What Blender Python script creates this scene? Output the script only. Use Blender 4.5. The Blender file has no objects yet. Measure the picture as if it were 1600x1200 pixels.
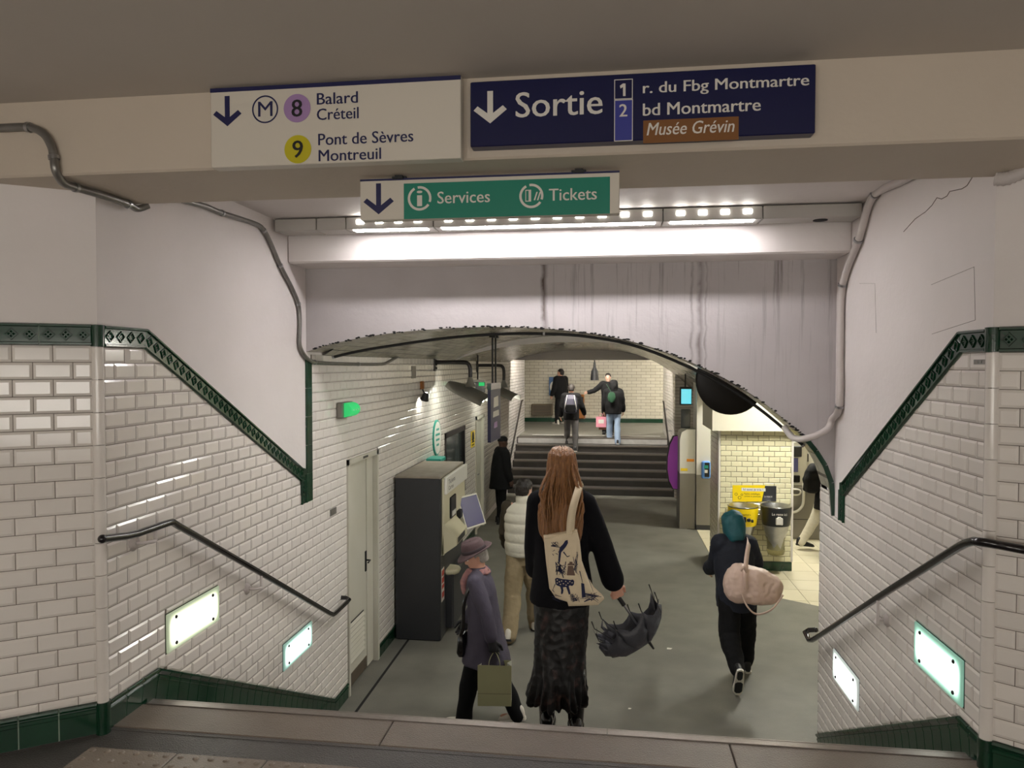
import bpy, math, random
from mathutils import Vector, Matrix, noise as mnoise
random.seed(7)
S = bpy.context.scene
COL = S.collection
PI = math.pi

# ------------------------------------------------------------------ camera
EYE = Vector((0.0, 0.0, 3.02))
FPX = 1126.0
YAW, PITCH = math.radians(7.6), math.radians(1.53)
cd = bpy.data.cameras.new('camera')
cd.sensor_width = 36.0
cd.lens = 36.0 * FPX / 1600.0
cd.clip_start = 0.05
cam = bpy.data.objects.new('camera', cd)
cam.location = EYE
cam.rotation_euler = (PI / 2 - PITCH, 0, YAW)
COL.objects.link(cam)
S.camera = cam
# ------------------------------------------------------------------ world and exposure
w = bpy.data.worlds.new('world'); S.world = w; w.use_nodes = True
w.node_tree.nodes['Background'].inputs[0].default_value = (.9, .93, 1, 1)
w.node_tree.nodes['Background'].inputs[1].default_value = 0.02
S.view_settings.view_transform = 'Standard'
S.view_settings.look = 'None'
S.view_settings.gamma = 1.0
S.view_settings.exposure = 0.0
S.view_settings.use_curve_mapping = False
S.cycles.use_denoising = True
S.cycles.max_bounces = 8
S.cycles.diffuse_bounces = 5
S.cycles.sample_clamp_indirect = 6.0
# strengths of all lamps, the added landing and near hall fills too (their emitting surfaces are built further down)
LAMP = dict(stair=55.0, led=26.0, landing=9.2, panel=4.5, hall=38.0, right=200.0, sconce=80.0, spot=130.0, far=170.0)

# ------------------------------------------------------------------ pixel -> place
FW = Vector((-math.sin(YAW) * math.cos(PITCH), math.cos(YAW) * math.cos(PITCH), -math.sin(PITCH)))
RT = Vector((math.cos(YAW), math.sin(YAW), 0))
UP = RT.cross(FW)
def ray(x, y): return FW + RT * ((x - 800) / FPX) - UP * ((y - 600) / FPX)
def onX(x, y, X):
    d = ray(x, y); return EYE + d * ((X - EYE.x) / d.x)
def onY(x, y, Y):
    d = ray(x, y); return EYE + d * ((Y - EYE.y) / d.y)
def onZ(x, y, Z):
    d = ray(x, y); return EYE + d * ((Z - EYE.z) / d.z)
def proj(p):
    v = Vector(p) - EYE; z = v.dot(FW)
    if z < .05: return (-9999, -9999)
    return (800 + FPX * v.dot(RT) / z, 600 - FPX * v.dot(UP) / z)

# ------------------------------------------------------------------ materials
def srgb(r, g, b):
    def c(v):
        v /= 255.0
        return v / 12.92 if v <= .04045 else ((v + .055) / 1.055) ** 2.4
    return (c(r), c(g), c(b), 1.0)
MATS = {}
def _m(name):
    m = bpy.data.materials.new(name); m.use_nodes = True
    nt = m.node_tree; return m, nt, nt.nodes['Principled BSDF']
def mat(name, col, rough=.5, metal=0.0, var=None, bump=None, rnd=0.0, spec=.5, coat=0.0, sheen=0.0, stretch=(1, 1, 1), alpha=None, trans=0.0, sub=None):
    """var=(scale, amount, colour2)  bump=(scale, strength)  rnd = brightness spread between copies"""
    m, nt, b = _m(name); N = nt.nodes; L = nt.links
    b.inputs['Base Color'].default_value = col
    b.inputs['Roughness'].default_value = rough
    b.inputs['Metallic'].default_value = metal
    b.inputs['Specular IOR Level'].default_value = spec
    if coat: b.inputs['Coat Weight'].default_value = coat; b.inputs['Coat Roughness'].default_value = .08
    if sheen: b.inputs['Sheen Weight'].default_value = sheen
    if trans: b.inputs['Transmission Weight'].default_value = trans
    tc = N.new('ShaderNodeTexCoord'); mp = N.new('ShaderNodeMapping')
    mp.inputs['Scale'].default_value = stretch
    L.new(tc.outputs['Object'], mp.inputs['Vector'])
    cur = None
    if var:
        n = N.new('ShaderNodeTexNoise'); n.inputs['Scale'].default_value = var[0]; n.inputs['Detail'].default_value = 6
        L.new(mp.outputs[0], n.inputs['Vector'])
        r = N.new('ShaderNodeValToRGB')
        r.color_ramp.elements[0].position = .5 - .22; r.color_ramp.elements[1].position = .5 + .22
        L.new(n.outputs['Fac'], r.inputs['Fac'])
        mx = N.new('ShaderNodeMix'); mx.data_type = 'RGBA'
        ml = N.new('ShaderNodeMath'); ml.operation = 'MULTIPLY'; ml.inputs[1].default_value = var[1]
        L.new(r.outputs['Color'], ml.inputs[0]); L.new(ml.outputs[0], mx.inputs[0])
        mx.inputs[6].default_value = col; mx.inputs[7].default_value = var[2]
        cur = mx.outputs[2]
    if rnd:
        oi = N.new('ShaderNodeObjectInfo'); hs = N.new('ShaderNodeHueSaturation')
        mr = N.new('ShaderNodeMapRange'); mr.inputs['To Min'].default_value = 1 - rnd; mr.inputs['To Max'].default_value = 1 + rnd
        L.new(oi.outputs['Random'], mr.inputs['Value']); L.new(mr.outputs[0], hs.inputs['Value'])
        if cur: L.new(cur, hs.inputs['Color'])
        else: hs.inputs['Color'].default_value = col
        cur = hs.outputs[0]
    if cur: L.new(cur, b.inputs['Base Color'])
    if bump:
        n2 = N.new('ShaderNodeTexNoise'); n2.inputs['Scale'].default_value = bump[0]; n2.inputs['Detail'].default_value = 5
        L.new(mp.outputs[0], n2.inputs['Vector'])
        bp = N.new('ShaderNodeBump'); bp.inputs['Strength'].default_value = bump[1]; bp.inputs['Distance'].default_value = .01
        L.new(n2.outputs['Fac'], bp.inputs['Height']); L.new(bp.outputs[0], b.inputs['Normal'])
    MATS[name] = m
    return m
def emit(name, col, strength):
    m, nt, b = _m(name)
    b.inputs['Base Color'].default_value = (.8, .8, .8, 1)
    b.inputs['Emission Color'].default_value = col
    b.inputs['Emission Strength'].default_value = strength
    MATS[name] = m; return m
def math_node(nt, op, a, b=None):
    n = nt.nodes.new('ShaderNodeMath'); n.operation = op
    for i, v in enumerate((a, b)):
        if v is None: continue
        if isinstance(v, (int, float)): n.inputs[i].default_value = v
        else: nt.links.new(v, n.inputs[i])
    return n.outputs[0]

M = MATS
mat('plaster', srgb(226, 219, 216), .62, var=(2.2, .3, srgb(206, 199, 194)), bump=(26, .18))
mat('plaster_cream', srgb(226, 220, 200), .6, var=(2.5, .3, srgb(205, 195, 170)), bump=(30, .15))
mat('ceiling_paint', srgb(190, 182, 172), .7, var=(1.3, .4, srgb(176, 167, 157)), bump=(18, .12))
mat('beam_paint', srgb(196, 184, 168), .6, var=(2.0, .35, srgb(182, 170, 154)), bump=(22, .2))
mat('white_tile', srgb(226, 220, 213), .13, var=(5, .22, srgb(208, 201, 193)), bump=(7, .05), rnd=.035, coat=.12, spec=.4)
mat('hall_tile', srgb(214, 211, 200), .14, var=(5, .25, srgb(190, 186, 172)), bump=(6, .09), rnd=.05, coat=.35)
mat('grout', srgb(96, 86, 78), .85, var=(9, .5, srgb(136, 126, 116)))
mat('green_tile', srgb(18, 58, 38), .16, spec=.5, var=(6, .5, srgb(12, 40, 27)), bump=(9, .07), rnd=.12, coat=.2)
mat('green_grout', srgb(140, 158, 140), .8)
mat('asphalt', srgb(118, 116, 107), .5, var=(2.6, .65, srgb(88, 86, 79)), bump=(120, .3))
mat('asphalt_dark', srgb(74, 70, 66), .28, var=(5, .6, srgb(56, 53, 50)), bump=(160, .5))
mat('step_slab', srgb(118, 106, 94), .3, var=(6, .6, srgb(98, 87, 77)), bump=(170, .45))
mat('tactile', srgb(136, 125, 112), .3, var=(8, .5, srgb(110, 100, 90)), bump=(140, .3))
mat('nosing', srgb(150, 142, 136), .32, .85, var=(30, .5, srgb(112, 104, 98)), bump=(60, .2), stretch=(1, 8, 8))
mat('pale_floor', srgb(206, 198, 172), .35, var=(3, .4, srgb(186, 176, 148)), rnd=.05)
mat('pale_joint', srgb(120, 112, 92), .8)
mat('steel', srgb(180, 180, 182), .28, 1.0, var=(14, .4, srgb(140, 140, 142)))
mat('dark_steel', srgb(60, 58, 58), .35, .9)
mat('black_rail', srgb(26, 22, 24), .22, .3, coat=.4)
mat('conduit', srgb(140, 138, 134), .35, .75, var=(20, .5, srgb(112, 110, 106)))
mat('painted_conduit', srgb(196, 188, 184), .5, bump=(40, .2))
mat('grey_metal', srgb(138, 134, 128), .42, .5)
mat('charcoal', srgb(46, 47, 50), .48, var=(3, .4, srgb(38, 39, 42)), bump=(60, .08))
mat('black', srgb(16, 16, 18), .5)
mat('matte_black', srgb(10, 9, 10), .8)
mat('cream_plastic', srgb(206, 200, 172), .4, var=(4, .3, srgb(190, 182, 150)))
mat('white_plastic', srgb(226, 224, 216), .35)
mat('machine_top', srgb(150, 141, 128), .7, var=(9, .6, srgb(118, 108, 96)))
mat('door_paint', srgb(200, 197, 184), .4, var=(3, .4, srgb(184, 180, 164)))
mat('door_dirt', srgb(92, 80, 66), .6, var=(7, .6, srgb(66, 58, 48)))
mat('sign_white', srgb(206, 199, 186), .4)
mat('sign_navy', srgb(10, 14, 62), .3)
mat('navy_ink', srgb(16, 18, 72), .5)
mat('black_ink', srgb(18, 18, 20), .5)
mat('white_ink', srgb(214, 209, 200), .5)
mat('sign_green', srgb(0, 122, 100), .4)
mat('lilac', srgb(160, 128, 174), .4)
mat('olive_yellow', srgb(190, 178, 20), .4)
mat('sign_blue', srgb(50, 56, 140), .4)
mat('sign_brown', srgb(120, 74, 22), .5)
mat('yellow', srgb(246, 214, 20), .4)
mat('purple', srgb(196, 84, 224), .35)
mat('fixture_paint', srgb(176, 172, 166), .45)
mat('orange', srgb(240, 150, 20), .45)
mat('blue_plastic', srgb(96, 150, 226), .35)
mat('bin_black', srgb(40, 42, 46), .4)
mat('glass', srgb(210, 225, 225), .06, trans=.9)
mat('glass_dark', srgb(60, 66, 70), .08, coat=.5)
mat('teal_plastic', srgb(40, 150, 134), .4)
mat('sconce_metal', srgb(150, 148, 142), .4, .6, var=(8, .3, srgb(124, 122, 116)))
mat('wood_orange', srgb(150, 92, 30), .5)
mat('screen', srgb(92, 92, 140), .18)

# painted wall with run-down stains of its own (soot and water from the cornice)
def stain_wall():
    m, nt, b = _m('stained_plaster'); N = nt.nodes; L = nt.links
    tc = N.new('ShaderNodeTexCoord'); sp = N.new('ShaderNodeSeparateXYZ'); L.new(tc.outputs['Object'], sp.inputs[0])
    X, Y, Z = sp.outputs
    mp = N.new('ShaderNodeMapping'); mp.inputs['Scale'].default_value = (16, 1, .55); L.new(tc.outputs['Object'], mp.inputs['Vector'])
    n = N.new('ShaderNodeTexNoise'); n.inputs['Scale'].default_value = 1.6; n.inputs['Detail'].default_value = 5; n.inputs['Roughness'].default_value = .7
    L.new(mp.outputs[0], n.inputs['Vector'])
    r = N.new('ShaderNodeValToRGB'); r.color_ramp.elements[0].position = .53; r.color_ramp.elements[1].position = .72
    L.new(n.outputs['Fac'], r.inputs['Fac'])
    # streaks live right of x=-0.6 and fade downwards
    mx = N.new('ShaderNodeMapRange'); mx.inputs['From Min'].default_value = -.55; mx.inputs['From Max'].default_value = -.35; L.new(X, mx.inputs['Value'])
    mz = N.new('ShaderNodeMapRange'); mz.inputs['From Min'].default_value = 2.9; mz.inputs['From Max'].default_value = 3.8; L.new(Z, mz.inputs['Value'])
    mz.inputs['To Min'].default_value = .15; mz.inputs['To Max'].default_value = .95
    mask = math_node(nt, 'MULTIPLY', r.outputs['Color'], math_node(nt, 'MULTIPLY', mx.outputs[0], mz.outputs[0]))
    mask = math_node(nt, 'MULTIPLY', mask, .8)
    # two strong runs
    n3 = N.new('ShaderNodeTexNoise'); n3.inputs['Scale'].default_value = 9; n3.inputs['Detail'].default_value = 6; L.new(tc.outputs['Object'], n3.inputs['Vector'])
    wob = math_node(nt, 'MULTIPLY', math_node(nt, 'SUBTRACT', n3.outputs['Fac'], .5), .05)
    for x0, wd, st in ((-.475, .032, .95), (.66, .03, .6), (.60, .015, .45), (.70, .012, .4)):
        dx = math_node(nt, 'ABSOLUTE', math_node(nt, 'ADD', math_node(nt, 'SUBTRACT', X, x0), wob))
        g = N.new('ShaderNodeMapRange'); g.inputs['From Min'].default_value = wd; g.inputs['From Max'].default_value = 0; L.new(dx, g.inputs['Value'])
        gg = math_node(nt, 'MULTIPLY', g.outputs[0], st)
        gg = math_node(nt, 'MULTIPLY', gg, math_node(nt, 'MULTIPLY', n3.outputs['Fac'], 1.7))
        mask = math_node(nt, 'MAXIMUM', mask, gg)
    n2 = N.new('ShaderNodeTexNoise'); n2.inputs['Scale'].default_value = 3; n2.inputs['Detail'].default_value = 6; L.new(tc.outputs['Object'], n2.inputs['Vector'])
    base = N.new('ShaderNodeMix'); base.data_type = 'RGBA'; base.inputs[6].default_value = srgb(192, 187, 187); base.inputs[7].default_value = srgb(172, 166, 166); L.new(n2.outputs['Fac'], base.inputs[0])
    fin = N.new('ShaderNodeMix'); fin.data_type = 'RGBA'; L.new(base.outputs[2], fin.inputs[6]); fin.inputs[7].default_value = srgb(74, 60, 52); L.new(mask, fin.inputs[0])
    L.new(fin.outputs[2], b.inputs['Base Color']); b.inputs['Roughness'].default_value = .6
    bp = N.new('ShaderNodeBump'); bp.inputs['Strength'].default_value = .2; bp.inputs['Distance'].default_value = .01
    n4 = N.new('ShaderNodeTexNoise'); n4.inputs['Scale'].default_value = 28; L.new(tc.outputs['Object'], n4.inputs['Vector']); L.new(n4.outputs['Fac'], bp.inputs['Height']); L.new(bp.outputs[0], b.inputs['Normal'])
    M['stained_plaster'] = m
stain_wall()

# small glazed tiles of surfaces too far away to tell the pieces apart (vaults)
def brick_mat(name, c1, c2, joint, sw, sh, swz, rough=.2):
    m, nt, b = _m(name); N = nt.nodes; L = nt.links
    tc = N.new('ShaderNodeTexCoord'); sp = N.new('ShaderNodeSeparateXYZ'); cb = N.new('ShaderNodeCombineXYZ')
    L.new(tc.outputs['Object'], sp.inputs[0])
    L.new(sp.outputs[swz[0]], cb.inputs[0]); L.new(sp.outputs[swz[1]], cb.inputs[1])
    br = N.new('ShaderNodeTexBrick'); br.inputs['Scale'].default_value = 1.0
    br.inputs['Brick Width'].default_value = sw; br.inputs['Row Height'].default_value = sh
    br.inputs['Mortar Size'].default_value = .0045; br.inputs['Mortar Smooth'].default_value = .3
    br.inputs['Color1'].default_value = c1; br.inputs['Color2'].default_value = c2; br.inputs['Mortar'].default_value = joint
    L.new(cb.outputs[0], br.inputs['Vector']); L.new(br.outputs['Color'], b.inputs['Base Color'])
    b.inputs['Roughness'].default_value = rough
    bp = N.new('ShaderNodeBump'); bp.inputs['Strength'].default_value = .5; bp.inputs['Distance'].default_value = .006; bp.invert = True
    L.new(br.outputs['Fac'], bp.inputs['Height']); L.new(bp.outputs[0], b.inputs['Normal'])
    M[name] = m
brick_mat('vault_tile', srgb(176, 172, 158), srgb(156, 152, 138), srgb(96, 92, 82), .15, .075, (1, 0))
brick_mat('far_tile', srgb(214, 208, 192), srgb(202, 196, 178), srgb(104, 96, 84), .3, .1, (0, 2), .2)
brick_mat('far_side_tile', srgb(206, 200, 196), srgb(190, 184, 180), srgb(104, 96, 90), .15, .076, (1, 2), .2)

# ------------------------------------------------------------------ mesh helpers
class MB:
    def __init__(s): s.v = []; s.f = []; s.mi = []; s.sm = []
    def add(s, vs, fs, mi=0, smooth=False):
        o = len(s.v); s.v.extend(tuple(p) for p in vs)
        for f in fs:
            s.f.append(tuple(i + o for i in f)); s.mi.append(mi); s.sm.append(smooth)
        return s
    def box(s, a, b, mi=0):
        x0, y0, z0 = (min(a[i], b[i]) for i in range(3)); x1, y1, z1 = (max(a[i], b[i]) for i in range(3))
        return s.add([(x0, y0, z0), (x1, y0, z0), (x1, y1, z0), (x0, y1, z0), (x0, y0, z1), (x1, y0, z1), (x1, y1, z1), (x0, y1, z1)],
                     [(0, 3, 2, 1), (4, 5, 6, 7), (0, 1, 5, 4), (1, 2, 6, 5), (2, 3, 7, 6), (3, 0, 4, 7)], mi)
    def bbox(s, a, b, r=.01, mi=0):
        """box with chamfered edges"""
        x0, y0, z0 = (min(a[i], b[i]) for i in range(3)); x1, y1, z1 = (max(a[i], b[i]) for i in range(3))
        r = min(r, (x1 - x0) * .45, (y1 - y0) * .45, (z1 - z0) * .45)
        def ring(z, k): return [(x0 + k + r, y0 + k, z), (x1 - k - r, y0 + k, z), (x1 - k, y0 + k + r, z), (x1 - k, y1 - k - r, z), (x1 - k - r, y1 - k, z), (x0 + k + r, y1 - k, z), (x0 + k, y1 - k - r, z), (x0 + k, y0 + k + r, z)]
        return s.rings([ring(z0, r), ring(z0 + r, 0), ring(z1 - r, 0), ring(z1, r)], mi=mi)
    def rings(s, rs, mi=0, smooth=False, cap=True, close=False):
        n = len(rs[0]); vs = [p for r in rs for p in r]; fs = []
        m = len(rs) if close else len(rs) - 1
        for i in range(m):
            a = i * n; b = ((i + 1) % len(rs)) * n
            for k in range(n):
                fs.append((a + k, a + (k + 1) % n, b + (k + 1) % n, b + k))
        s.add(vs, fs, mi, smooth)
        if cap and not close:
            s.add(rs[0], [tuple(range(n))[::-1]], mi); s.add(rs[-1], [tuple(range(n))], mi)
        return s
    def prism(s, poly, fn, h0, h1, mi=0):
        """poly in 2-D, fn(u,v,h)->xyz, extruded from h0 to h1 (poly CCW seen from +h)"""
        n = len(poly)
        vs = [fn(u, v, h0) for u, v in poly] + [fn(u, v, h1) for u, v in poly]
        fs = [tuple(range(n))[::-1], tuple(range(n, 2 * n))] + [(k, (k + 1) % n, n + (k + 1) % n, n + k) for k in range(n)]
        return s.add(vs, fs, mi)
    def tube(s, pts, r, n=10, mi=0, smooth=True, cap=True, sq=None):
        """tube through pts; r number or list; sq=(a,b) scales the two cross axes"""
        pts = [Vector(p) for p in pts]; rs = []
        if not isinstance(r, (list, tuple)): r = [r] * len(pts)
        prev = None
        for i, p in enumerate(pts):
            d = (pts[min(i + 1, len(pts) - 1)] - pts[max(i - 1, 0)]).normalized()
            if prev is None:
                a = Vector((0, 0, 1)) if abs(d.z) < .9 else Vector((1, 0, 0))
                x = d.cross(a).normalized()
            else:
                x = (prev - d * prev.dot(d)).normalized()
            prev = x; y = d.cross(x)
            ax, ay = sq if sq else (1, 1)
            rs.append([p + x * (math.cos(2 * PI * k / n) * r[i] * ax) + y * (math.sin(2 * PI * k / n) * r[i] * ay) for k in range(n)])
        return s.rings(rs, mi, smooth, cap)
    def lathe(s, prof, c=(0, 0, 0), n=24, mi=0, smooth=True, axis='Z', cap=True):
        rs = []
        for r, z in prof:
            ring = []
            for k in range(n):
                a = 2 * PI * k / n; x, y = r * math.cos(a), r * math.sin(a)
                p = {'Z': (x, y, z), 'Y': (x, z, -y), 'X': (z, x, y)}[axis]
                ring.append((p[0] + c[0], p[1] + c[1], p[2] + c[2]))
            rs.append(ring)
        return s.rings(rs, mi, smooth, cap)
    def ball(s, c, r, n=10, m=7, mi=0, rz=None):
        """ellipsoid, r = number or (rx,ry,rz)"""
        if not isinstance(r, (list, tuple)): r = (r, r, r)
        rs = []
        for i in range(1, m):
            t = PI * i / m - PI / 2
            rs.append([(c[0] + r[0] * math.cos(t) * math.cos(2 * PI * k / n), c[1] + r[1] * math.cos(t) * math.sin(2 * PI * k / n), c[2] + r[2] * math.sin(t)) for k in range(n)])
        s.rings(rs, mi, True, False)
        o = [(c[0], c[1], c[2] - r[2]), (c[0], c[1], c[2] + r[2])]
        s.add(rs[0] + [o[0]], [((k + 1) % n, k, n) for k in range(n)], mi, True)
        s.add(rs[-1] + [o[1]], [(k, (k + 1) % n, n) for k in range(n)], mi, True)
        return s
    def mesh(s, name):
        me = bpy.data.meshes.new(name); me.from_pydata(s.v, [], s.f)
        me.polygons.foreach_set('material_index', s.mi); me.polygons.foreach_set('use_smooth', s.sm)
        me.update(); return me
    def build(s, name, m, parent=None, mw=None, **tg):
        me = s.mesh(name)
        for mm in (m if isinstance(m, (list, tuple)) else [m]): me.materials.append(MATS[mm])
        return link(name, me, parent, mw, **tg)
LOCAL = set()      # things whose parts are modelled in the thing's own coordinates; all other parts are given in place
def wmat(o):
    m = o.matrix_basis.copy()
    return m if o.parent is None else wmat(o.parent) @ o.matrix_parent_inverse @ m
def link(name, data, parent=None, mw=None, label=None, cat=None, group=None, kind=None):
    o = bpy.data.objects.new(name, data); COL.objects.link(o)
    if mw is not None: o.matrix_basis = mw
    if parent is not None:
        o.parent = parent
        r = parent
        while r.parent is not None: r = r.parent
        if r.name in LOCAL: o.matrix_parent_inverse = Matrix.Identity(4)
        else: o.matrix_parent_inverse = wmat(parent).inverted()
    if label: o['label'] = label
    if cat: o['category'] = cat
    if group: o['group'] = group
    if kind: o['kind'] = kind
    return o
def thing(name, label, cat, loc=(0, 0, 0), rz=0.0, group=None, kind=None, local=False):
    o = link(name, None, None, None, label, cat, group, kind)
    if local: LOCAL.add(o.name)
    o.location = loc; o.rotation_euler = (0, 0, rz)
    o.empty_display_size = .1
    return o
def copy_tree(o, parent=None):
    c = o.copy(); COL.objects.link(c)
    if parent is not None: c.parent = parent
    for ch in list(o.children): copy_tree(ch, c)
    return c
def smooth_path(pts, k=4, closed=False):
    """Catmull-Rom through pts"""
    P = [Vector(p) for p in pts]; out = []
    n = len(P)
    for i in range(n - 1):
        a, b, c, d = P[max(i - 1, 0)], P[i], P[i + 1], P[min(i + 2, n - 1)]
        for j in range(k):
            t = j / k
            out.append(.5 * ((2 * b) + (c - a) * t + (2 * a - 5 * b + 4 * c - d) * t * t + (3 * b - a - 3 * c + d) * t ** 3))
    out.append(P[-1]); return out

class Frame:
    """wall frame: u along the wall, v = height, h = out of the wall into the room"""
    def __init__(s, O, U, N):
        s.O = Vector(O); s.U = Vector(U); s.N = Vector(N); s.Z = Vector((0, 0, 1))
        s.mw = Matrix((s.U, s.Z, s.N)).transposed().to_4x4(); s.mw.translation = s.O
    def P(s, u, v, h=0.0): return s.O + s.U * u + s.Z * v + s.N * h
    def fn(s): return lambda u, v, h: s.P(u, v, h)

def clip(poly, a, b, c):
    """keep a*u+b*v<=c"""
    out = []
    for i in range(len(poly)):
        p, q = poly[i], poly[(i + 1) % len(poly)]
        dp, dq = a * p[0] + b * p[1] - c, a * q[0] + b * q[1] - c
        if dp <= 0: out.append(p)
        if (dp < 0 < dq) or (dq < 0 < dp):
            t = dp / (dp - dq); out.append((p[0] + (q[0] - p[0]) * t, p[1] + (q[1] - p[1]) * t))
    return out
def area(p): return .5 * sum(p[i][0] * p[(i + 1) % len(p)][1] - p[(i + 1) % len(p)][0] * p[i][1] for i in range(len(p)))
def below(p, q):
    """half plane below the line p->q (q to the right of p)"""
    a, b = -(q[1] - p[1]), (q[0] - p[0]); return (a, b, a * p[0] + b * p[1])
def above(p, q):
    a, b, c = below(p, q); return (-a, -b, -c)
def minus_rect(poly, r):
    u0, u1, v0, v1 = r; out = []
    us = [p[0] for p in poly]; vs = [p[1] for p in poly]
    if max(us) <= u0 or min(us) >= u1 or max(vs) <= v0 or min(vs) >= v1: return [poly]
    for cs in (((1, 0, u0),), ((-1, 0, -u1),), ((-1, 0, -u0), (1, 0, u1), (0, 1, v0)), ((-1, 0, -u0), (1, 0, u1), (0, -1, -v1))):
        q = poly
        for c in cs:
            if q: q = clip(q, *c)
        if len(q) > 2 and area(q) > 1e-6: out.append(q)
    return out
def inset(poly, d):
    n = len(poly); out = []
    cx = sum(p[0] for p in poly) / n; cy = sum(p[1] for p in poly) / n
    ls = []
    for i in range(n):
        p, q = poly[i], poly[(i + 1) % n]; e = (q[0] - p[0], q[1] - p[1]); L = math.hypot(*e)
        if L < 1e-9: return None
        nx, ny = -e[1] / L, e[0] / L
        ls.append((nx, ny, nx * p[0] + ny * p[1] + d))
    for i in range(n):
        a, b = ls[i - 1], ls[i]; det = a[0] * b[1] - a[1] * b[0]
        if abs(det) < 1e-4: return None
        out.append(((a[2] * b[1] - a[1] * b[2]) / det, (a[0] * b[2] - a[2] * b[0]) / det))
    for l in ls:
        for p in out:
            if l[0] * p[0] + l[1] * p[1] < l[2] - 1e-6: return None
    if area(out) <= 0: return None
    return out
def clean(poly):
    out = []
    for p in poly:
        if not out or math.hypot(p[0] - out[-1][0], p[1] - out[-1][1]) > .0015: out.append(p)
    while len(out) > 2 and math.hypot(out[0][0] - out[-1][0], out[0][1] - out[-1][1]) < .0015: out.pop()
    return out
def tile_geo(mb, poly, fn, bev=.011, edge=.005, top=.010):
    n = len(poly); ins = inset(poly, bev)
    if ins is None:
        cx = sum(p[0] for p in poly) / n; cy = sum(p[1] for p in poly) / n
        ins = [(cx + (p[0] - cx) * .6, cy + (p[1] - cy) * .6) for p in poly]
    mb.rings([[fn(u, v, 0) for u, v in poly], [fn(u, v, edge) for u, v in poly], [fn(u, v, top) for u, v in ins]], cap=False)
    mb.add([fn(u, v, top) for u, v in ins], [tuple(range(n))])
def tile_field(parent, fr, ur, vr, region, m, mod=(.1535, .077), joint=.003, anchor=(0, 0), solo=300, name='tile', bev=.011):
    """running-bond tiles; region(rect)-> list of convex pieces; the 300 that show largest are objects, the rest one part"""
    mu, mv = mod; items = []
    j0, j1 = math.floor((vr[0] - anchor[1]) / mv), math.ceil((vr[1] - anchor[1]) / mv)
    for j in range(j0, j1):
        off = anchor[0] + (mu / 2 if j % 2 else 0)
        i0, i1 = math.floor((ur[0] - off) / mu) - 1, math.ceil((ur[1] - off) / mu) + 1
        for i in range(i0, i1):
            u0, v0 = off + i * mu + joint / 2, anchor[1] + j * mv + joint / 2
            u1, v1 = u0 + mu - joint, v0 + mv - joint
            rect = [(u0, v0), (u1, v0), (u1, v1), (u0, v1)]
            q = rect
            for c in ((-1, 0, -ur[0]), (1, 0, ur[1]), (0, -1, -vr[0]), (0, 1, vr[1])):
                if q: q = clip(q, *c)
            if len(q) < 3: continue
            for p in region(q):
                p = clean(p)
                if len(p) < 3 or area(p) < 3e-4: continue
                full = len(p) == 4 and area(p) > .999 * (mu - joint) * (mv - joint)
                cx = sum(t[0] for t in p) / len(p); cy = sum(t[1] for t in p) / len(p)
                w = fr.P(cx, cy); x, y = proj(w)
                vis = -20 < x < 1620 and -20 < y < 1220
                items.append((not vis, (w - EYE).length - area(p) * 20, p, full, cx, cy))
    items.sort(key=lambda t: (t[0], t[1]))
    shared = None; rest = MB()
    mat_ = MATS[m]
    for k, (nv, d, p, full, cx, cy) in enumerate(items):
        if k < solo and not nv:
            if full and shared: me = shared
            else:
                b = MB(); tile_geo(b, [(a - cx, c - cy) for a, c in p], lambda u, v, h: (u, v, h), bev); me = b.mesh(name); me.materials.append(mat_)
                if full: shared = me
            mw = fr.mw.copy(); mw.translation = fr.P(cx, cy)
            if full:
                j = .0016
                mw = mw @ Matrix.Rotation(random.uniform(-j, j) * 4, 4, 'X') @ Matrix.Rotation(random.uniform(-j, j) * 4, 4, 'Y')
            link(name, me, parent, mw)
        else:
            tile_geo(rest, p, fr.fn(), bev)
    if rest.v: rest.build(name + '_field', m, parent, kind='stuff')

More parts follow.
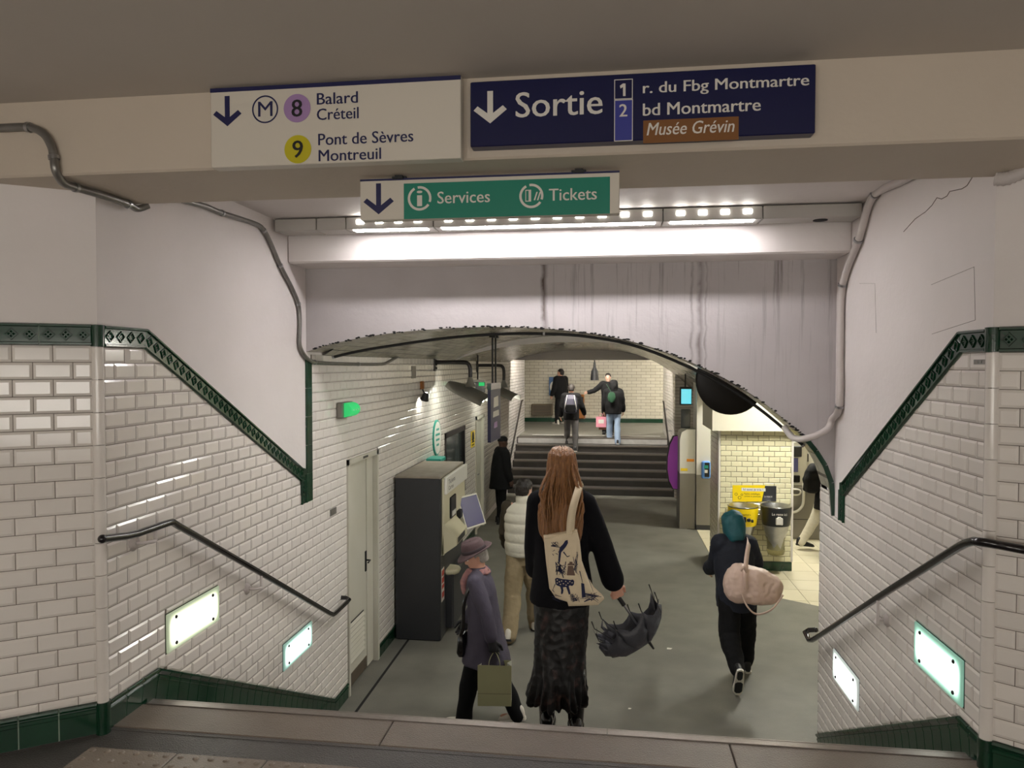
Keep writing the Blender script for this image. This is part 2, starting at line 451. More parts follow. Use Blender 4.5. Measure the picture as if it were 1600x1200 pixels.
def offset_path(path, off):
    out = []; n = len(path)
    nr = []
    for i in range(n - 1):
        e = (path[i + 1][0] - path[i][0], path[i + 1][1] - path[i][1]); L = math.hypot(*e); nr.append((-e[1] / L, e[0] / L))
    for i in range(n):
        if i == 0: m = nr[0]; k = 1
        elif i == n - 1: m = nr[-1]; k = 1
        else:
            a, b = nr[i - 1], nr[i]; m = (a[0] + b[0], a[1] + b[1]); L = math.hypot(*m); m = (m[0] / L, m[1] / L); k = 1 / max(.3, m[0] * a[0] + m[1] * a[1])
        out.append((path[i][0] + m[0] * off * k, path[i][1] + m[1] * off * k))
    return out
def band(parent, fr, path, width, tlen, style, m, name, joint=.003, thick=.012, lens=None):
    """tiles along a polyline (u,v); the band lies to the left of the walking direction"""
    A = path; B = offset_path(path, width)
    if style == 'plinth': joint = .0055
    if style in ('plinth', 'frieze'):      # bed of pale joint filler behind the tiles
        bed = MB(); hb = .010 if style == 'frieze' else thick - .003
        for i in range(len(path) - 1): bed.prism([A[i], A[i + 1], B[i + 1], B[i]], fr.fn(), 0, hb)
        bed.build('joint_bed', 'green_grout', parent)
    for i in range(len(path) - 1):
        L = math.hypot(A[i + 1][0] - A[i][0], A[i + 1][1] - A[i][1]); n = max(1, round(L / (lens[i] if lens else tlen)))
        for k in range(n):
            t0, t1 = k / n + joint / 2 / L, (k + 1) / n - joint / 2 / L
            def lerp(P, Q, t): return (P[0] + (Q[0] - P[0]) * t, P[1] + (Q[1] - P[1]) * t)
            a0, a1, b0, b1 = lerp(A[i], A[i + 1], t0), lerp(A[i], A[i + 1], t1), lerp(B[i], B[i + 1], t0), lerp(B[i], B[i + 1], t1)
            def q(s, t, h): return fr.P(*lerp(lerp(a0, a1, s), lerp(b0, b1, s), t), h)
            mb = MB()
            def prof(ts):   # extruded profile along s
                mb.rings([[q(0, t, h) for t, h in ts], [q(1, t, h) for t, h in ts]][::-1])
            if style == 'frieze':
                prof([(0, 0), (0, .014), (.04, .022), (.12, .022), (.155, .012), (.845, .012), (.88, .022), (.96, .022), (1, .014), (1, 0)])
                nd = max(1, round(L / n / .066))
                for d in range(nd):
                    c = (d + .5) / nd; hw = .42 / nd; hh = .30
                    def dia(f, h): return [q(c - hw * f, .5, h), q(c, .5 - hh * f, h), q(c + hw * f, .5, h), q(c, .5 + hh * f, h)]
                    mb.rings([dia(1, .011), dia(.9, .018), dia(.78, .018), dia(.7, .011)], cap=False)
                    for ds, dt in ((.33, 0), (-.33, 0), (0, .33), (0, -.33)):
                        cs, ct = c + hw * ds, .5 + hh * dt
                        f = .22
                        mb.add([q(cs - hw * f, ct, .0121), q(cs, ct - hh * f, .0121), q(cs + hw * f, ct, .0121), q(cs, ct + hh * f, .0121), q(cs, ct, .018)], [(0, 1, 4), (1, 2, 4), (2, 3, 4), (3, 0, 4)])
            elif style == 'plinth':
                W = width
                prof([(0, 0), (0, thick), (1 - .05 / W, thick), (1 - .046 / W, thick + .004), (1 - .034 / W, thick + .004), (1 - .03 / W, thick - .002), (1 - .022 / W, thick + .002), (1 - .012 / W, thick + .01), (1 - .003 / W, thick + .008), (1, thick - .002), (1, 0)])
            else:
                prof([(0, 0), (0, thick - .003), (.08, thick), (.92, thick), (1, thick - .003), (1, 0)])
            mb.build(name, m, parent)

def text_mesh(s, bold=0.0, shear=0.0):
    c = bpy.data.curves.new('lettering', 'FONT'); c.body = s; c.size = 1; c.offset = bold; c.extrude = .0; c.shear = shear; c.resolution_u = 3
    o = bpy.data.objects.new('lettering', c); COL.objects.link(o)
    dg = bpy.context.evaluated_depsgraph_get()
    me = bpy.data.meshes.new_from_object(o.evaluated_get(dg))
    bpy.data.objects.remove(o); bpy.data.curves.remove(c); me.name = 'lettering'
    return me
def put_text(parent, s, m, O, U, V, w, h, lift=.002, bold=.012, shear=0.0, name='lettering'):
    """flat print: lower-left corner O, unit axes U (reading) and V (up), fitted into w x h metres"""
    me = text_mesh(s, 0.0, shear); me.materials.clear(); me.materials.append(MATS[m])
    xs = [v.co.x for v in me.vertices]; ys = [v.co.y for v in me.vertices]
    x0, x1, y0, y1 = min(xs), max(xs), min(ys), max(ys)
    U = Vector(U); V = Vector(V); N = U.cross(V); O = Vector(O) + N * lift
    if bold > 0:      # heavier strokes: the outline printed twice, a hair apart
        mb = MB(); d = bold * .5
        for sx in (-d, d): mb.add([(v.co.x + sx, v.co.y, .0 if sx < 0 else 1.0) for v in me.vertices], [tuple(p.vertices) for p in me.polygons])
        me = mb.mesh('lettering'); me.materials.append(MATS[m]); x0 -= d; x1 += d
    for v in me.vertices:
        p = O + U * ((v.co.x - x0) / (x1 - x0) * w) + V * ((v.co.y - y0) / (y1 - y0) * h) + N * (.0005 * v.co.z); v.co = p
    for p in me.polygons: p.material_index = 0
    me.update()
    return link(name, me, parent)

# =================================================================== THE SETTING
XL, XR = -2.338, 1.60
ZL = 1.304                      # landing level (lower hall floor is z = 0)
YN = 3.375                      # top step nosing
RISE, RUN = ZL / 8, .306
def st(name, mb, m, label, **k): return mb.build(name, m, None, label=label, kind='structure', **k)

FL = Frame((XL, 0, 0), (0, 1, 0), (1, 0, 0))            # u = y
FR = Frame((XR, 0, 0), (0, -1, 0), (-1, 0, 0))          # u = -y
sx, sy = .82, .5724
CL = Vector((XL, 3.05, 0)); CR = Vector((XR, 3.268, 0))
FSL = Frame(CL, (sx, sy, 0), (sy, -sx, 0))              # u <= 0 on the landing side
FSR = Frame(CR, (sx, -sy, 0), (-sy, -sx, 0))            # u >= 0
SPL = 1.25                                              # length of the splayed walls

def slab(fr, rects, t=.16, h=0.0):
    mb = MB()
    for u0, u1, v0, v1 in rects:
        mb.prism([(u0, v0), (u1, v0), (u1, v1), (u0, v1)], fr.fn(), h - t, h)
    return mb
# --- left wall: stair flank and lower hall, with a door opening and a booth window
DOOR = (6.22, 7.09, 0.0, 2.16)
BOOTH = (10.13, 11.62, .95, 2.03)
HDOOR = (12.55, 13.35, 0.0, 2.10)
wall_left = st('wall_left', slab(FL, [(3.05, DOOR[0], 0, 4.12), (DOOR[0], DOOR[1], DOOR[3], 4.12), (DOOR[1], BOOTH[0], 0, 4.12), (BOOTH[0], BOOTH[1], 0, BOOTH[2]), (BOOTH[0], BOOTH[1], BOOTH[3], 4.12), (BOOTH[1], HDOOR[0], 0, 4.12), (HDOOR[0], HDOOR[1], HDOOR[3], 4.12), (HDOOR[1], 16.9, 0, 4.12)]), 'plaster', 'white painted wall with bevelled white tiles along the left of the stairs and lower hall')
wall_right = st('wall_right', slab(FR, [(-5.70, -3.268, 0, 4.12)]), 'plaster', 'white painted wall with bevelled white tiles along the right of the stairs')
wall_landing_left = st('wall_landing_left', slab(FSL, [(-SPL, 0, 0, 4.14)]), 'plaster', 'splayed tiled wall of the upper landing beside the left handrail')
wall_landing_right = st('wall_landing_right', slab(FSR, [(0, SPL, 0, 4.14)]), 'plaster', 'splayed tiled wall of the upper landing beside the right handrail')
pL = FSL.P(-SPL, 0); pR = FSR.P(SPL, 0)
st('wall_side_left', MB().box((pL.x - .16, -3.2, 0), (pL.x, pL.y, 4.14)), 'plaster', 'plain side wall of the upper landing on the left')
st('wall_side_right', MB().box((pR.x, -3.2, 0), (pR.x + .16, pR.y, 4.14)), 'plaster', 'plain side wall of the upper landing on the right')
st('wall_back', MB().box((pL.x, -3.36, 0), (pR.x, -3.2, 4.14)), 'plaster', 'plain wall at the back of the upper landing')

# --- tiles -----------------------------------------------------------------
TB = 3.103      # lower edge of the frieze on the left, tiles begin here
# frieze path on the left wall: knee, foot of the slope
KL, EL = (3.372, TB), (5.235, 2.128)
PLB = [(3.05, 1.432), (3.46, 1.432), (5.90, .133), (16.9, .133)]     # top of the green plinth
sill1 = below(KL, EL)
HOLES_L = [(3.522, 4.045, 1.474, 1.692), (4.902, 5.408, .79, .992), (DOOR[0] - .01, DOOR[1] + .012, -1, DOOR[3] + .012), BOOTH, (HDOOR[0], HDOOR[1], -1, HDOOR[3])]
def region_left(p):
    out = []
    top = max(q[1] for q in p)
    if top <= 1.945 + .001: cand = [p]
    else:
        a = p
        for c in (sill1, (0, 1, TB), (1, 0, 5.233)):
            if a: a = clip(a, *c)
        b = clip(p, -1, 0, -5.462)
        c2 = clip(p, 0, 1, 1.943)
        c2 = clip(c2, -1, 0, -5.233) if c2 else c2
        c2 = clip(c2, 1, 0, 5.462) if c2 else c2
        cand = [a, b, c2]
    for q in cand:
        if len(q) < 3: continue
        high = min(t[1] for t in q) >= PLB[0][1]
        l = clip(clip(q, 1, 0, 3.46), 0, -1, -PLB[0][1]) if not high and len(clip(q, 1, 0, 3.46)) > 2 else []
        r = q if high else clip(q, -1, 0, -3.46)
        if len(r) > 2 and not high: r = clip(r, *above(PLB[1], PLB[2]))
        if len(r) > 2: r = clip(r, 0, -1, -PLB[2][1])
        for z in (l, r):
            if len(z) > 2:
                ps = [z]
                for h in HOLES_L: ps = [y for x in ps for y in minus_rect(x, h)]
                out += ps
    return out
tile_field(wall_left, FL, (3.075, 16.85), (0, 3.1), region_left, 'white_tile', anchor=(3.075, TB - .077 * 41))
g = MB()
for poly in ([(3.05, 1.43), (3.46, 1.43), (5.24, .48), (5.24, 2.13), (3.372, TB), (3.05, TB)], [(5.235, .48), (5.90, .133), (16.9, .133), (16.9, 1.944), (5.235, 1.944)],
             [(5.455, 1.94), (16.9, 1.94), (16.9, 3.1), (5.455, 3.1)]):
    ps = [poly]
    for h in HOLES_L[2:]: ps = [y for x in ps for y in minus_rect(x, h)]
    for q in ps: g.prism(q, FL.fn(), 0, .004)
g.build('grout_bed', 'grout', wall_left)
# right wall (u = -y)
TBR = 3.073
KR, ER = (-3.512, TBR), (-5.115, 2.127)
PRB = [(-3.268, 1.418), (-3.49, 1.418), (-5.78, .155)]
HOLES_R = [(-3.962, -3.445, 1.470, 1.692), (-5.306, -4.788, .804, 1.018)]
def region_right(p):
    out = []
    if max(q[1] for q in p) <= 1.946: cand = [p]
    else:
        a = p
        for c in (below(ER, KR), (0, 1, TBR), (-1, 0, 5.113)):
            if a: a = clip(a, *c)
        b = clip(p, 0, 1, 1.943)
        b = clip(b, 1, 0, -5.113) if b else b
        b = clip(b, -1, 0, 5.36) if b else b
        c = clip(p, 1, 0, -5.362)
        c = clip(c, 0, 1, 2.10) if c else c
        cand = [a, b, c]
    for q in cand:
        if len(q) < 3: continue
        high = min(t[1] for t in q) >= PRB[0][1]
        l = [] if high else clip(q, -1, 0, 3.49); l = clip(l, 0, -1, -PRB[0][1]) if len(l) > 2 else []
        r = q if high else clip(q, 1, 0, -3.49); r = r if high else clip(r, *above(PRB[2], PRB[1])) if len(r) > 2 else []
        for z in (l, r):
            if len(z) > 2:
                ps = [z]
                for h in HOLES_R: ps = [y for x in ps for y in minus_rect(x, h)]
                out += ps
    return out
tile_field(wall_right, FR, (-5.69, -3.293), (0, 3.1), region_right, 'white_tile', anchor=(-3.293, TBR - .077 * 41))
g = MB()
for poly in ([(-5.12, .52), (-3.49, 1.416), (-3.268, 1.416), (-3.268, TBR), (-3.512, TBR), (-5.12, 2.127)], [(-5.70, .2), (-5.115, .52), (-5.115, 1.944), (-5.70, 1.944)], [(-5.70, 1.94), (-5.36, 1.94), (-5.36, 2.1), (-5.70, 2.1)]):
    g.prism(poly, FR.fn(), 0, .004)
g.build('grout_bed', 'grout', wall_right)
# splayed landing walls
for wl, fr, ur, tb, pt in ((wall_landing_left, FSL, (-SPL, -.022), 3.108, 1.452), (wall_landing_right, FSR, (.022, SPL), 3.071, 1.432)):
    tile_field(wl, fr, ur, (pt, tb), lambda p: [p], 'white_tile', anchor=(ur[0] if ur[0] > 0 else -.022, tb - .077 * 41))
    MB().prism([(ur[0], pt), (ur[1], pt), (ur[1], tb), (ur[0], tb)], fr.fn(), 0, .004).build('grout_bed', 'grout', wl)
    top = 3.205 if wl is wall_landing_left else 3.178
    band(wl, fr, [(ur[0], tb), (ur[1], tb)], top - tb, .2, 'frieze', 'green_tile', 'frieze_tile')
    band(wl, fr, [(ur[0], ZL), (ur[1], ZL)], pt - ZL, .15, 'plinth', 'green_tile', 'plinth_tile', thick=.014)
# white bullnose tiles up the two landing corners
for wl, c, tb, pt, tp in ((wall_left, CL, 3.103, 1.436, 3.205), (wall_right, CR, 3.073, 1.42, 3.178)):
    n = 11
    def nose(z0, z1, m, nm, r=.026):
        mb = MB(); mb.lathe([(r, z0 + .0015), (r, z1 - .0015)], (c.x, c.y, 0), 16); mb.build(nm, m, wl)
    for k in range(n):
        nose(pt + (tb - pt) * k / n, pt + (tb - pt) * (k + 1) / n, 'white_tile', 'corner_tile')
    nose(tb, tp, 'green_tile', 'frieze_corner', .03); nose(ZL - .3, pt + .012, 'green_tile', 'plinth_corner', .032)
# friezes and plinths of the stair flanks
band(wall_left, FL, [(3.078, TB), KL, EL], .1, .2, 'frieze', 'green_tile', 'frieze_tile')
band(wall_left, FL, [(5.335, 1.945), (5.335, 2.165)], .1, .22, 'frieze', 'green_tile', 'frieze_tile')
band(wall_left, FL, [(5.448, 1.945), (5.448, 3.06)], .1, .22, 'flat', 'green_tile', 'edge_tile', thick=.016)
top = [(3.078, 1.432), (3.46, 1.432), (5.90, .133), (DOOR[0] - .01, .133)]
low = offset_path(top, -.15)
band(wall_left, FL, low, .15, .1, 'plinth', 'green_tile', 'plinth_tile', lens=[.1, .105, .105])
band(wall_left, FL, offset_path(low[1:3], -.15), .147, .105, 'flat', 'green_tile', 'plinth_tile')
band(wall_left, FL, [(DOOR[1] + .02, 0.0), (BOOTH[0], 0), (12.5, 0.0)], .133, .15, 'plinth', 'green_tile', 'plinth_tile', lens=[.15, .15])
band(wall_right, FR, [ER, KR, (-3.295, TBR)], .1, .2, 'frieze', 'green_tile', 'frieze_tile')
band(wall_right, FR, [(-5.118, 1.945), (-5.118, 2.16)], .1, .22, 'frieze', 'green_tile', 'frieze_tile')
low = offset_path([(-5.70, .199), (-3.49, 1.418), (-3.295, 1.418)], -.15)
band(wall_right, FR, low, .15, .1, 'plinth', 'green_tile', 'plinth_tile', lens=[.105, .1])
band(wall_right, FR, offset_path(low[:2], -.15), .147, .105, 'flat', 'green_tile', 'plinth_tile')

MB().prism([(5.237, 2.12), (5.343, 2.12), (5.343, 2.205), (5.288, 2.222)], FL.fn(), 0, .013).build('frieze_corner', 'green_tile', wall_left)
MB().prism([(-5.22, 2.12), (-5.116, 2.12), (-5.168, 2.218), (-5.22, 2.205)], FR.fn(), 0, .013).build('frieze_corner', 'green_tile', wall_right)

# --- landing floor: tactile slabs, dark strip, top tread -----------------------
floor_landing = st('floor_landing', MB().prism([(pL.x, -3.2), (pR.x, -3.2), (pR.x, pR.y), (CR.x, CR.y), (CR.x, YN - .3), (CL.x, YN - .3), (CL.x, CL.y), (pL.x, pL.y)], lambda u, v, h: (u, v, h), ZL - .3, ZL - .006), 'asphalt_dark', 'worn dark asphalt floor of the upper landing')
MB().box((XL, YN - .3, ZL - .3), (XR, 3.10, ZL - .004)).build('dark_strip', 'asphalt_dark', floor_landing)
xs = XL
for x0, x1 in ((XL, -1.02), (-1.02, .55), (.55, XR)):
    MB().bbox((x0 + .002, 3.10, ZL - .2), (x1 - .002, YN - .05, ZL), .004).build('tread_slab', 'step_slab', floor_landing)
def tactile(x0, x1, y0, y1):
    mb = MB(); mb.bbox((x0 + .003, y0 + .003, ZL - .03), (x1 - .003, y1 - .003, ZL + .002), .004)
    nx = max(1, int((x1 - x0) / .062)); ny = max(1, int((y1 - y0) / .062))
    for i in range(nx):
        for j in range(ny):
            cx, cy = x0 + (i + .5) * (x1 - x0) / nx, y0 + (j + .5) * (y1 - y0) / ny
            mb.lathe([(.015, ZL + .001), (.0125, ZL + .0055), (.007, ZL + .0075)], (cx, cy, 0), 8)
    mb.build('tactile_slab', 'tactile', floor_landing)
for k in range(9):
    x0 = -2.30 + k * .42
    tactile(x0, x0 + .42, 2.50, 2.92)
# --- stairs ---------------------------------------------------------------------
stairs = thing('stairs', 'dark worn stair flight with metal nosings leading down to the lower hall', 'stairs', (0, YN, 0), kind='structure')
del stairs['category']
for k in range(0, 8):
    z = ZL - RISE * k; y0 = YN + RUN * (k - 1); y1 = YN + RUN * k
    if k: MB().box((XL, y0 - .02, max(0, z - .4)), (XR, y1 - .03, z)).build('tread', 'step_slab', stairs)
    mb = MB()   # metal nosing: flat bar and a raised lip
    for a, b in ((XL + .03, -.0), (.004, XR - .03)):
        mb.box((a, y1 - .052, z - .012), (b, y1 + .002, z + .002)); mb.box((a, y1 - .052, z + .002), (b, y1 - .046, z + .005))
        mb.box((a, y1 - .004, z - .045), (b, y1 + .004, z + .003))
    mb.build('nosing', 'nosing', stairs)
    MB().box((XL, y1 - .045, max(0.0, z - RISE - .02)), (XR, y1 - .006, z - .01)).build('riser', 'asphalt_dark', stairs)

# --- lower hall floor ---------------------------------------------------------------
t1, t2 = (2.117, 9.70), (2.622, 9.37)
floor_hall = st('floor_hall', MB().box((XL - .2, 5.40, -.15), (1.45, 17.2, 0)).box((1.45, 5.40, -.15), (8.0, 17.2, -.008)), 'asphalt', 'dark grey asphalt floor of the lower hall')
MB().prism([(1.45, 5.5), (8.0, 5.5), (8, 5.85), (2.622, 9.37), (2.117, 9.70), (1.60, 10.9), (1.45, 11.0)], lambda u, v, h: (u, v, h), -.05, -.0005).build('asphalt_patch', 'asphalt', floor_hall)
pave = MB().prism([(8, 5.85), (8, 17), (1.62, 17), (1.62, 10.9), (2.117, 9.70), (2.622, 9.37)], lambda u, v, h: (u, v, h), -.05, -.004).build('paving_bed', 'pale_joint', floor_hall)
a = math.radians(0)
for i in range(14):
    for j in range(16):
        u0, v0 = 1.62 + i * .46, 9.1 + j * .46
        q = [(u0, v0), (u0 + .453, v0), (u0 + .453, v0 + .453), (u0, v0 + .453)]
        q = clip(q, *above((1.62, 10.9), (2.117, 9.70)))
        for c in (above((2.117, 9.70), (2.622, 9.37)), above((2.622, 9.37), (8, 5.85))):
            if len(q) > 2: q = clip(q, *c)
        if len(q) > 2 and area(q) > .004 and v0 < 14.4: MB().prism(q, lambda u, v, h: (u, v, h), -.03, 0).build('floor_slab', 'pale_floor', floor_hall)
# dark kerb line in the asphalt beside the left wall
MB().box((XL + .16, 5.75, -.01), (XL + .185, 9.5, .0015)).build('channel', 'matte_black', floor_hall)

# --- beam with the signs, ceilings ----------------------------------------------------
ZC1, ZB, ZC2 = 4.12, 3.81, 4.045
ceiling_landing = st('ceiling_landing', MB().box((pL.x - .2, -3.3, ZC1), (pR.x + .2, 3.3, ZC1 + .2)), 'ceiling_paint', 'dull grey-brown ceiling above the upper landing')
st('beam', MB().bbox((pL.x - .2, 2.755, ZB), (pR.x + .2, 3.30, ZC1 + .02), .008), 'beam_paint', 'white painted ceiling beam carrying the direction signs')
st('ceiling_stairs', MB().box((XL - .2, 3.29, ZC2), (XR + .2, 5.5, ZC2 + .2)), 'plaster', 'white ceiling recess above the stairs behind the sign beam')
st('cornice_beam', MB().bbox((XL, 5.05, 3.765), (XR, 5.42, ZC2 + .02), .012), 'plaster', 'white painted beam above the arch, under the strip light')
# --- arch wall ---------------------------------------------------------------------------
arch_px = [(478, 549), (520, 537), (600, 522), (700, 513), (800, 511), (900, 518), (1000, 537), (1100, 575), (1180, 620), (1240, 668), (1265, 691), (1290, 727), (1303, 765)]
AP = [onY(x, y, 5.37) for x, y in arch_px]
AP = [(max(XL, min(XR, p.x)), p.z) for p in AP]; AP[0] = (XL, 3.12); AP[-1] = (XR, 2.12)
AC = [(p.x, p.y) for p in smooth_path([(x, z, 0) for x, z in AP], 5)]
AC = [(min(x, XR), z) for x, z in AC]
mb = MB(); n = len(AC)
Y0, Y1 = 5.37, 5.70
front = [(x, Y0, z) for x, z in AC] + [(x, Y0, 3.80) for x, z in AC]
mb.add(front, [(k, k + 1, n + k + 1, n + k) for k in range(n - 1)])
back = [(x, Y1, z) for x, z in AC] + [(x, Y1, 4.1) for x, z in AC]
mb.add(back, [(k + 1, k, n + k, n + k + 1) for k in range(n - 1)])
mb.box((XL, Y0 + .02, 3.75), (XR, Y1, 4.1))
wall_arch = st('wall_arch', mb, 'stained_plaster', 'white painted wall over the arch with dark run-down stains')
mb = MB(); so = [(x, Y0, z) for x, z in AC] + [(x, Y1, z) for x, z in AC]
mb.add(so, [(k, n + k, n + k + 1, k + 1) for k in range(n - 1)], 0, True)
mb.build('soffit', 'vault_tile', wall_arch)
# broken sooty edge of the arch, and green edging tiles at its right foot
mb = MB()
for k in range(2, n - 12):
    x, z = AC[k]; x2, z2 = AC[k + 1]
    for j in range(5):
        t = random.random()
        if random.random() < .35: continue
        px, pz = x + (x2 - x) * t, z + (z2 - z) * t
        s = random.uniform(.003, .008)
        mb.ball((px, Y0 - .0005, pz + random.uniform(-.003, .010)), (s * random.uniform(1.2, 3), .003, s), 6, 4)
mb.build('soot_edge', 'matte_black', wall_arch, kind='stuff')
arc = [(x, z) for x, z in AC if x > 1.40] + [(XR, 1.945)]
L = 0; pts = [arc[0]]
for k in range(len(arc) - 1):
    e = math.dist(arc[k], arc[k + 1]); L += e
    if L > .1 or k == len(arc) - 2: pts.append(arc[k + 1]); L = 0
for k in range(len(pts) - 1):
    a, b = Vector((pts[k][0], 0, pts[k][1])), Vector((pts[k + 1][0], 0, pts[k + 1][1]))
    d = (b - a).normalized(); nn = Vector((d.z, 0, -d.x)); a = a + d * .002; b = b - d * .002
    vs = []
    for p in (a, b):
        for y, h in ((Y0 - .012, .022), (Y0 - .012, -.012), (Y0 + .095, -.012), (Y0 + .095, 0)): vs.append(p + Vector((0, y, 0)) - nn * h if False else (p.x + nn.x * h, y, p.z + nn.z * h))
    MB().add(vs, [(0, 1, 5, 4), (1, 2, 6, 5), (2, 3, 7, 6), (3, 0, 4, 7), (0, 3, 2, 1), (4, 5, 6, 7)]).build('edge_tile', 'green_tile', wall_arch)

# --- vault of the lower hall -----------------------------------------------------------------
def vault(name, prof, y0, y1, m, label):
    mb = MB(); c = smooth_path([(x, z, 0) for x, z in prof], 6); k = len(c)
    vs = [(p.x, y0, p.y) for p in c] + [(p.x, y1, p.y) for p in c]
    mb.add(vs, [(i, k + i, k + i + 1, i + 1) for i in range(k - 1)], 0, True)
    vs = [(p.x, y0, p.y + .12) for p in c] + [(p.x, y1, p.y + .12) for p in c]
    mb.add(vs, [(i, i + 1, k + i + 1, k + i) for i in range(k - 1)], 0, True)
    return st(name, mb, m, label), c
vault('ceiling_hall', [(XL - .05, 3.06), (-2.1, 3.21), (-1.5, 3.38), (-.7, 3.46), (.3, 3.47), (1.6, 3.45), (4, 3.42), (8, 3.4)], 5.69, 10.9, 'vault_tile', 'shallow tiled vault over the near lower hall')
P2 = [(XL - .05, 3.05), (-2.1, 3.17), (-1.5, 3.30), (-.7, 3.36), (.2, 3.33), (.9, 3.16), (1.4, 2.88), (1.7, 2.62), (1.9, 2.42)]
_, c2 = vault('ceiling_hall_far', P2, 10.88, 16.85, 'vault_tile', 'tiled vault before the far stairs')
mb = MB(); k = len(c2)
vs = [(p.x, 10.88, p.y) for p in c2] + [(p.x, 10.88, 3.55) for p in c2]
mb.add(vs, [(i, i + 1, k + i + 1, k + i) for i in range(k - 1)])
st('wall_vault_end', mb, 'plaster', 'painted end wall between the two hall vaults')
st('wall_right_hall', MB().box((2.2, 14.2, 0), (2.35, 16.85, 3.4)), 'plaster_cream', 'painted wall behind the ticket gates')
st('ceiling_ticket_hall', MB().box((1.9, 11.6, 3.4), (8.1, 14.4, 3.5)), 'plaster_cream', 'ceiling of the ticket hall behind the pillar')
st('wall_ticket_hall', MB().box((2.2, 14.2, 0), (8, 14.4, 3.5)).box((8, 5.7, 0), (8.15, 14.4, 3.5)).box((XR, 5.54, 0), (8, 5.69, 3.6)), 'plaster_cream', 'cream walls of the bright ticket hall')
# pillar with bins
CX0, CX1, CY0, CY1, CZ = 1.625, 2.672, 10.92, 11.75, 2.06
pillar = st('pillar', MB().box((CX0, CY0, 0), (CX1, CY1, CZ)), 'plaster_cream', 'square pillar clad in cream tiles with a green foot, carrying the waste bins')
FPF = Frame((CX0, CY0, 0), (1, 0, 0), (0, -1, 0)); FPS = Frame((CX0, CY1, 0), (0, -1, 0), (-1, 0, 0))
mat('cream_tile', srgb(226, 220, 186), .16, var=(4, .25, srgb(206, 196, 150)), rnd=.04, coat=.3)
for fr, L in ((FPF, CX1 - CX0), (FPS, CY1 - CY0)):
    tile_field(pillar, fr, (.02, L - .02), (.135, CZ), lambda p: [p], 'cream_tile', anchor=(.02, .135), joint=.005, bev=.006)
    MB().prism([(0, .1), (L, .1), (L, CZ), (0, CZ)], fr.fn(), 0, .003).build('grout_bed', 'grout', pillar)
    band(pillar, fr, [(0, 0), (L, 0)], .13, .15, 'flat', 'green_tile', 'plinth_tile')
MB().bbox((CX1 - .02, CY0 - .014, .13), (CX1 + .012, CY0 + .02, CZ), .01).build('corner_trim', 'white_tile', pillar)
MB().bbox((CX0 - .012, CY0 - .014, .13), (CX0 + .02, CY0 + .02, CZ), .01).build('corner_trim', 'white_tile', pillar)
mb = MB()
mb.box((CX0 - .12, CY0 - .16, CZ), (8, CY1 + .1, 3.5))
st('beam_ticket_hall', mb, 'plaster_cream', 'cream painted beam resting on the tiled pillar')

# --- far stairs and far passage -----------------------------------------------------------------
FR2, FU = .165, .29
Y2 = 16.75
ZF = FR2 * 7
far_stairs = thing('stairs', 'dark steps with pale worn nosings going up to the far passage', 'stairs', (0, Y2, 0), kind='structure'); del far_stairs['category']
for k in range(7):
    z = FR2 * (k + 1); y = Y2 + FU * k
    MB().box((XL, y, 0 if k == 0 else z - FR2 - .02), (1.5, y + FU + .05, z)).build('step', 'asphalt_dark', far_stairs)
    mb = MB(); mb.box((XL + .04, y - .012, z - .03), (1.47, y + .055, z + .004)); mb.build('nosing', 'nosing', far_stairs)
mat('worn_white', srgb(200, 198, 196), .5, var=(7, .5, srgb(150, 148, 146)))
MB().box((XL + .03, Y2 + FU * 6 - .014, ZF - FR2 + .012), (1.48, Y2 + FU * 6, ZF - .03)).build('white_riser', 'worn_white', far_stairs)
floor_far = st('floor_far', MB().box((-7, Y2 + FU * 7, ZF - .2), (7, 23.6, ZF)), 'asphalt', 'grey floor of the far passage at the top of the steps')
MB().box((-2.0, Y2 + FU * 7 + .25, ZF), (1.35, Y2 + FU * 7 + .37, ZF + .003)).build('warning_strip', 'worn_white', floor_far)
wall_far = st('wall_far', MB().box((-7, 23.5, ZF - .2), (7, 23.7, 4.4)), 'far_tile', 'cream tiled wall at the end of the far passage')
MB().box((-7, 23.47, ZF), (7, 23.5, ZF + .13)).build('plinth', 'green_tile', wall_far)
st('wall_far_left', MB().box((XL - .2, 16.85, 0), (XL, 20.2, 4.3)), 'far_side_tile', 'tiled flank on the left of the far steps')
st('wall_far_right', MB().box((1.5, 16.85, 0), (1.7, 20.2, 4.3)), 'far_side_tile', 'tiled flank on the right of the far steps')
st('lintel_far', MB().bbox((XL, 17.0, 3.13), (1.5, 17.35, 4.2), .01), 'plaster', 'painted lintel above the foot of the far steps')
mb = MB(); k = len(c2); vs = [(p.x, 16.86, p.y) for p in c2] + [(p.x, 16.86, 3.6) for p in c2]
st('ceiling_far', MB().box((-7, 16.9, 4.25), (7, 23.7, 4.4)), 'ceiling_paint', 'ceiling of the far passage')
st('wall_passage_ends', MB().box((-7.1, 20.1, ZF), (-7, 23.6, 4.4)).box((7, 20.1, ZF), (7.1, 23.6, 4.4)).box((-7, 20.1, ZF), (XL - .2, 20.2, 4.4)).box((1.7, 20.1, ZF), (7, 20.2, 4.4)), 'far_tile', 'tiled side ends of the far passage')
st('wall_gate_far', MB().box((1.5, 16.6, 0), (2.4, 16.85, 3.5)), 'far_side_tile', 'tiled pier beside the foot of the far steps')

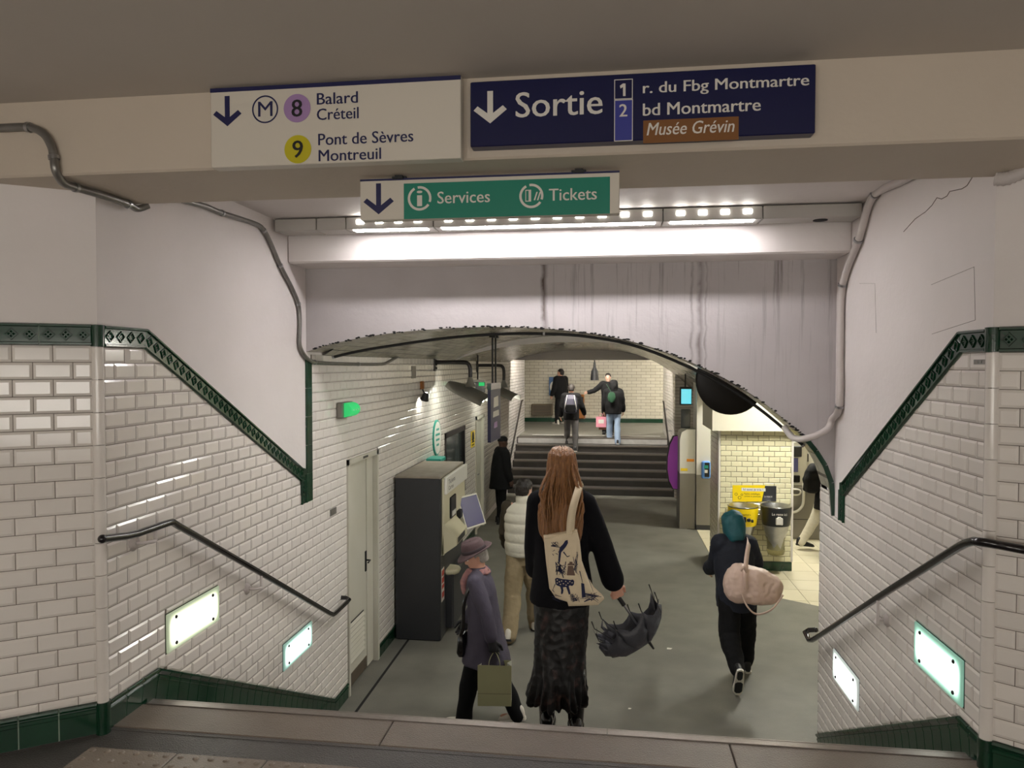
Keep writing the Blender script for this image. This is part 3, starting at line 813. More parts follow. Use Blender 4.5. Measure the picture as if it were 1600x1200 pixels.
# =================================================================== LAMPS
def glow_panel(name, col, strength, edge, hu, hv, tube=.32):
    """frosted pane lamp: tube glow and weaker tinted rim painted into the emission"""
    m, nt, b = _m(name); N = nt.nodes; L = nt.links
    tc = N.new('ShaderNodeTexCoord'); sp = N.new('ShaderNodeSeparateXYZ'); L.new(tc.outputs['Object'], sp.inputs[0])
    fs = []
    for i, h, soft in ((0, hu, .3), (1, hv, .8)):
        a = math_node(nt, 'DIVIDE', math_node(nt, 'ABSOLUTE', sp.outputs[i]), h)
        g = N.new('ShaderNodeMapRange'); g.interpolation_type = 'SMOOTHSTEP'; g.inputs['From Min'].default_value = 1.0; g.inputs['From Max'].default_value = 1 - soft; L.new(a, g.inputs['Value'])
        fs.append(g.outputs[0])
    f = math_node(nt, 'MULTIPLY', fs[0], fs[1])
    mx = N.new('ShaderNodeMix'); mx.data_type = 'RGBA'; mx.inputs[6].default_value = edge; mx.inputs[7].default_value = col; L.new(f, mx.inputs[0])
    L.new(mx.outputs[2], b.inputs['Emission Color'])
    st_ = math_node(nt, 'ADD', math_node(nt, 'MULTIPLY', f, strength), .42)
    L.new(st_, b.inputs['Emission Strength'])
    b.inputs['Base Color'].default_value = (.25, .32, .28, 1); b.inputs['Roughness'].default_value = .15
    MATS[name] = m
emit('tube_cool', (1.0, .955, .965, 1), LAMP['stair'])
emit('led', (1.0, .97, .9, 1), LAMP['led'])
emit('landing_fill', (1.0, .95, .87, 1), LAMP['landing'])
emit('hall_fill', (1.0, .99, .93, 1), LAMP['hall'])
emit('tube_right', (1.0, .98, .88, 1), LAMP['right'])
emit('tube_sconce', (.98, 1.0, .88, 1), LAMP['sconce'])
emit('tube_far', (1.0, .95, .84, 1), LAMP['far'])
emit('spot_glow', (1.0, .97, .86, 1), LAMP['spot'])
emit('green_glow', (.03, .62, .16, 1), .75); MATS['green_glow'].node_tree.nodes['Principled BSDF'].inputs['Base Color'].default_value = (.02, .3, .1, 1)
emit('cyan_glow', (.03, .62, .75, 1), 1.0)
glow_panel('pane_warm', (1, 1, .93, 1), LAMP['panel'], (.62, .68, .42, 1), .26, .109)
glow_panel('pane_cool', (.95, 1, 1, 1), LAMP['panel'], (.35, .62, .52, 1), .253, .101)
glow_panel('pane_white', (1, 1, .98, 1), LAMP['panel'], (.9, .95, .9, 1), .259, .107)
glow_panel('pane_green', (1, 1, .96, 1), LAMP['panel'], (.25, .60, .44, 1), .26, .111)

# strip light above the stairs: trunking of modules, lit ones with LEDs and a diffuser
YF0, YF1 = 4.80, 4.99
def fx(x, y=350): return onY(x, y, YF0).x
trunk = thing('strip_light', 'long grey metal strip light with rows of small lit squares above the stairs', 'light', (-.4, 4.95, 3.95))
mods = [(XL + .02, fx(494), 0), (fx(494), fx(540), 0), (fx(540), fx(677), 5), (fx(677), fx(1036), 10), (fx(1036), fx(1192), 4), (fx(1192), XR - .02, 0)]
ZT, ZU = 4.035, 3.952
for x0, x1, n in mods:
    MB().bbox((x0 + .003, YF0, ZU), (x1 - .003, YF1 - .005, ZT), .004).build('housing', 'fixture_paint', trunk)
    if n:
        MB().box((x0 + .05, YF0 + .012, ZU - .004), (x1 - .05, YF0 + .085, ZU + .001)).build('diffuser', 'tube_cool', trunk)
        a, b = x0 + .04, x1 - .04
        if n == 4: a, b = fx(1046), fx(1186)
        if n == 5: a, b = fx(548), fx(668); n = 4
        if n == 10: a, b = fx(684), fx(1030)
        for k in range(n):
            c = a + (b - a) * (k + .5) / n
            MB().box((c - .026, YF0 - .004, ZU + .036), (c + .026, YF0 + .002, ZU + .064)).build('light_emitting_square', 'led', trunk)
MB().box((XL + .02, YF0 + .06, ZT), (XR - .02, YF1, ZT + .012)).build('mounting_rail', 'matte_black', trunk)
MB().lathe([(.045, ZU - .004), (.045, ZU + .001)], (fx(1288), YF0 + .09, 0), 16).build('cable_hole', 'matte_black', trunk)

# four frosted wall lights beside the stairs
def wall_pane(fr, r, m, label):
    u0, u1, v0, v1 = r; cu, cv = (u0 + u1) / 2, (v0 + v1) / 2
    t = thing('wall_light', label, 'light', fr.P(cu, v0), group='frosted wall lights beside the stairs')
    MB().prism([(u0, v0), (u1, v0), (u1, v1), (u0, v1)], fr.fn(), -.0, .006).build('back_box', 'dark_steel', t)
    b = MB(); w, h = (u1 - u0) / 2 - .004, (v1 - v0) / 2 - .004
    b.bbox((-w, -h, 0), (w, h, .012), .003)
    mw = fr.mw.copy(); mw.translation = fr.P(cu, cv, .006)
    b.build('glass_pane', m, t, mw)
    for a in (-1, 1):
        for c in (-1, 1):
            s = MB(); s.lathe([(.010, 0), (.010, .005), (.005, .008)], (0, 0, 0), 10)
            mw = fr.mw.copy(); mw.translation = fr.P(cu + a * (w - .075), cv + c * (h - .035), .018)
            s.build('screw', 'dark_steel', t, mw)
wall_pane(FL, HOLES_L[0], 'pane_warm', 'lit frosted glass wall light with a yellowish rim, below the left handrail knee')
wall_pane(FL, HOLES_L[1], 'pane_cool', 'lit frosted glass wall light with a pale green rim, near the white double door')
wall_pane(FR, HOLES_R[0], 'pane_green', 'lit frosted glass wall light with a bright green rim, on the right stair wall')
wall_pane(FR, HOLES_R[1], 'pane_white', 'evenly white lit wall light under the curled end of the right handrail')

# ceiling luminaires out of the camera's view, the near hall one an added fill
def batten(name, c, L, along, m, label, wd=.1):
    t = thing(name, label, 'light', c)
    x, y, z = c
    dx, dy = (L / 2, wd) if along == 'X' else (wd, L / 2)
    MB().bbox((x - dx, y - dy, z), (x + dx, y + dy, z + .06), .006).build('housing', 'grey_metal', t)
    MB().bbox((x - dx + .03, y - dy + .015, z - .02), (x + dx - .03, y + dy - .015, z + .001), .006).build('diffuser', m, t)
for cx, lab in ((-1.9, 'added unseen glowing box lighting the landing from its back wall towards the left handrail'), (1.1, 'added unseen glowing box lighting the landing from its back wall towards the right handrail')):
    lt = thing('added_light_box', lab, 'light', (cx, -3.2, 2.1))  # added behind the camera, wide and weak to light the landing softly
    MB().bbox((cx - 1.0, -3.198, 2.05), (cx + 1.0, -3.08, 3.15), .01).build('housing', 'dark_steel', lt)
    MB().bbox((cx - .95, -3.09, 2.1), (cx + .95, -3.06, 3.1), .01).build('diffuser', 'landing_fill', lt)
batten('ceiling_light', (2.75, 9.5, 3.36), 1.1, 'Y', 'tube_right', 'ceiling strip light in the ticket hall before the pillar', .12)
batten('ceiling_light', (3.0, 13.0, 3.34), 1.0, 'X', 'tube_right', 'ceiling strip light in the ticket hall behind the pillar', .12)
batten('ceiling_light', (-.3, 6.1, 3.37), 1.8, 'X', 'hall_fill', 'added fill light hidden behind the arch under the near hall vault')  # added fill for the near hall, kept out of sight above the arch
batten('ceiling_light', (-.6, 17.62, 4.15), 2.6, 'X', 'tube_far', 'ceiling strip light behind the lintel of the far steps', .1)
batten('ceiling_light', (3.6, 21.8, 4.15), 2.0, 'X', 'tube_far', 'ceiling strip light at the right of the far passage', .1)

# =================================================================== SIGNS
YS = 2.70        # face of the signs on the beam
UX, UZ = Vector((1, 0, 0)), Vector((0, 0, 1))
def depth(p): return (Vector(p) - EYE).dot(FW)
def ptext(parent, s, m, bl, xr, hpx, Y, bold=.028, shear=0.0, lift=.0015):
    O = onY(bl[0], bl[1], Y); w = onY(xr, bl[1], Y).x - O.x; h = hpx * depth(O) / FPX
    return put_text(parent, s, m, O, UX, UZ, w, h, lift, bold, shear)
def flat(parent, name, poly, m, Y, lift=.001, th=.001):
    """thin print/plate on a plane facing the landing; poly = (x,z)"""
    return MB().prism(poly, lambda u, v, h: (u, Y - h, v), lift, lift + th).build(name, m, parent)
def rect_px(x0, y0, x1, y1, Y):
    a = onY(x0, y0, Y); b = onY(x1, y1, Y); return [(a.x, b.z), (b.x, b.z), (b.x, a.z), (a.x, a.z)]
def ring_px(parent, name, c, r0, r1, m, Y, a0=0, a1=360, n=40, lift=.0015):
    o = onY(c[0], c[1], Y); k = depth(o) / FPX; N = max(3, int(n * abs(a1 - a0) / 360)); mb = MB()
    pts = []
    for i in range(N + 1):
        a = math.radians(a0 + (a1 - a0) * i / N)
        pts.append(((o.x + r0 * k * math.cos(a), Y - lift, o.z + r0 * k * math.sin(a)), (o.x + r1 * k * math.cos(a), Y - lift, o.z + r1 * k * math.sin(a))))
    vs = [q for p in pts for q in p]
    mb.add(vs, [(2 * i, 2 * i + 1, 2 * i + 3, 2 * i + 2)[::-1] for i in range(N)])
    return mb.build(name, m, parent)
def disc_px(parent, name, c, r, m, Y, lift=.001, n=36):
    o = onY(c[0], c[1], Y); k = depth(o) / FPX
    return flat(parent, name, [(o.x + r * k * math.cos(2 * PI * i / n), o.z + r * k * math.sin(2 * PI * i / n)) for i in range(n)], m, Y, lift)
def arrow_px(parent, cx, top, tip, hw, th, m, Y):
    o = onY(cx, tip, Y); k = depth(o) / FPX; H = (tip - top) * k; w = hw * k; t = th * k
    p = [(-t / 2, H), (-t / 2, t * 1.75), (-w + t * .45, w * 1.0 + t * .35), (-w - t * .25, w * 1.0 - t * .35), (0, 0)]
    p = [(0, 0)] + [(-x, z) for x, z in p[:-1]][::-1] + p[:-1]
    return flat(parent, 'arrow', [(o.x + x, o.z + z) for x, z in p], m, Y, .001)

s1 = thing('direction_sign', 'white metro direction sign with line 8 and 9 roundels on the beam', 'sign', (-1.08, 2.73, 3.80))
a = onY(330, 270, YS); b = onY(720, 127, YS)
MB().bbox((a.x, YS, 3.802), (b.x, 2.758, 4.112), .003).build('panel', 'sign_white', s1)
flat(s1, 'top_edge', [(a.x, 4.096), (b.x, 4.096), (b.x, 4.112), (a.x, 4.112)], 'navy_ink', YS, .0005, .001)
arrow_px(s1, 355.6, 150.7, 197.4, 21.5, 8, 'navy_ink', YS)
ring_px(s1, 'metro_ring', (414.5, 171), 19.2, 21.6, 'navy_ink', YS)
ptext(s1, 'M', 'navy_ink', (403.6, 182.6), 426.2, 23, YS, .01)
disc_px(s1, 'line_roundel', (464.4, 169.3), 22, 'lilac', YS)
ptext(s1, '8', 'black_ink', (455.9, 183.2), 473, 26.5, YS, .03, lift=.003)
disc_px(s1, 'line_roundel', (465.6, 233.4), 22, 'olive_yellow', YS)
ptext(s1, '9', 'black_ink', (457.3, 247), 474.2, 26.5, YS, .03, lift=.003)
for s, bl, xr, h in (('Balard', (495.3, 164), 559.6, 17.8), ('Créteil', (495.3, 188.2), 560.8, 17.8), ('Pont de Sèvres', (497.4, 227.5), 646.2, 18.2), ('Montreuil', (498, 252.5), 595.8, 17.6)):
    ptext(s1, s, 'navy_ink', bl, xr, h, YS)

s2 = thing('exit_sign', 'navy blue Sortie exit sign with white lettering on the beam', 'sign', (.1, 2.73, 3.84))
a = onY(735, 238, YS); b = onY(1275, 108, YS)
MB().bbox((a.x, YS, 3.842), (b.x, 2.758, 4.085), .003).build('panel', 'sign_navy', s2)
arrow_px(s2, 766, 143, 193, 24, 9, 'white_ink', YS)
ptext(s2, 'Sortie', 'white_ink', (805.5, 184.3), 941.6, 39, YS, .02)
def frame_px(parent, x0, y0, x1, y1, t=1.2, fill=None):
    r = rect_px(x0, y0, x1, y1, YS); i = rect_px(x0 + t, y0 + t, x1 - t, y1 - t, YS)
    mb = MB(); vs = [(p[0], YS - .0015, p[1]) for p in r + i]
    mb.add(vs, [(k, (k + 1) % 4, 4 + (k + 1) % 4, 4 + k) for k in range(4)]); mb.build('number_frame', 'white_ink', parent)
    if fill: flat(parent, 'number_field', i, fill, YS, .0003, .0006)
frame_px(s2, 959.8, 124.6, 988.6, 154.6)
frame_px(s2, 959.8, 156.4, 988.6, 220.2, fill='sign_blue')
p1 = [(968.5, 134.5), (973.2, 130.8), (977.4, 130.8), (977.4, 150.3), (973.4, 150.3), (973.4, 136), (969.6, 138.6)][::-1]
flat(s2, 'lettering', [(onY(x, y, YS).x, onY(x, y, YS).z) for x, y in p1], 'white_ink', YS, .001)
ptext(s2, '2', 'white_ink', (967.4, 182.6), 980.2, 19.2, YS, .03)
ptext(s2, 'r. du Fbg Montmartre', 'white_ink', (1004.3, 151.8), 1264, 22.5, YS)
ptext(s2, 'bd Montmartre', 'white_ink', (1004.3, 181.4), 1188.5, 19.0, YS)
flat(s2, 'brown_field', rect_px(1005, 188.6, 1154, 218.2, YS), 'sign_brown', YS, .0004, .0006)
ptext(s2, 'Musée Grévin', 'white_ink', (1010.3, 212), 1147.5, 19.5, YS, .02, .22)

YH = 2.93
s3 = thing('hanging_sign', 'white and green Services and Tickets sign hanging below the beam', 'sign', (-.5, 2.95, 3.62))
a = onY(563, 347, YH); b = onY(968, 268, YH)
zb, zt = 3.625, 3.795
MB().bbox((a.x, YH, zb), (b.x, YH + .05, zt), .003).build('panel', 'sign_white', s3)
flat(s3, 'top_edge', [(a.x, zt - .008), (b.x, zt - .008), (b.x, zt), (a.x, zt)], 'navy_ink', YH, .0005, .001)
arrow_px(s3, 591.8, 287, 335, 22.5, 8, 'navy_ink', YH)
g = rect_px(631, 287, 953, 333.8, YH)
flat(s3, 'green_field', g, 'sign_green', YH, .0005, .0008)
for c, gaps in (((655.9, 310.2), ((-50, 5, 115), (128, 300, 0))), ((830.3, 306.4), None)):
    ring_px(s3, 'pictogram_ring', c, 15.2, 19, 'white_ink', YH, -20, 100, lift=.003)
    ring_px(s3, 'pictogram_ring', c, 15.2, 19, 'white_ink', YH, 118, 325, lift=.003)
ptext(s3, 'i', 'white_ink', (651.5, 322.5), 660.4, 24, YH, .03, lift=.003)
ptext(s3, 'Services', 'white_ink', (683.6, 318.6), 765.8, 18.6, YH, .02, lift=.003)
ptext(s3, 'Tickets', 'white_ink', (857.7, 314.2), 932.6, 18.6, YH, .02, lift=.003)
flat(s3, 'ticket_pictogram', rect_px(821, 297, 830, 315, YH), 'white_ink', YH, .0018, .0008)
flat(s3, 'ticket_stripe', rect_px(822.2, 298.4, 826, 313.8, YH), 'sign_green', YH, .003, .0004)
for dx in (0, 5):
    p = [onY(834 + dx, 313, YH), onY(836.2 + dx, 313, YH), onY(840.4 + dx, 300, YH), onY(838.2 + dx, 300, YH)]
    flat(s3, 'ticket_slash', [(q.x, q.z) for q in p], 'white_ink', YH, .0018, .0008)
for px in (622, 904):
    x = onY(px, 265, YH).x
    mb = MB(); mb.box((x - .016, YH + .005, zt), (x + .016, YH + .045, ZB + .001)); mb.box((x - .03, YH + .015, zt + .002), (x + .03, YH + .03, zt + .012))
    mb.box((x - .022, YH - .012, zt - .004), (x + .022, YH + .062, zt + .004)); mb.build('hanger', 'black', s3)

# =================================================================== HANDRAILS
def on_frame(x, y, fr, h):
    d = ray(x, y); return EYE + d * ((fr.O + fr.N * h - EYE).dot(fr.N) / d.dot(fr.N))
HO = .085
def handrail(label, pts, brackets, fr, loc):
    t = thing('handrail', label, 'handrail', loc)
    MB().tube(pts, .0185, 12).build('rail', 'black_rail', t)
    for e_ in (pts[0], pts[-1]): MB().ball(e_, .02, 10, 8).build('rail_end', 'black_rail', t)
    for c, e in brackets:          # rosette on the wall, arm, upright under the rail
        b = MB(); C = Vector(c); n = fr.N
        rp = [(.042, .0), (.042, .008), (.03, .014), (.03, .02), (.017, .026)]
        rs = []
        u = fr.U; z = Vector((0, 0, 1))
        for r, h in rp: rs.append([C + n * h + (u * math.cos(2 * PI * k / 16) + z * math.sin(2 * PI * k / 16)) * r for k in range(16)])
        b.rings(rs, 0, True)
        E = Vector(e); k1 = C + n * .02; k2 = C + n * HO; k3 = Vector((E.x, E.y, C.z)); k3 = k3 + n * (HO - (k3 - fr.O).dot(n))
        b.tube(smooth_path([k1, C + n * (HO * .7), C + n * HO + (k3 - k2) * .5, k3 - (k3 - k2) * .05, k3 + z * .02, E - z * .012], 4), .009, 8)
        b.build('bracket', 'painted_conduit', t)
    return t
lp = [on_frame(x, y, FL, HO) for x, y in ((160, 842), (178, 840), (196, 838), (214, 834), (240, 825), (262, 817.5), (269, 815.5))]
down = [on_frame(x, y, FL, HO) for x, y in ((276, 820), (400, 891), (514, 957.5))]
hook = [on_frame(520, 960.5, FL, HO), on_frame(524, 958, FL, HO), on_frame(542, 941, FL, HO), on_frame(545.5, 937, FL, HO)]
hend = hook[-1] + Vector((-.03, .015, .01)); hook += [hend, hend + Vector((-.05, 0, 0))]
handrail('black handrail on white brackets down the left stair wall', lp + down + hook, [(on_frame(207, 848, FL, 0), on_frame(243, 824, FL, HO)), (on_frame(384, 920, FL, 0), on_frame(408, 896, FL, HO))], FL, (XL + .08, 4.5, 1.5))
rp = [FSR.P(1.1, 2.31 + .0, HO), on_frame(1600, 859, FSR, HO), on_frame(1560, 851.5, FSR, HO)]
rp += [on_frame(x, y, FR, HO) for x, y in ((1540, 848), (1522, 845.5), (1510, 848.5), (1497, 855), (1400, 915.5), (1276, 996))]
q = on_frame(1269, 1000, FR, HO)
rp += [q, on_frame(1264, 1000, FR, HO), on_frame(1258, 988, FR, HO)]
rp += [rp[-1] + Vector((.03, .01, .015)), rp[-1] + Vector((.08, .01, .02))]
handrail('black handrail down the right stair wall with a curled lower end', rp, [(on_frame(1388, 969, FR, 0), on_frame(1372, 934, FR, HO))], FR, (XR - .08, 4.5, 1.5))

# =================================================================== CONDUITS
def conduit(name, label, pts, r, m, clips=(), ribs=None, n=10, k=5):
    pts = [Vector(p) for p in pts]
    t = thing(name, label, 'pipe', pts[0])
    P = smooth_path(pts, k)
    if ribs:
        Q = []; R = []
        for i in range(len(P) - 1):
            L = (P[i + 1] - P[i]).length; nn = max(1, int(L / ribs))
            for j in range(nn):
                Q.append(P[i].lerp(P[i + 1], j / nn)); R.append(r * (1.0 if (len(Q) % 2) else .86))
        MB().tube(Q, R, n).build('pipe', m, t)
    else: MB().tube(P, r, n).build('pipe', m, t)
    for c in clips:
        c = Vector(c); i = min(range(len(P)), key=lambda q: (P[q] - c).length)
        d = (P[min(i + 1, len(P) - 1)] - P[max(i - 1, 0)]).normalized()
        MB().tube([P[i] - d * .008, P[i] + d * .008], r * 1.28, n).build('clip', 'steel', t)
    return t
yb = 2.735
c1 = [onY(-60, 201, yb), onY(0, 200, yb), onY(45, 199, yb), onY(68, 209, yb), onY(80, 228, yb), onY(84, 246, yb), onY(87, 266, yb)]
c1 += [onZ(98, 285, ZB - .02), onZ(118, 293, ZB - .02), onZ(160, 305, ZB - .02), onZ(200, 319, ZB - .02)]
c1 += [onZ(213, 324, ZB - .02) + Vector((0, .01, -.004)), onZ(213, 324, ZB - .02) + Vector((.03, .05, .02))]
conduit('conduit', 'grey metal conduit bent over the left end of the sign beam', c1, .017, 'conduit', (c1[2], c1[5], c1[8], c1[10]))
XW = XL + .02
c2p = [onX(x, y, XW) for x, y in ((285, 313), (320, 322), (347, 333), (400, 350), (412, 360), (422, 378), (438, 415), (456, 450), (466, 475), (468.5, 500), (468, 535), (472, 549), (480, 560), (492, 566), (520, 568), (560, 569), (595, 569), (606, 566), (622, 557))]
conduit('conduit', 'slim grey conduit running down the left plaster wall and into the arch', c2p, .0155, 'conduit', [c2p[i] for i in (2, 4, 6, 8, 13, 15)])
XW = XR - .026
c3p = [onX(x, y, XW) for x, y in ((1440, 262), (1412, 281), (1385, 293), (1368, 303), (1359, 318), (1353, 335), (1342, 375), (1326, 415), (1317, 445), (1314, 480), (1313, 560), (1312, 635))]
Yw = 5.345
c3p += [onY(x, y, Yw) for x, y in ((1306, 655), (1293, 670), (1276, 680), (1262, 684.5))]
c3p += [onY(1250, 686, 5.40), onY(1238, 683, 5.5), onY(1226, 668, 5.62)]
c3p = [Vector((min(p.x, XR - .028), p.y, p.z)) for p in c3p]
conduit('conduit', 'white painted conduit curving down the right corner of the arch wall', c3p, .024, 'painted_conduit', [c3p[i] for i in (3, 6, 8, 11)], ribs=None)
c4p = [on_frame(x, y, FSR, .035) for x, y in ((1556, 279), (1572, 279), (1590, 272), (1625, 256), (1700, 235))]
conduit('flexible_conduit', 'ribbed flexible conduit under the right end of the sign beam', c4p, .03, 'painted_conduit', ribs=.006)
soff = [onY(x, y, 5.655) for x, y in ((521, 558), (560, 549), (620, 539), (700, 528), (780, 522), (850, 521.5), (920, 526), (1000, 542), (1100, 585), (1180, 634), (1255, 692))]
def z_arch(x):
    for k in range(len(AC) - 1):
        if AC[k][0] <= x <= AC[k + 1][0]: return AC[k][1] + (AC[k + 1][1] - AC[k][1]) * (x - AC[k][0]) / max(1e-6, AC[k + 1][0] - AC[k][0])
    return AC[-1][1]
soff = [Vector((p.x, p.y, min(p.z, z_arch(p.x) - .016))) for p in soff]
conduit('cable_pipe', 'thin black cable pipe following the far edge of the arch', soff, .012, 'black', (soff[0], soff[5], soff[-1]))
c5 = [onX(x, y, XL + .02) for x, y in ((650, 549), (668, 551), (690, 553.5), (720, 557), (735, 559))]
conduit('cable_pipe', 'thin grey cable pipe on the hall wall above the bracket lamps', c5, .014, 'dark_steel')

# plaster crack and pencil marks, small plates
def mark(parent, name, pts, r=.0013, m='grout'):
    MB().tube(pts, r, 5, cap=False).build(name, m, parent)
mark(wall_right, 'crack', [onX(x, y, XR - .0005) for x, y in ((1520, 276), (1511, 290), (1503, 295), (1484, 299), (1480, 306), (1471, 311), (1464, 309), (1456, 321), (1446, 331), (1430, 342), (1412, 362))], .002)
mark(wall_right, 'pencil_line', [onX(x, y, XR - .0005) for x, y in ((1455, 445), (1522, 417), (1524, 500), (1456, 522))], .0010)
mark(wall_right, 'pencil_line', [onX(x, y, XR - .0005) for x, y in ((1343, 443), (1367, 443), (1369, 520))], .0010)
def plate(fr, x0, y0, x1, y1, label, m='grey_metal', text=None, ink='black_ink', name='wall_plate', cat='plate', h=.012):
    a = on_frame(x0, y1, fr, h); b = on_frame(x1, y0, fr, h)
    ua, ub = sorted(((a - fr.O).dot(fr.U), (b - fr.O).dot(fr.U))); va, vb = sorted((a.z, b.z))
    t = thing(name, label, cat, fr.P((ua + ub) / 2, va))
    MB().prism([(ua, va), (ub, va), (ub, vb), (ua, vb)], fr.fn(), h - .004, h + .002).build('panel', m, t)
    if text:
        for k in range(3):
            a0 = ua + (ub - ua) * (.16 + .25 * k); MB().prism([(a0, va + (vb - va) * .25), (a0 + (ub - ua) * .16, va + (vb - va) * .25), (a0 + (ub - ua) * .16, vb - (vb - va) * .25), (a0, vb - (vb - va) * .25)], fr.fn(), h + .002, h + .0035).build('worn_figure', 'grey_metal', t)
    return t
plate(FR, 1522, 561.5, 1545, 569.5, 'small grey number plate on the top tile row of the right stair wall', text='   ', m='conduit')
plate(FL, 516, 802, 525.5, 797, 'tiny grey number plate on the tiles left of the white double door', text='   ', m='conduit')

# =================================================================== LEFT SIDE OF THE LOWER HALL
# double door with louvre
dd = thing('double_door', 'off-white double door with a louvre in the left hall wall', 'door', (XL, 6.65, 0))
f = MB(); y0, y1, zt = DOOR[0], DOOR[1], DOOR[3]
for r in ((y0, y0 + .035, 0, zt), (y1 - .05, y1, 0, zt), (y0, y1, zt - .05, zt)):
    f.prism([(r[0], r[2]), (r[1], r[2]), (r[1], r[3]), (r[0], r[3])], FL.fn(), -.1, .02)
f.build('frame', 'door_paint', dd)
ym = onX(573, 850, XL - .03).y
lf = MB(); lf.bbox((XL - .075, y0 + .037, .13), (XL - .035, ym - .003, zt - .052), .003); lw = lf.build('wide_leaf', 'door_paint', dd)
MB().bbox((XL - .075, y0 + .037, .012), (XL - .033, ym - .003, .13), .003).build('kick_plate', 'door_dirt', dd)
lf = MB(); lf.bbox((XL - .075, ym + .003, .015), (XL - .028, y1 - .052, zt - .052), .003); lf.build('narrow_leaf', 'door_paint', dd)
ya, yb2 = y0 + .07, ym - .09
MB().box((XL - .034, ya, .22), (XL - .0335, yb2, .62)).build('louvre_gap', 'black', lw)
for k in range(8):
    z = .24 + k * .048
    MB().add([(XL - .034, ya, z + .03), (XL - .034, yb2, z + .03), (XL - .018, yb2, z), (XL - .018, ya, z), (XL - .034, ya, z + .022), (XL - .034, yb2, z + .022)], [(3, 2, 1, 0), (4, 5, 2, 3)]).build('louvre_slat', 'door_paint', lw)
h = MB(); h.box((XL - .036, ym - .045, .98), (XL - .026, ym - .01, 1.18)); h.build('lock_plate', 'black', dd)
h = MB(); h.tube([(XL - .03, ym - .028, 1.09), (XL + .015, ym - .028, 1.09), (XL + .018, ym - .10, 1.085)], .008, 8); h.build('handle', 'black', dd)
MB().box((XL + .02, 6.62, zt - .038), (XL + .0215, 6.76, zt - .016)).build('name_plate', 'dark_steel', dd)
# ticket machine
tm = thing('ticket_machine', 'tall charcoal ticket machine with a cream front against the left hall wall', 'ticket machine', (-2.06, 8.2, 0))
mx0, mx1, my0, my1, mz = XL + .03, -1.80, 7.61, 8.84, 1.79
MB().bbox((mx0, my0, 0.0), (mx1, my1, mz), .012).build('cabinet', 'charcoal', tm)
MB().bbox((mx0 - .0, my0 - .005, mz - .01), (mx1 + .005, my1 + .005, mz + .018), .006).build('top_cover', 'machine_top', tm)
fp = MB().bbox((mx1, my0 + .05, .93), (mx1 + .03, my1 - .02, mz - .01), .008).build('front_panel', 'cream_plastic', tm)
hd = MB().bbox((mx1 + .03, my0 + .05, 1.60), (mx1 + .06, my1 - .02, mz), .008).build('header', 'white_plastic', tm)
put_text(hd, 'Tickets', 'black_ink', (mx1 + .061, my0 + .14, 1.70), (0, 1, 0), UZ, .34, .05, .001, .0)
put_text(hd, 'Cartes', 'black_ink', (mx1 + .061, my0 + .14, 1.635), (0, 1, 0), UZ, .25, .045, .001, .0)
MB().bbox((mx1 + .03, my0 + .32, 1.28), (mx1 + .05, my0 + .6, 1.52), .01).build('card_terminal', 'black', fp)
MB().bbox((mx1 + .05, my0 + .37, 1.30), (mx1 + .056, my0 + .55, 1.36), .004).build('keypad', 'white_plastic', fp)
# lower pulpit part: sloping console, coin tray, sticker
pf = MB(); pf.prism([(mx1, .93), (mx1 + .17, 1.05), (mx1 + .17, 1.13), (mx1 + .03, 1.27)], lambda u, v, h: (u, h, v), my0 + .05, my0 + .62); pf.build('console', 'cream_plastic', tm)
MB().prism([(mx1 + .172, 1.06), (mx1 + .172, 1.12), (mx1 + .06, 1.235), (mx1 + .05, 1.22)], lambda u, v, h: (u, h, v), my0 + .12, my0 + .5).build('console_slot', 'charcoal', tm)
MB().bbox((mx1 + .03, my0 + .7, 1.2), (mx1 + .08, my0 + .82, 1.3), .01).build('coin_slot', 'black', tm)
sc = MB(); c = Vector((mx1 + .14, my1 - .14, 1.22)); ax = Vector((.30, .62, 0)).normalized(); up = Vector((-.32, 0.12, .94)).normalized(); nn = ax.cross(up)
def scr(w, h, d): return [c + ax * (a * w) + up * (b * h) + nn * d for a, b in ((-1, -1), (1, -1), (1, 1), (-1, 1))]
MB().rings([scr(.19, .19, -.05), scr(.2, .2, 0)]).build('screen_housing', 'white_plastic', tm)
MB().rings([scr(.18, .18, .0), scr(.175, .175, .006)]).build('screen', 'screen', tm)
tr = MB(); tr.lathe([(.02, .62), (.11, .66), (.13, .70), (.12, .72)], (mx1 + .02, my0 + .36, 0), 20); tr.build('ticket_tray', 'cream_plastic', tm)
MB().bbox((mx1 - .02, my0 + .25, .05), (mx1 + .09, my1 - .05, .68), .02).build('lower_housing', 'charcoal', tm)
stk = MB().box((mx1, my0 + .04, .42), (mx1 + .003, my0 + .17, .78)).build('sticker', 'white_plastic', tm)
mat('red_print', srgb(196, 60, 44), .5)
for k, (za, zb_) in enumerate(((.70, .76), (.62, .68), (.56, .60), (.46, .52))):
    MB().box((mx1 + .003, my0 + .055, za), (mx1 + .0045, my0 + .155, zb_)).build('sticker_print', 'red_print', stk)
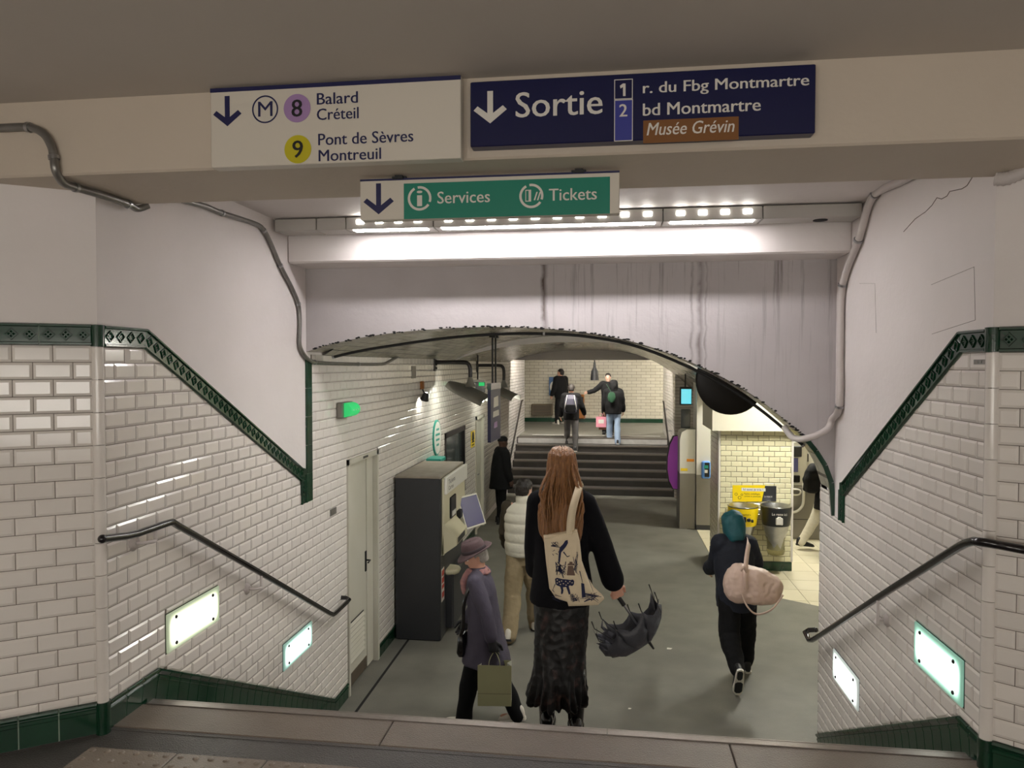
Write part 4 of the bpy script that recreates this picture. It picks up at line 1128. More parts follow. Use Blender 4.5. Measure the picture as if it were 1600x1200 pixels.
# oval sign above the machine, teal flag sign, booth window, notice, door
ov = thing('oval_sign', 'upright oval white sign with a teal rim on the hall tiles', 'sign', (XL, 9.55, 1.72))
a = on_frame(682.5, 684, FL, .02); ru, rv = .21, .245
def oval(k, h): return [FL.P(a.y + ru * k * math.cos(2 * PI * i / 28), a.z + rv * k * math.sin(2 * PI * i / 28), h) for i in range(28)]
MB().rings([oval(1, .008), oval(1, .03)]).build('rim', 'teal_plastic', ov); MB().rings([oval(.9, .03), oval(.9, .033)]).build('face', 'white_plastic', ov)
for k, (w_, zz) in enumerate(((.16, .1), (.24, .03), (.2, -.04), (.14, -.11))):
    MB().prism([(a.y - w_ / 2, a.z + zz), (a.y + w_ / 2, a.z + zz), (a.y + w_ / 2, a.z + zz + .03), (a.y - w_ / 2, a.z + zz + .03)], FL.fn(), .033, .0345).build('print_line', 'teal_plastic', ov)
tf = thing('flag_sign', 'small teal flag sign sticking out above the ticket machine', 'sign', (XL, 9.3, 1.6))
a = on_frame(681, 717, FL, .1)
MB().bbox((XL, a.y - .15, a.z - .03), (XL + .2, a.y + .15, a.z + .02), .008).build('panel', 'teal_plastic', tf); MB().box((XL, a.y - .02, a.z - .05), (XL + .03, a.y + .02, a.z - .02)).build('bracket', 'dark_steel', tf)
bw = thing('booth_window', 'dark framed glazed booth window in the left hall wall', 'window', (XL, 10.9, .95))
u0, u1, v0, v1 = BOOTH; f = MB()
for r in ((u0, u0 + .09, v0, v1), (u1 - .07, u1, v0, v1), (u0, u1, v1 - .08, v1), (u0, u1, v0, v0 + .06)):
    f.prism([(r[0], r[2]), (r[1], r[2]), (r[1], r[3]), (r[0], r[3])], FL.fn(), -.08, .014)
f.build('frame', 'dark_steel', bw)
MB().prism([(u0, v0), (u1, v0), (u1, v1), (u0, v1)], FL.fn(), -.9, -.85).build('interior_back', 'cream_plastic', bw)
MB().prism([(u0 + .05, v0), (u1, v0), (u1, v1), (u0 + .05, v1)], FL.fn(), -.045, -.04).build('pane', 'glass', bw)
MB().bbox((XL - .5, u0 + .35, v0 + .1), (XL - .35, u0 + .62, v1 - .25), .02).build('cabinet_inside', 'black', bw)
MB().bbox((XL - .4, u0 + .75, v0), (XL - .3, u0 + .95, v1), .01).build('post_inside', 'white_plastic', bw)
mb = MB(); mb.box((XL - .9, u0, v0 - .02), (XL - .05, u1, v0)); mb.box((XL - .9, u0 - .03, v0), (XL - .16, u0, v1)); mb.box((XL - .9, u1, v0), (XL - .16, u1 + .03, v1)); mb.box((XL - .9, u0, v1), (XL - .16, u1, v1 + .02)); mb.build('interior_shell', 'charcoal', bw)
nt_ = thing('notice', 'yellow notice on the tiles beside the booth window', 'notice', (XL, 12.25, 1.45))
a = on_frame(736, 700, FL, .012); b = on_frame(741.5, 672, FL, .012)
MB().prism([(a.y, a.z), (b.y, a.z), (b.y, b.z), (a.y, b.z)], FL.fn(), .01, .016).build('panel', 'yellow', nt_)
cy = (a.y + b.y) / 2; w_ = (b.y - a.y)
ring = [FL.P(cy + .32 * w_ * math.cos(2 * PI * i / 16), b.z - .1 + .09 * math.sin(2 * PI * i / 16), .0165) for i in range(16)]
MB().add(ring, [tuple(range(16))]).build('symbol', 'black_ink', nt_)
for k in range(3): MB().prism([(cy - .35 * w_, a.z + .03 + k * .05), (cy + .35 * w_, a.z + .03 + k * .05), (cy + .35 * w_, a.z + .05 + k * .05), (cy - .35 * w_, a.z + .05 + k * .05)], FL.fn(), .016, .017).build('print_line', 'black_ink', nt_)
hdv = thing('service_door', 'plain pale service door beyond the booth window', 'door', (XL, 12.95, 0))
u0, u1, v0, v1 = HDOOR; f = MB()
for r in ((u0, u0 + .06, 0, v1), (u1 - .06, u1, 0, v1), (u0, u1, v1 - .06, v1)): f.prism([(r[0], r[2]), (r[1], r[2]), (r[1], r[3]), (r[0], r[3])], FL.fn(), -.08, .03)
f.build('frame', 'door_paint', hdv); MB().prism([(u0 + .06, .01), (u1 - .06, .01), (u1 - .06, v1 - .06), (u0 + .06, v1 - .06)], FL.fn(), -.06, -.02).build('leaf', 'door_paint', hdv)
MB().tube([(XL - .02, u0 + .14, 1.05), (XL + .03, u0 + .14, 1.05), (XL + .03, u0 + .25, 1.05)], .01, 8).build('handle', 'steel', hdv)
# emergency light
em = thing('emergency_light', 'glowing green emergency light on the tiles above the double door', 'light', (XL, 6.5, 2.55))
a = on_frame(529, 654, FL, .03); b = on_frame(545, 627, FL, .03)
MB().bbox((XL + .008, a.y, a.z), (XL + .06, a.y + .28, b.z), .008).build('back_box', 'grey_metal', em)
cyl = []; cc = (a.z + b.z) / 2; hz = (b.z - a.z) / 2 - .006
for yy in (a.y + .05, a.y + .27): cyl.append([(XL + .055 + .075 * math.sin(t), yy, cc - hz * math.cos(t)) for t in [PI * i / 14 for i in range(15)]])
MB().rings(cyl, 0, True).build('lens', 'green_glow', em)
for k in range(3): MB().box((XL + .055, a.y + .09 + k * .06, cc - .005), (XL + .134, a.y + .1 + k * .06, cc + .005)).build('rib', 'white_plastic', em)
# little spot lamp and vent plate
sp_ = thing('spot_lamp', 'small black clip-on spot lamp shining down the hall tiles', 'lamp', (XL, 9.2, 2.6))
a = on_frame(659, 602, FL, .02); b = on_frame(664, 619, FL, .1)
MB().bbox((XL + .008, a.y - .05, a.z - .05), (XL + .04, a.y + .05, a.z + .05), .006).build('junction_box', 'wood_orange', sp_)
MB().tube([(XL + .03, a.y, a.z - .05), (XL + .06, a.y, a.z - .12), (XL + .09, b.y, b.z + .02)], .008, 8).build('stem', 'black', sp_)
H = Vector((XL + .10, b.y + .02, b.z)); d = Vector((-.35, .25, -.9)).normalized()
e1 = d.cross(Vector((1, 0, 0))).normalized(); e2 = d.cross(e1)
def circ(t, r): return [H + d * t + e1 * (r * math.cos(2 * PI * k / 14)) + e2 * (r * math.sin(2 * PI * k / 14)) for k in range(14)]
MB().rings([circ(-.05, .02), circ(-.03, .035), circ(.02, .045), circ(.05, .058)], 0, True, False).build('reflector', 'black', sp_)
MB().rings([circ(.0, .03), circ(.022, .036)]).build('bulb', 'spot_glow', sp_)
plate(FL, 643, 591, 650, 572, 'small grey ventilation plate high on the hall tiles', 'grey_metal', name='vent_plate', cat='vent')
# two bracket lamps
def bracket_lamp(yw, za, arm, drop, label, k=1.0):
    t = thing('bracket_lamp', label, 'lamp', (XL, yw, za - drop), group='bracket lamps of the lower hall')
    MB().bbox((XL, yw - .06, za - .12), (XL + .025, yw + .06, za + .10), .008).build('wall_bracket', 'dark_steel', t)
    for dz in (-.08, -.03, .02, .07): MB().lathe([(.012, .025), (.012, .045)], (XL, yw, za + dz), 8, axis='X').build('bolt', 'dark_steel', t)
    x1 = XL + arm
    MB().tube(smooth_path([(XL + .02, yw, za), (x1 - .12, yw, za), (x1 - .03, yw, za - .02), (x1, yw, za - .1), (x1, yw, za - drop + .12)], 5), .028, 12).build('arm', 'dark_steel', t)
    MB().lathe([(.03, za - drop + .16), (.045, za - drop + .1), (.075, za - drop + .03)], (x1, yw, 0), 16).build('socket', 'sconce_metal', t)
    # boat-shaped trough shade, tilted
    n = 16; L = .34 * k; rs = []; inn = []
    ax = Vector((.80, -.35, -.33)).normalized(); sd = Vector((.35, .94, 0)).normalized(); up = ax.cross(sd).normalized()
    if up.z < 0: up = -up
    c0 = Vector((x1, yw, za - drop + .02))
    for i in range(9):
        s = -1 + 2 * i / 8; wd = .19 * k * (1 - .55 * max(0, -s - .0) ** 2.2); hh = .13 * k * (1 - .35 * max(0, -s) ** 2)
        r1 = []; r2 = []
        for j in range(n):
            t_ = PI * j / (n - 1); r1.append(c0 + ax * (s * L) + sd * (wd * math.cos(t_)) + up * (hh * math.sin(t_) - .12)); r2.append(c0 + ax * (s * L) + sd * (wd * .94 * math.cos(t_)) + up * (hh * .92 * math.sin(t_) - .12))
        rs.append(r1); inn.append(r2)
    mb = MB()
    for A, fl in ((rs, False), (inn, True)):
        vs = [p for r in A for p in r]; fs = []
        for i in range(8):
            for j in range(n - 1):
                q = (i * n + j, i * n + j + 1, (i + 1) * n + j + 1, (i + 1) * n + j); fs.append(q[::-1] if fl else q)
        mb.add(vs, fs, 0, True)
    mb.build('shade', 'sconce_metal', t)
    MB().tube([c0 + ax * (-L * .75) - up * .09, c0 + ax * (L * .75) - up * .09], .02, 8).build('tube', 'tube_sconce', t)
a = on_frame(678, 566, FL, 0); bracket_lamp(a.y, a.z, .50, .36, 'grey bracket lamp with a boat-shaped shade near the spot lamp')
a = on_frame(744, 571, FL, 0); bracket_lamp(a.y, a.z, .50, .42, 'grey bracket lamp with a boat-shaped shade behind the hanging blue sign', .9)
# hanging blue sign on two rods
bs = thing('hanging_sign', 'tall navy sign hanging on two rods in the lower hall', 'sign', (-1.36, 9.0, 2.2))
c = onY(772, 640, 9.0); zt_, zb_ = onY(772, 598, 9.0).z, onY(772, 688, 9.0).z
d = Vector((.06, 1, 0)).normalized(); n2 = Vector((d.y, -d.x, 0))
def bsr(w0, w1, z0, z1, t0, t1): return MB().add([Vector((c.x, 9.0, z)) + d * w + n2 * t for w in (w0, w1) for t in (t0, t1) for z in (z0, z1)], [(0, 2, 3, 1), (4, 5, 7, 6), (0, 1, 5, 4), (2, 6, 7, 3), (0, 4, 6, 2), (1, 3, 7, 5)])
bsr(-.28, .3, zb_, zt_ - .08, -.02, .02).build('panel', 'sign_navy', bs)
bsr(-.28, .3, zt_ - .08, zt_, -.025, .025).build('head_frame', 'glass_dark', bs)
for k, (z0, z1, a0, a1) in enumerate(((.42, .56, -.12, .16), (.30, .38, -.16, .2), (.16, .24, -.1, .1))):
    o = Vector((c.x, 9.0, zb_ + z0)) + d * a0 + n2 * .0205
    MB().rings([[o + d * ((a1 - a0) * q[0]) + UZ * ((z1 - z0) * q[1]) + n2 * hh for q in ((0, 0), (1, .08), (.95, 1), (.06, .9))] for hh in (0, .001)]).build('faded_print', 'lilac' if k == 2 else 'white_ink', bs)
for s in (-.09, .09):
    p = Vector((c.x, 9.0, zt_)) + d * s
    mb = MB(); mb.tube([p, (p.x, p.y, 3.42)], .012, 8); mb.lathe([(.045, 3.36), (.045, 3.375), (.02, 3.42)], (p.x, p.y, 0), 10); mb.build('rod', 'black', bs)
# hanging glass exit light
ex = thing('exit_light', 'clear hanging exit light with a green running figure in the lower hall', 'sign', (-1.65, 11.5, 2.7))
a = onY(735, 613, 11.5); b = onY(758, 597, 11.5)
MB().bbox((a.x, 11.49, a.z), (b.x, 11.51, b.z), .004).build('pane', 'glass_dark', ex)
flat(ex, 'green_field', rect_px(748, 597.5, 757, 603, 11.49), 'green_glow', 11.49, .002)
flat(ex, 'white_field', rect_px(737, 598, 743, 612, 11.49), 'white_plastic', 11.49, .002)
MB().bbox((a.x, 11.47, b.z), (b.x, 11.53, b.z + .04), .006).build('housing', 'white_plastic', ex)
MB().tube([((a.x + b.x) / 2, 11.5, b.z + .04), ((a.x + b.x) / 2, 11.5, 3.25)], .012, 8).build('rod', 'black', ex)

# =================================================================== RIGHT SIDE OF THE LOWER HALL
# convex mirror seen from behind
mi = thing('convex_mirror', 'round dark brown back of a convex mirror hanging behind the arch', 'mirror', (1.1, 7.2, 2.5))
mat('mirror_back', srgb(15, 11, 8), .6, spec=.2)
c = onY(1142, 594, 7.2); r = 54 * depth(c) / FPX
mb = MB(); mb.lathe([(r * .98, .06), (r, .035), (r, .02), (r * .96, .0), (r * .7, -.03), (r * .35, -.05), (.02, -.055)], (0, 0, 0), 40, axis='Y')
mw = Matrix.Translation(c) @ Matrix.Rotation(math.radians(8), 4, 'Z') @ Matrix.Rotation(math.radians(-6), 4, 'X')
mb.build('back_shell', 'mirror_back', mi, mw)
mb = MB(); mb.lathe([(r * .97, .05), (r * .8, .1), (r * .5, .135), (.02, .15)], (0, 0, 0), 40, axis='Y'); mb.build('mirror_face', 'steel', mi, mw)
MB().tube([c + Vector((0, -.03, .1)), c + Vector((.05, -.1, .35)), (c.x + .05, c.y - .1, 3.45)], .016, 8).build('arm', 'dark_steel', mi)
# ticket gates
YG = 13.5
def gx(x, y=750): return onY(x, y, YG).x
def gz(y, x=1080): return onY(x, y, YG).z
g1 = thing('ticket_gate', 'white and grey gate post with a round purple door leaf', 'ticket gate', (1.5, YG, 0))
x0, x1 = gx(1062), gx(1086.5)
prof = [(x0, .0), (x1, .0), (x1, gz(671)), (x0 + .12, gz(671)), (x0 + .03, gz(676)), (x0, gz(686))]
MB().prism([(x0, gz(740)), (x1, gz(740))] + prof[2:], lambda u, v, h: (u, YG + .6 - h, v), 0, .6).build('upper_body', 'white_plastic', g1)
MB().prism([(x0 + .002, 0), (x1, 0), (x1, gz(740)), (x0 + .002, gz(740))], lambda u, v, h: (u, YG + .6 - h, v), 0, .598).build('lower_body', 'grey_metal', g1)
flat(g1, 'orange_sticker', rect_px(1073, 717, 1084.5, 721.5, YG), 'orange', YG, .001); flat(g1, 'yellow_sticker', rect_px(1063.5, 731.5, 1074.5, 736, YG), 'yellow', YG, .001)
ctr = [(gx(1061), gz(769)), (gx(1061), gz(684)), (gx(1055), gz(685)), (gx(1049), gz(698)), (gx(1045.5), gz(718)), (gx(1045), gz(738)), (gx(1048), gz(756)), (gx(1054), gz(768))]
MB().prism(ctr, lambda u, v, h: (u, YG + .34 - h, v), 0, .05).build('door_leaf', 'purple', g1)
big = [(u - (.02 if i > 1 else 0), v + (.015 if v > 1.2 else -.015)) for i, (u, v) in enumerate(ctr)]
MB().prism(big, lambda u, v, h: (u, YG + .36 - h, v), 0, .05).build('leaf_rim', 'charcoal', g1)
MB().bbox((gx(1066), YG + .3, gz(671)), (gx(1081), YG + .32, gz(641)), .01).build('glass_guard', 'glass_dark', g1)
g2 = thing('ticket_gate', 'tall white gate tower with a blue card validator beside the pillar', 'ticket gate', (1.8, YG - .1, 0))
x0, x1 = gx(1087.5), gx(1120)
top = [(gx(1109), gz(655)), (gx(1101), gz(630)), (gx(1095), gz(615)), (gx(1089), gz(600)), (x0, gz(598))]
MB().prism([(x0, gz(741)), (x1, gz(741)), (x1, gz(660))] + top, lambda u, v, h: (u, YG + .5 - h, v), 0, .56).build('upper_body', 'white_plastic', g2)
MB().prism([(x0, 0.09), (x1, 0.09), (x1, gz(741)), (x0, gz(741))], lambda u, v, h: (u, YG + .5 - h, v), 0, .55).build('lower_body', 'grey_metal', g2)
MB().prism([(x0, 0), (x1, 0), (x1, .09), (x0, .09)], lambda u, v, h: (u, YG + .5 - h, v), 0, .55).build('foot', 'charcoal', g2)
va = MB().bbox((gx(1095), YG - .13, gz(746)), (gx(1108.5), YG - .058, gz(719)), .02).build('validator', 'blue_plastic', g2)
YV = YG - .13
MB().bbox((gx(1099.5), YV - .006, gz(743)), (gx(1107), YV + .001, gz(721)), .01).build('reader_face', 'black', va)
flat(va, 'display', rect_px(1100, 727, 1106.5, 732, YV), 'teal_plastic', YV, .007); flat(va, 'target_pad', rect_px(1101, 734, 1105.5, 739, YV), 'white_plastic', YV, .007)
sg = thing('status_screen', 'cyan lit status screen hanging above the ticket gates', 'screen', (1.5, YG + .2, 2.3))
MB().bbox((gx(1063), YG + .2, gz(634)), (gx(1082), YG + .3, gz(605)), .01).build('housing', 'dark_steel', sg)
flat(sg, 'display', rect_px(1064.5, 608, 1080, 631, YG + .2), 'cyan_glow', YG + .2, .002)
MB().tube([(gx(1072), YG + .25, gz(605)), (gx(1072), YG + .25, 2.85)], .015, 8).build('rod', 'dark_steel', sg)
# sorting poster and bins on the pillar
YP = CY0 - .012
po = thing('sorting_poster', 'yellow and grey waste sorting panel above the pillar bins', 'sign', (2.1, YP, 1.1))
flat(po, 'grey_panel', rect_px(1144.5, 758, 1212.8, 783.7, YP), 'bin_black', YP, .0, .004)
p = [onY(1144.5, 783.7, YP), onY(1190, 783.7, YP), onY(1195.5, 758, YP), onY(1144.5, 758, YP)]
flat(po, 'yellow_panel', [(q.x, q.z) for q in p], 'yellow', YP, .004, .001)
flat(po, 'caption_field', rect_px(1158.5, 762, 1196, 767.8, YP), 'white_plastic', YP, .005, .001)
ptext(po, 'Ici aussi je trie !', 'black_ink', (1161, 767), 1192, 4.4, YP, .0, lift=.0065)
ptext(po, 'Papiers, emballages,', 'black_ink', (1162.5, 773.3), 1187.5, 3.4, YP, .0, lift=.0055)
ptext(po, 'cartons et plastiques', 'black_ink', (1162.5, 777.2), 1188.5, 3.4, YP, .0, lift=.0055)
ptext(po, 'Le reste ici', 'white_ink', (1194, 777), 1206.5, 3.2, YP, .0, lift=.0045)
for cx_, cy_, r_ in ((1150, 772, 2.2), (1155.5, 777.5, 2.6), (1159, 773, 1.8)): ring_px(po, 'pictogram', (cx_, cy_), r_ - .6, r_, 'black_ink', YP, lift=.006, n=16)
def bin_(px, m, label, words, ink):
    c = onY(px, 800, CY0 - .2); x, y = c.x, CY0 - .235
    zt_ = onY(px, 790, y).z
    t = thing('waste_bin', label, 'bin', (x, y, .3), group='funnel bins on the pillar')
    MB().lathe([(.150, zt_ - .10), (.205, zt_ - .005), (.218, zt_), (.212, zt_ + .008), (.2, zt_ + .004), (.14, zt_ - .06), (.12, zt_ - .07)], (x, y, 0), 32, cap=False).build('rim', 'steel', t)
    MB().lathe([(.185, zt_ - .27), (.208, zt_ - .12), (.214, zt_ - .02), (.214, zt_ - .012)], (x, y, 0), 32, cap=False).build('band', m, t)
    MB().lathe([(.105, .38), (.105, .44), (.118, .52), (.15, .62), (.183, zt_ - .262)], (x, y, 0), 28).build('funnel', 'steel', t)
    mb = MB(); rs = []
    for z, r in ((.29, .06), (.31, .11), (.36, .125), (.44, .115), (.52, .12), (.56, .135)):
        rs.append([(x + r * (1 + .05 * math.sin(5 * a_ + z * 9)) * math.cos(a_), y + .0 + r * (1 + .05 * math.sin(7 * a_)) * math.sin(a_) * .9, z) for a_ in [2 * PI * k / 28 for k in range(28)]])
    mb.rings(rs, 0, True).build('bag', 'bag_film', t)
    MB().box((x - .03, y + .19, zt_ - .2), (x + .03, CY0, zt_ - .05)).build('wall_mount', 'steel', t)
    Yf = y - .216
    for s, bl, w_, hh in words:
        o = Vector((x + bl[0], Yf, zt_ + bl[1])); put_text(t, s, ink, o, UX, UZ, w_, hh, .001, .01)
    return t, x, Yf, zt_
mat('bag_film', srgb(226, 220, 170), .25, alpha=.4, trans=.75)
t, bx, by, bz = bin_(1160, 'yellow', 'yellow banded steel funnel bin on the pillar', [('Papiers', (-.07, -.105), .14, .03)], 'black_ink')
for k, (dx, dz, w_, h_) in enumerate(((-.09, -.2, .05, .07), (-.03, -.2, .04, .08), (.02, -.19, .05, .05), (.075, -.2, .035, .045))):
    MB().bbox((bx + dx, by - .003, bz + dz), (bx + dx + w_, by + .02, bz + dz + h_), .008).build('pictogram', 'black_ink', t)
t, bx, by, bz = bin_(1211.5, 'bin_black', 'black banded steel funnel bin on the pillar', [('Le reste ici', (-.1, -.1), .2, .035)], 'white_ink')
MB().bbox((bx - .05, by - .004, bz - .235), (bx + .05, by + .02, bz - .135), .02).build('pictogram', 'white_ink', t)
MB().bbox((bx - .025, by - .004, bz - .14), (bx + .025, by + .02, bz - .12), .006).build('pictogram', 'white_ink', t)
# ticket vending machine in the bright hall
YM = 12.95
tv = thing('ticket_machine', 'grey and white ticket machine with a white hoop handle in the bright hall', 'ticket machine', (3.6, YM + .4, 0))
def mxx(x): return onY(x, 780, YM).x
def mzz(y): return onY(1250, y, YM).z
MB().bbox((mxx(1226), YM, 0), (mxx(1300), YM + .8, mzz(760)), .015).build('lower_body', 'grey_metal', tv)
MB().bbox((mxx(1226), YM + .04, mzz(760)), (mxx(1262), YM + .8, mzz(690)), .015).build('upper_body', 'white_plastic', tv)
MB().bbox((mxx(1262), YM + .25, mzz(760)), (mxx(1300), YM + .8, mzz(640)), .015).build('side_panel', 'white_plastic', tv)
MB().bbox((mxx(1238), YM - .01, mzz(714)), (mxx(1252), YM + .06, mzz(697)), .01).build('canopy', 'charcoal', tv)
MB().bbox((mxx(1238), YM + .02, mzz(738)), (mxx(1247), YM + .045, mzz(716)), .004).build('display', 'screen', tv)
MB().bbox((mxx(1239), YM, mzz(754)), (mxx(1250), YM + .05, mzz(743)), .01).build('card_slot', 'dark_steel', tv)
MB().bbox((mxx(1258), YM + .2, mzz(724)), (mxx(1268), YM + .255, mzz(711)), .01).build('payment_pad', 'charcoal', tv)
hp = [(mxx(x), YM - .05, mzz(y)) for x, y in ((1230, 800), (1242, 799), (1250, 793), (1254, 783), (1254.5, 755))]
MB().tube(smooth_path(hp, 5), .022, 10).build('hoop_handle', 'white_plastic', tv)
hp = [(mxx(x), YM - .04, mzz(y)) for x, y in ((1232, 764.5), (1246, 764.5), (1250, 768.5), (1246, 772.5), (1232, 772.5))]
MB().tube(smooth_path(hp, 4), .016, 8).build('small_handle', 'white_plastic', tv)
MB().box((mxx(1226), YM - .003, mzz(812)), (mxx(1300), YM + .001, mzz(811))).build('panel_joint', 'black', tv)

# =================================================================== FAR PASSAGE
def far_rail(label, X, ytop_z, ):
    t = thing('handrail', label, 'handrail', (X, 17.6, .8))
    a = Vector((X, Y2 - .2, .92)); b = Vector((X, Y2 + FU * 6.6, ZF + .92))
    MB().tube([a + Vector((0, -.12, -.06)), a, b, b + Vector((0, .25, 0))], .024, 10).build('rail', 'black_rail', t)
    w = XL if X < 0 else 1.5
    for k in (.12, .5, .9):
        p = a.lerp(b, k); MB().tube([p, (p.x, p.y, p.z - .06), (w, p.y, p.z - .06)], .01, 8).build('bracket', 'steel', t)
far_rail('black handrail on the left flank of the far steps', XL + .1, 0)
far_rail('black handrail on the right flank of the far steps', 1.5 - .1, 0)
YE = 23.44
def ez(x, y): return onY(x, y, YE)
hb = thing('heater_box', 'brown slatted metal box low on the far tiled wall', 'box', (ez(847, 648).x, YE, ez(847, 648).z))
a, b = ez(831, 649), ez(864, 631)
MB().bbox((a.x, YE - .12, a.z), (b.x, 23.5, b.z), .02).build('housing', 'box_brown' if 'box_brown' in M else 'dark_steel', hb)
mat('box_brown', srgb(104, 92, 74), .6); hb.children[0].data.materials[0] = M['box_brown']
for k in range(6): MB().box((a.x + .05, YE - .128, a.z + .05 + k * .05), (b.x - .05, YE - .12, a.z + .07 + k * .05)).build('slat', 'dark_steel', hb)
pb = thing('wall_poster', 'blue poster on the far tiled wall behind the standing man', 'poster', (ez(862, 615).x, YE, ez(862, 615).z))
mat('poster_blue', srgb(70, 104, 150), .5)
a, b = ez(857.5, 618), ez(870, 589)
MB().bbox((a.x, YE + .02, a.z), (b.x, 23.5, b.z), .01).build('panel', 'poster_blue', pb)
cx, cz = (a.x + b.x) / 2, (a.z + b.z) / 2
MB().add([(cx + .1 * math.cos(2 * PI * i / 20), YE + .018, cz - .02 + .17 * math.sin(2 * PI * i / 20)) for i in range(20)], [tuple(range(20))]).build('pale_figure', 'white_plastic', pb)
ob = thing('vending_cabinet', 'narrow orange-brown cabinet against the far tiled wall', 'cabinet', (ez(909, 655).x, YE, ZF))
a, b = ez(903, 650), ez(913, 616)
MB().bbox((a.x, YE - .2, ZF + .13), (b.x, 23.47, b.z), .02).build('body', 'wood_orange', ob)
MB().box((a.x + .03, YE - .206, ZF + .5), (b.x - .03, YE - .2, ZF + .53)).build('shelf_line', 'black', ob); MB().box((a.x + .03, YE - .206, b.z - .3), (b.x - .03, YE - .2, b.z - .08)).build('display', 'glass_dark', ob)
YPn = 21.0
pe = thing('pendant_speaker', 'dark bell-shaped pendant hanging in the far passage', 'pendant', (onY(929, 595, YPn).x, YPn, 2.5))
c = onY(929, 594, YPn); k = depth(c) / FPX; z0 = c.z
MB().lathe([(6.4 * k, z0), (6.2 * k, z0 + 4 * k), (5.2 * k, z0 + 14 * k), (2.4 * k, z0 + 20 * k), (1.6 * k, z0 + 28 * k)], (c.x, YPn, 0), 20).build('bell', 'charcoal', pe)
MB().tube([(c.x, YPn, z0 + 27 * k), (c.x, YPn, 4.25)], .02, 8).build('rod', 'black', pe)
MB().lathe([(4.6 * k, z0 + .01), (5.6 * k, z0 - .006), (6.3 * k, z0 - .004)], (c.x, YPn, 0), 20, cap=True).build('grille', 'grey_metal', pe)
# paper scraps on the floor
mat('paper', srgb(226, 222, 208), .7)
for px, py, lab in ((1046, 1014, 'torn white paper scrap on the asphalt right of the black umbrella'), (984, 1108, 'tiny pale paper crumb on the asphalt near the foot of the stairs')):
    p = onZ(px, py, 0); s = .028 if px > 1000 else .014
    t = thing('paper_scrap', lab, 'paper', p)
    MB().add([(p.x - s, p.y - s * .5, .002), (p.x + s * .4, p.y - s * .7, .004), (p.x + s * 1.2, p.y, .010), (p.x + s * .3, p.y + s * .8, .003), (p.x - s * .8, p.y + s * .6, .008), (p.x, p.y, .012)], [(0, 1, 5), (1, 2, 5), (2, 3, 5), (3, 4, 5), (4, 0, 5), (0, 4, 3, 2, 1)]).build('sheet', 'paper', t)

# =================================================================== PEOPLE
mat('skin', srgb(214, 164, 140), .5, var=(12, .3, srgb(196, 138, 116)))
mat('skin_light', srgb(226, 184, 162), .5, var=(12, .25, srgb(210, 160, 140)))
mat('skin_dark', srgb(70, 46, 36), .5)
mat('black_velvet', srgb(11, 11, 16), .9, spec=.2, bump=(30, .2))
mat('black_cloth', srgb(15, 15, 17), .85, spec=.25, var=(20, .3, srgb(22, 22, 24)), bump=(60, .3))
mat('navy_cloth', srgb(15, 19, 32), .8, bump=(40, .35), var=(9, .4, srgb(28, 36, 54)))
mat('coat_grey', srgb(78, 74, 86), .85, spec=.2, var=(7, .3, srgb(64, 60, 72)), bump=(90, .25))
mat('white_puffer', srgb(224, 220, 204), .5, bump=(30, .3), var=(8, .3, srgb(206, 200, 182)))
mat('olive_cloth', srgb(58, 50, 36), .8, bump=(40, .3))
mat('khaki_cloth', srgb(158, 142, 112), .85, bump=(40, .4), var=(9, .4, srgb(138, 122, 94)))
mat('grey_cloth', srgb(92, 90, 90), .85, bump=(50, .3))
mat('jeans', srgb(150, 170, 196), .85, var=(14, .4, srgb(126, 146, 174)), bump=(50, .2))
mat('pale_trousers', srgb(196, 190, 172), .85, bump=(40, .3))
mat('hair_brown', srgb(160, 112, 66), .42, var=(16, .8, srgb(92, 58, 30)), stretch=(6, 6, .35), bump=(22, .9))
mat('hair_grey', srgb(176, 170, 162), .55, var=(30, .6, srgb(120, 114, 108)), bump=(60, .6))
mat('hair_black', srgb(24, 19, 17), .5, var=(50, .5, srgb(44, 34, 28)), bump=(70, .8))
mat('hat_felt', srgb(88, 70, 72), .85, var=(20, .3, srgb(76, 60, 62)), bump=(80, .2))
mat('hat_band', srgb(52, 40, 44), .7)
mat('scarf', srgb(178, 128, 122), .85, var=(26, .8, srgb(110, 84, 92)), bump=(60, .4))
mat('glove', srgb(28, 28, 32), .6, bump=(60, .3))
mat('leather', srgb(18, 16, 17), .25, coat=.4)
mat('white_shoe', srgb(214, 208, 196), .5)
mat('black_shoe', srgb(20, 20, 22), .5)
mat('teal_cloth', srgb(20, 84, 92), .6, var=(9, .5, srgb(12, 64, 72)), bump=(30, .5))
mat('pink_nylon', srgb(214, 188, 174), .5, var=(8, .4, srgb(196, 166, 152)), bump=(26, .5))
mat('canvas', srgb(226, 210, 180), .85, var=(30, .3, srgb(212, 194, 160)), bump=(160, .25))
mat('tote_print', srgb(28, 32, 66), .8)
mat('tote_print_soft', srgb(106, 84, 72), .8)
mat('umbrella_cloth', srgb(66, 67, 73), .45, bump=(40, .4), var=(5, .4, srgb(38, 38, 43)))
mat('kraft_green', srgb(160, 160, 122), .7, var=(6, .3, srgb(146, 146, 108)))
mat('paper_side', srgb(196, 196, 182), .6)
mat('bag_grey', srgb(70, 68, 84), .6, bump=(50, .4))
mat('green_bag', srgb(34, 74, 50), .6)
mat('pink_bag', srgb(226, 150, 168), .6)
mat('brown_bag', srgb(150, 98, 74), .7)
mat('sole_white', srgb(220, 216, 206), .6)
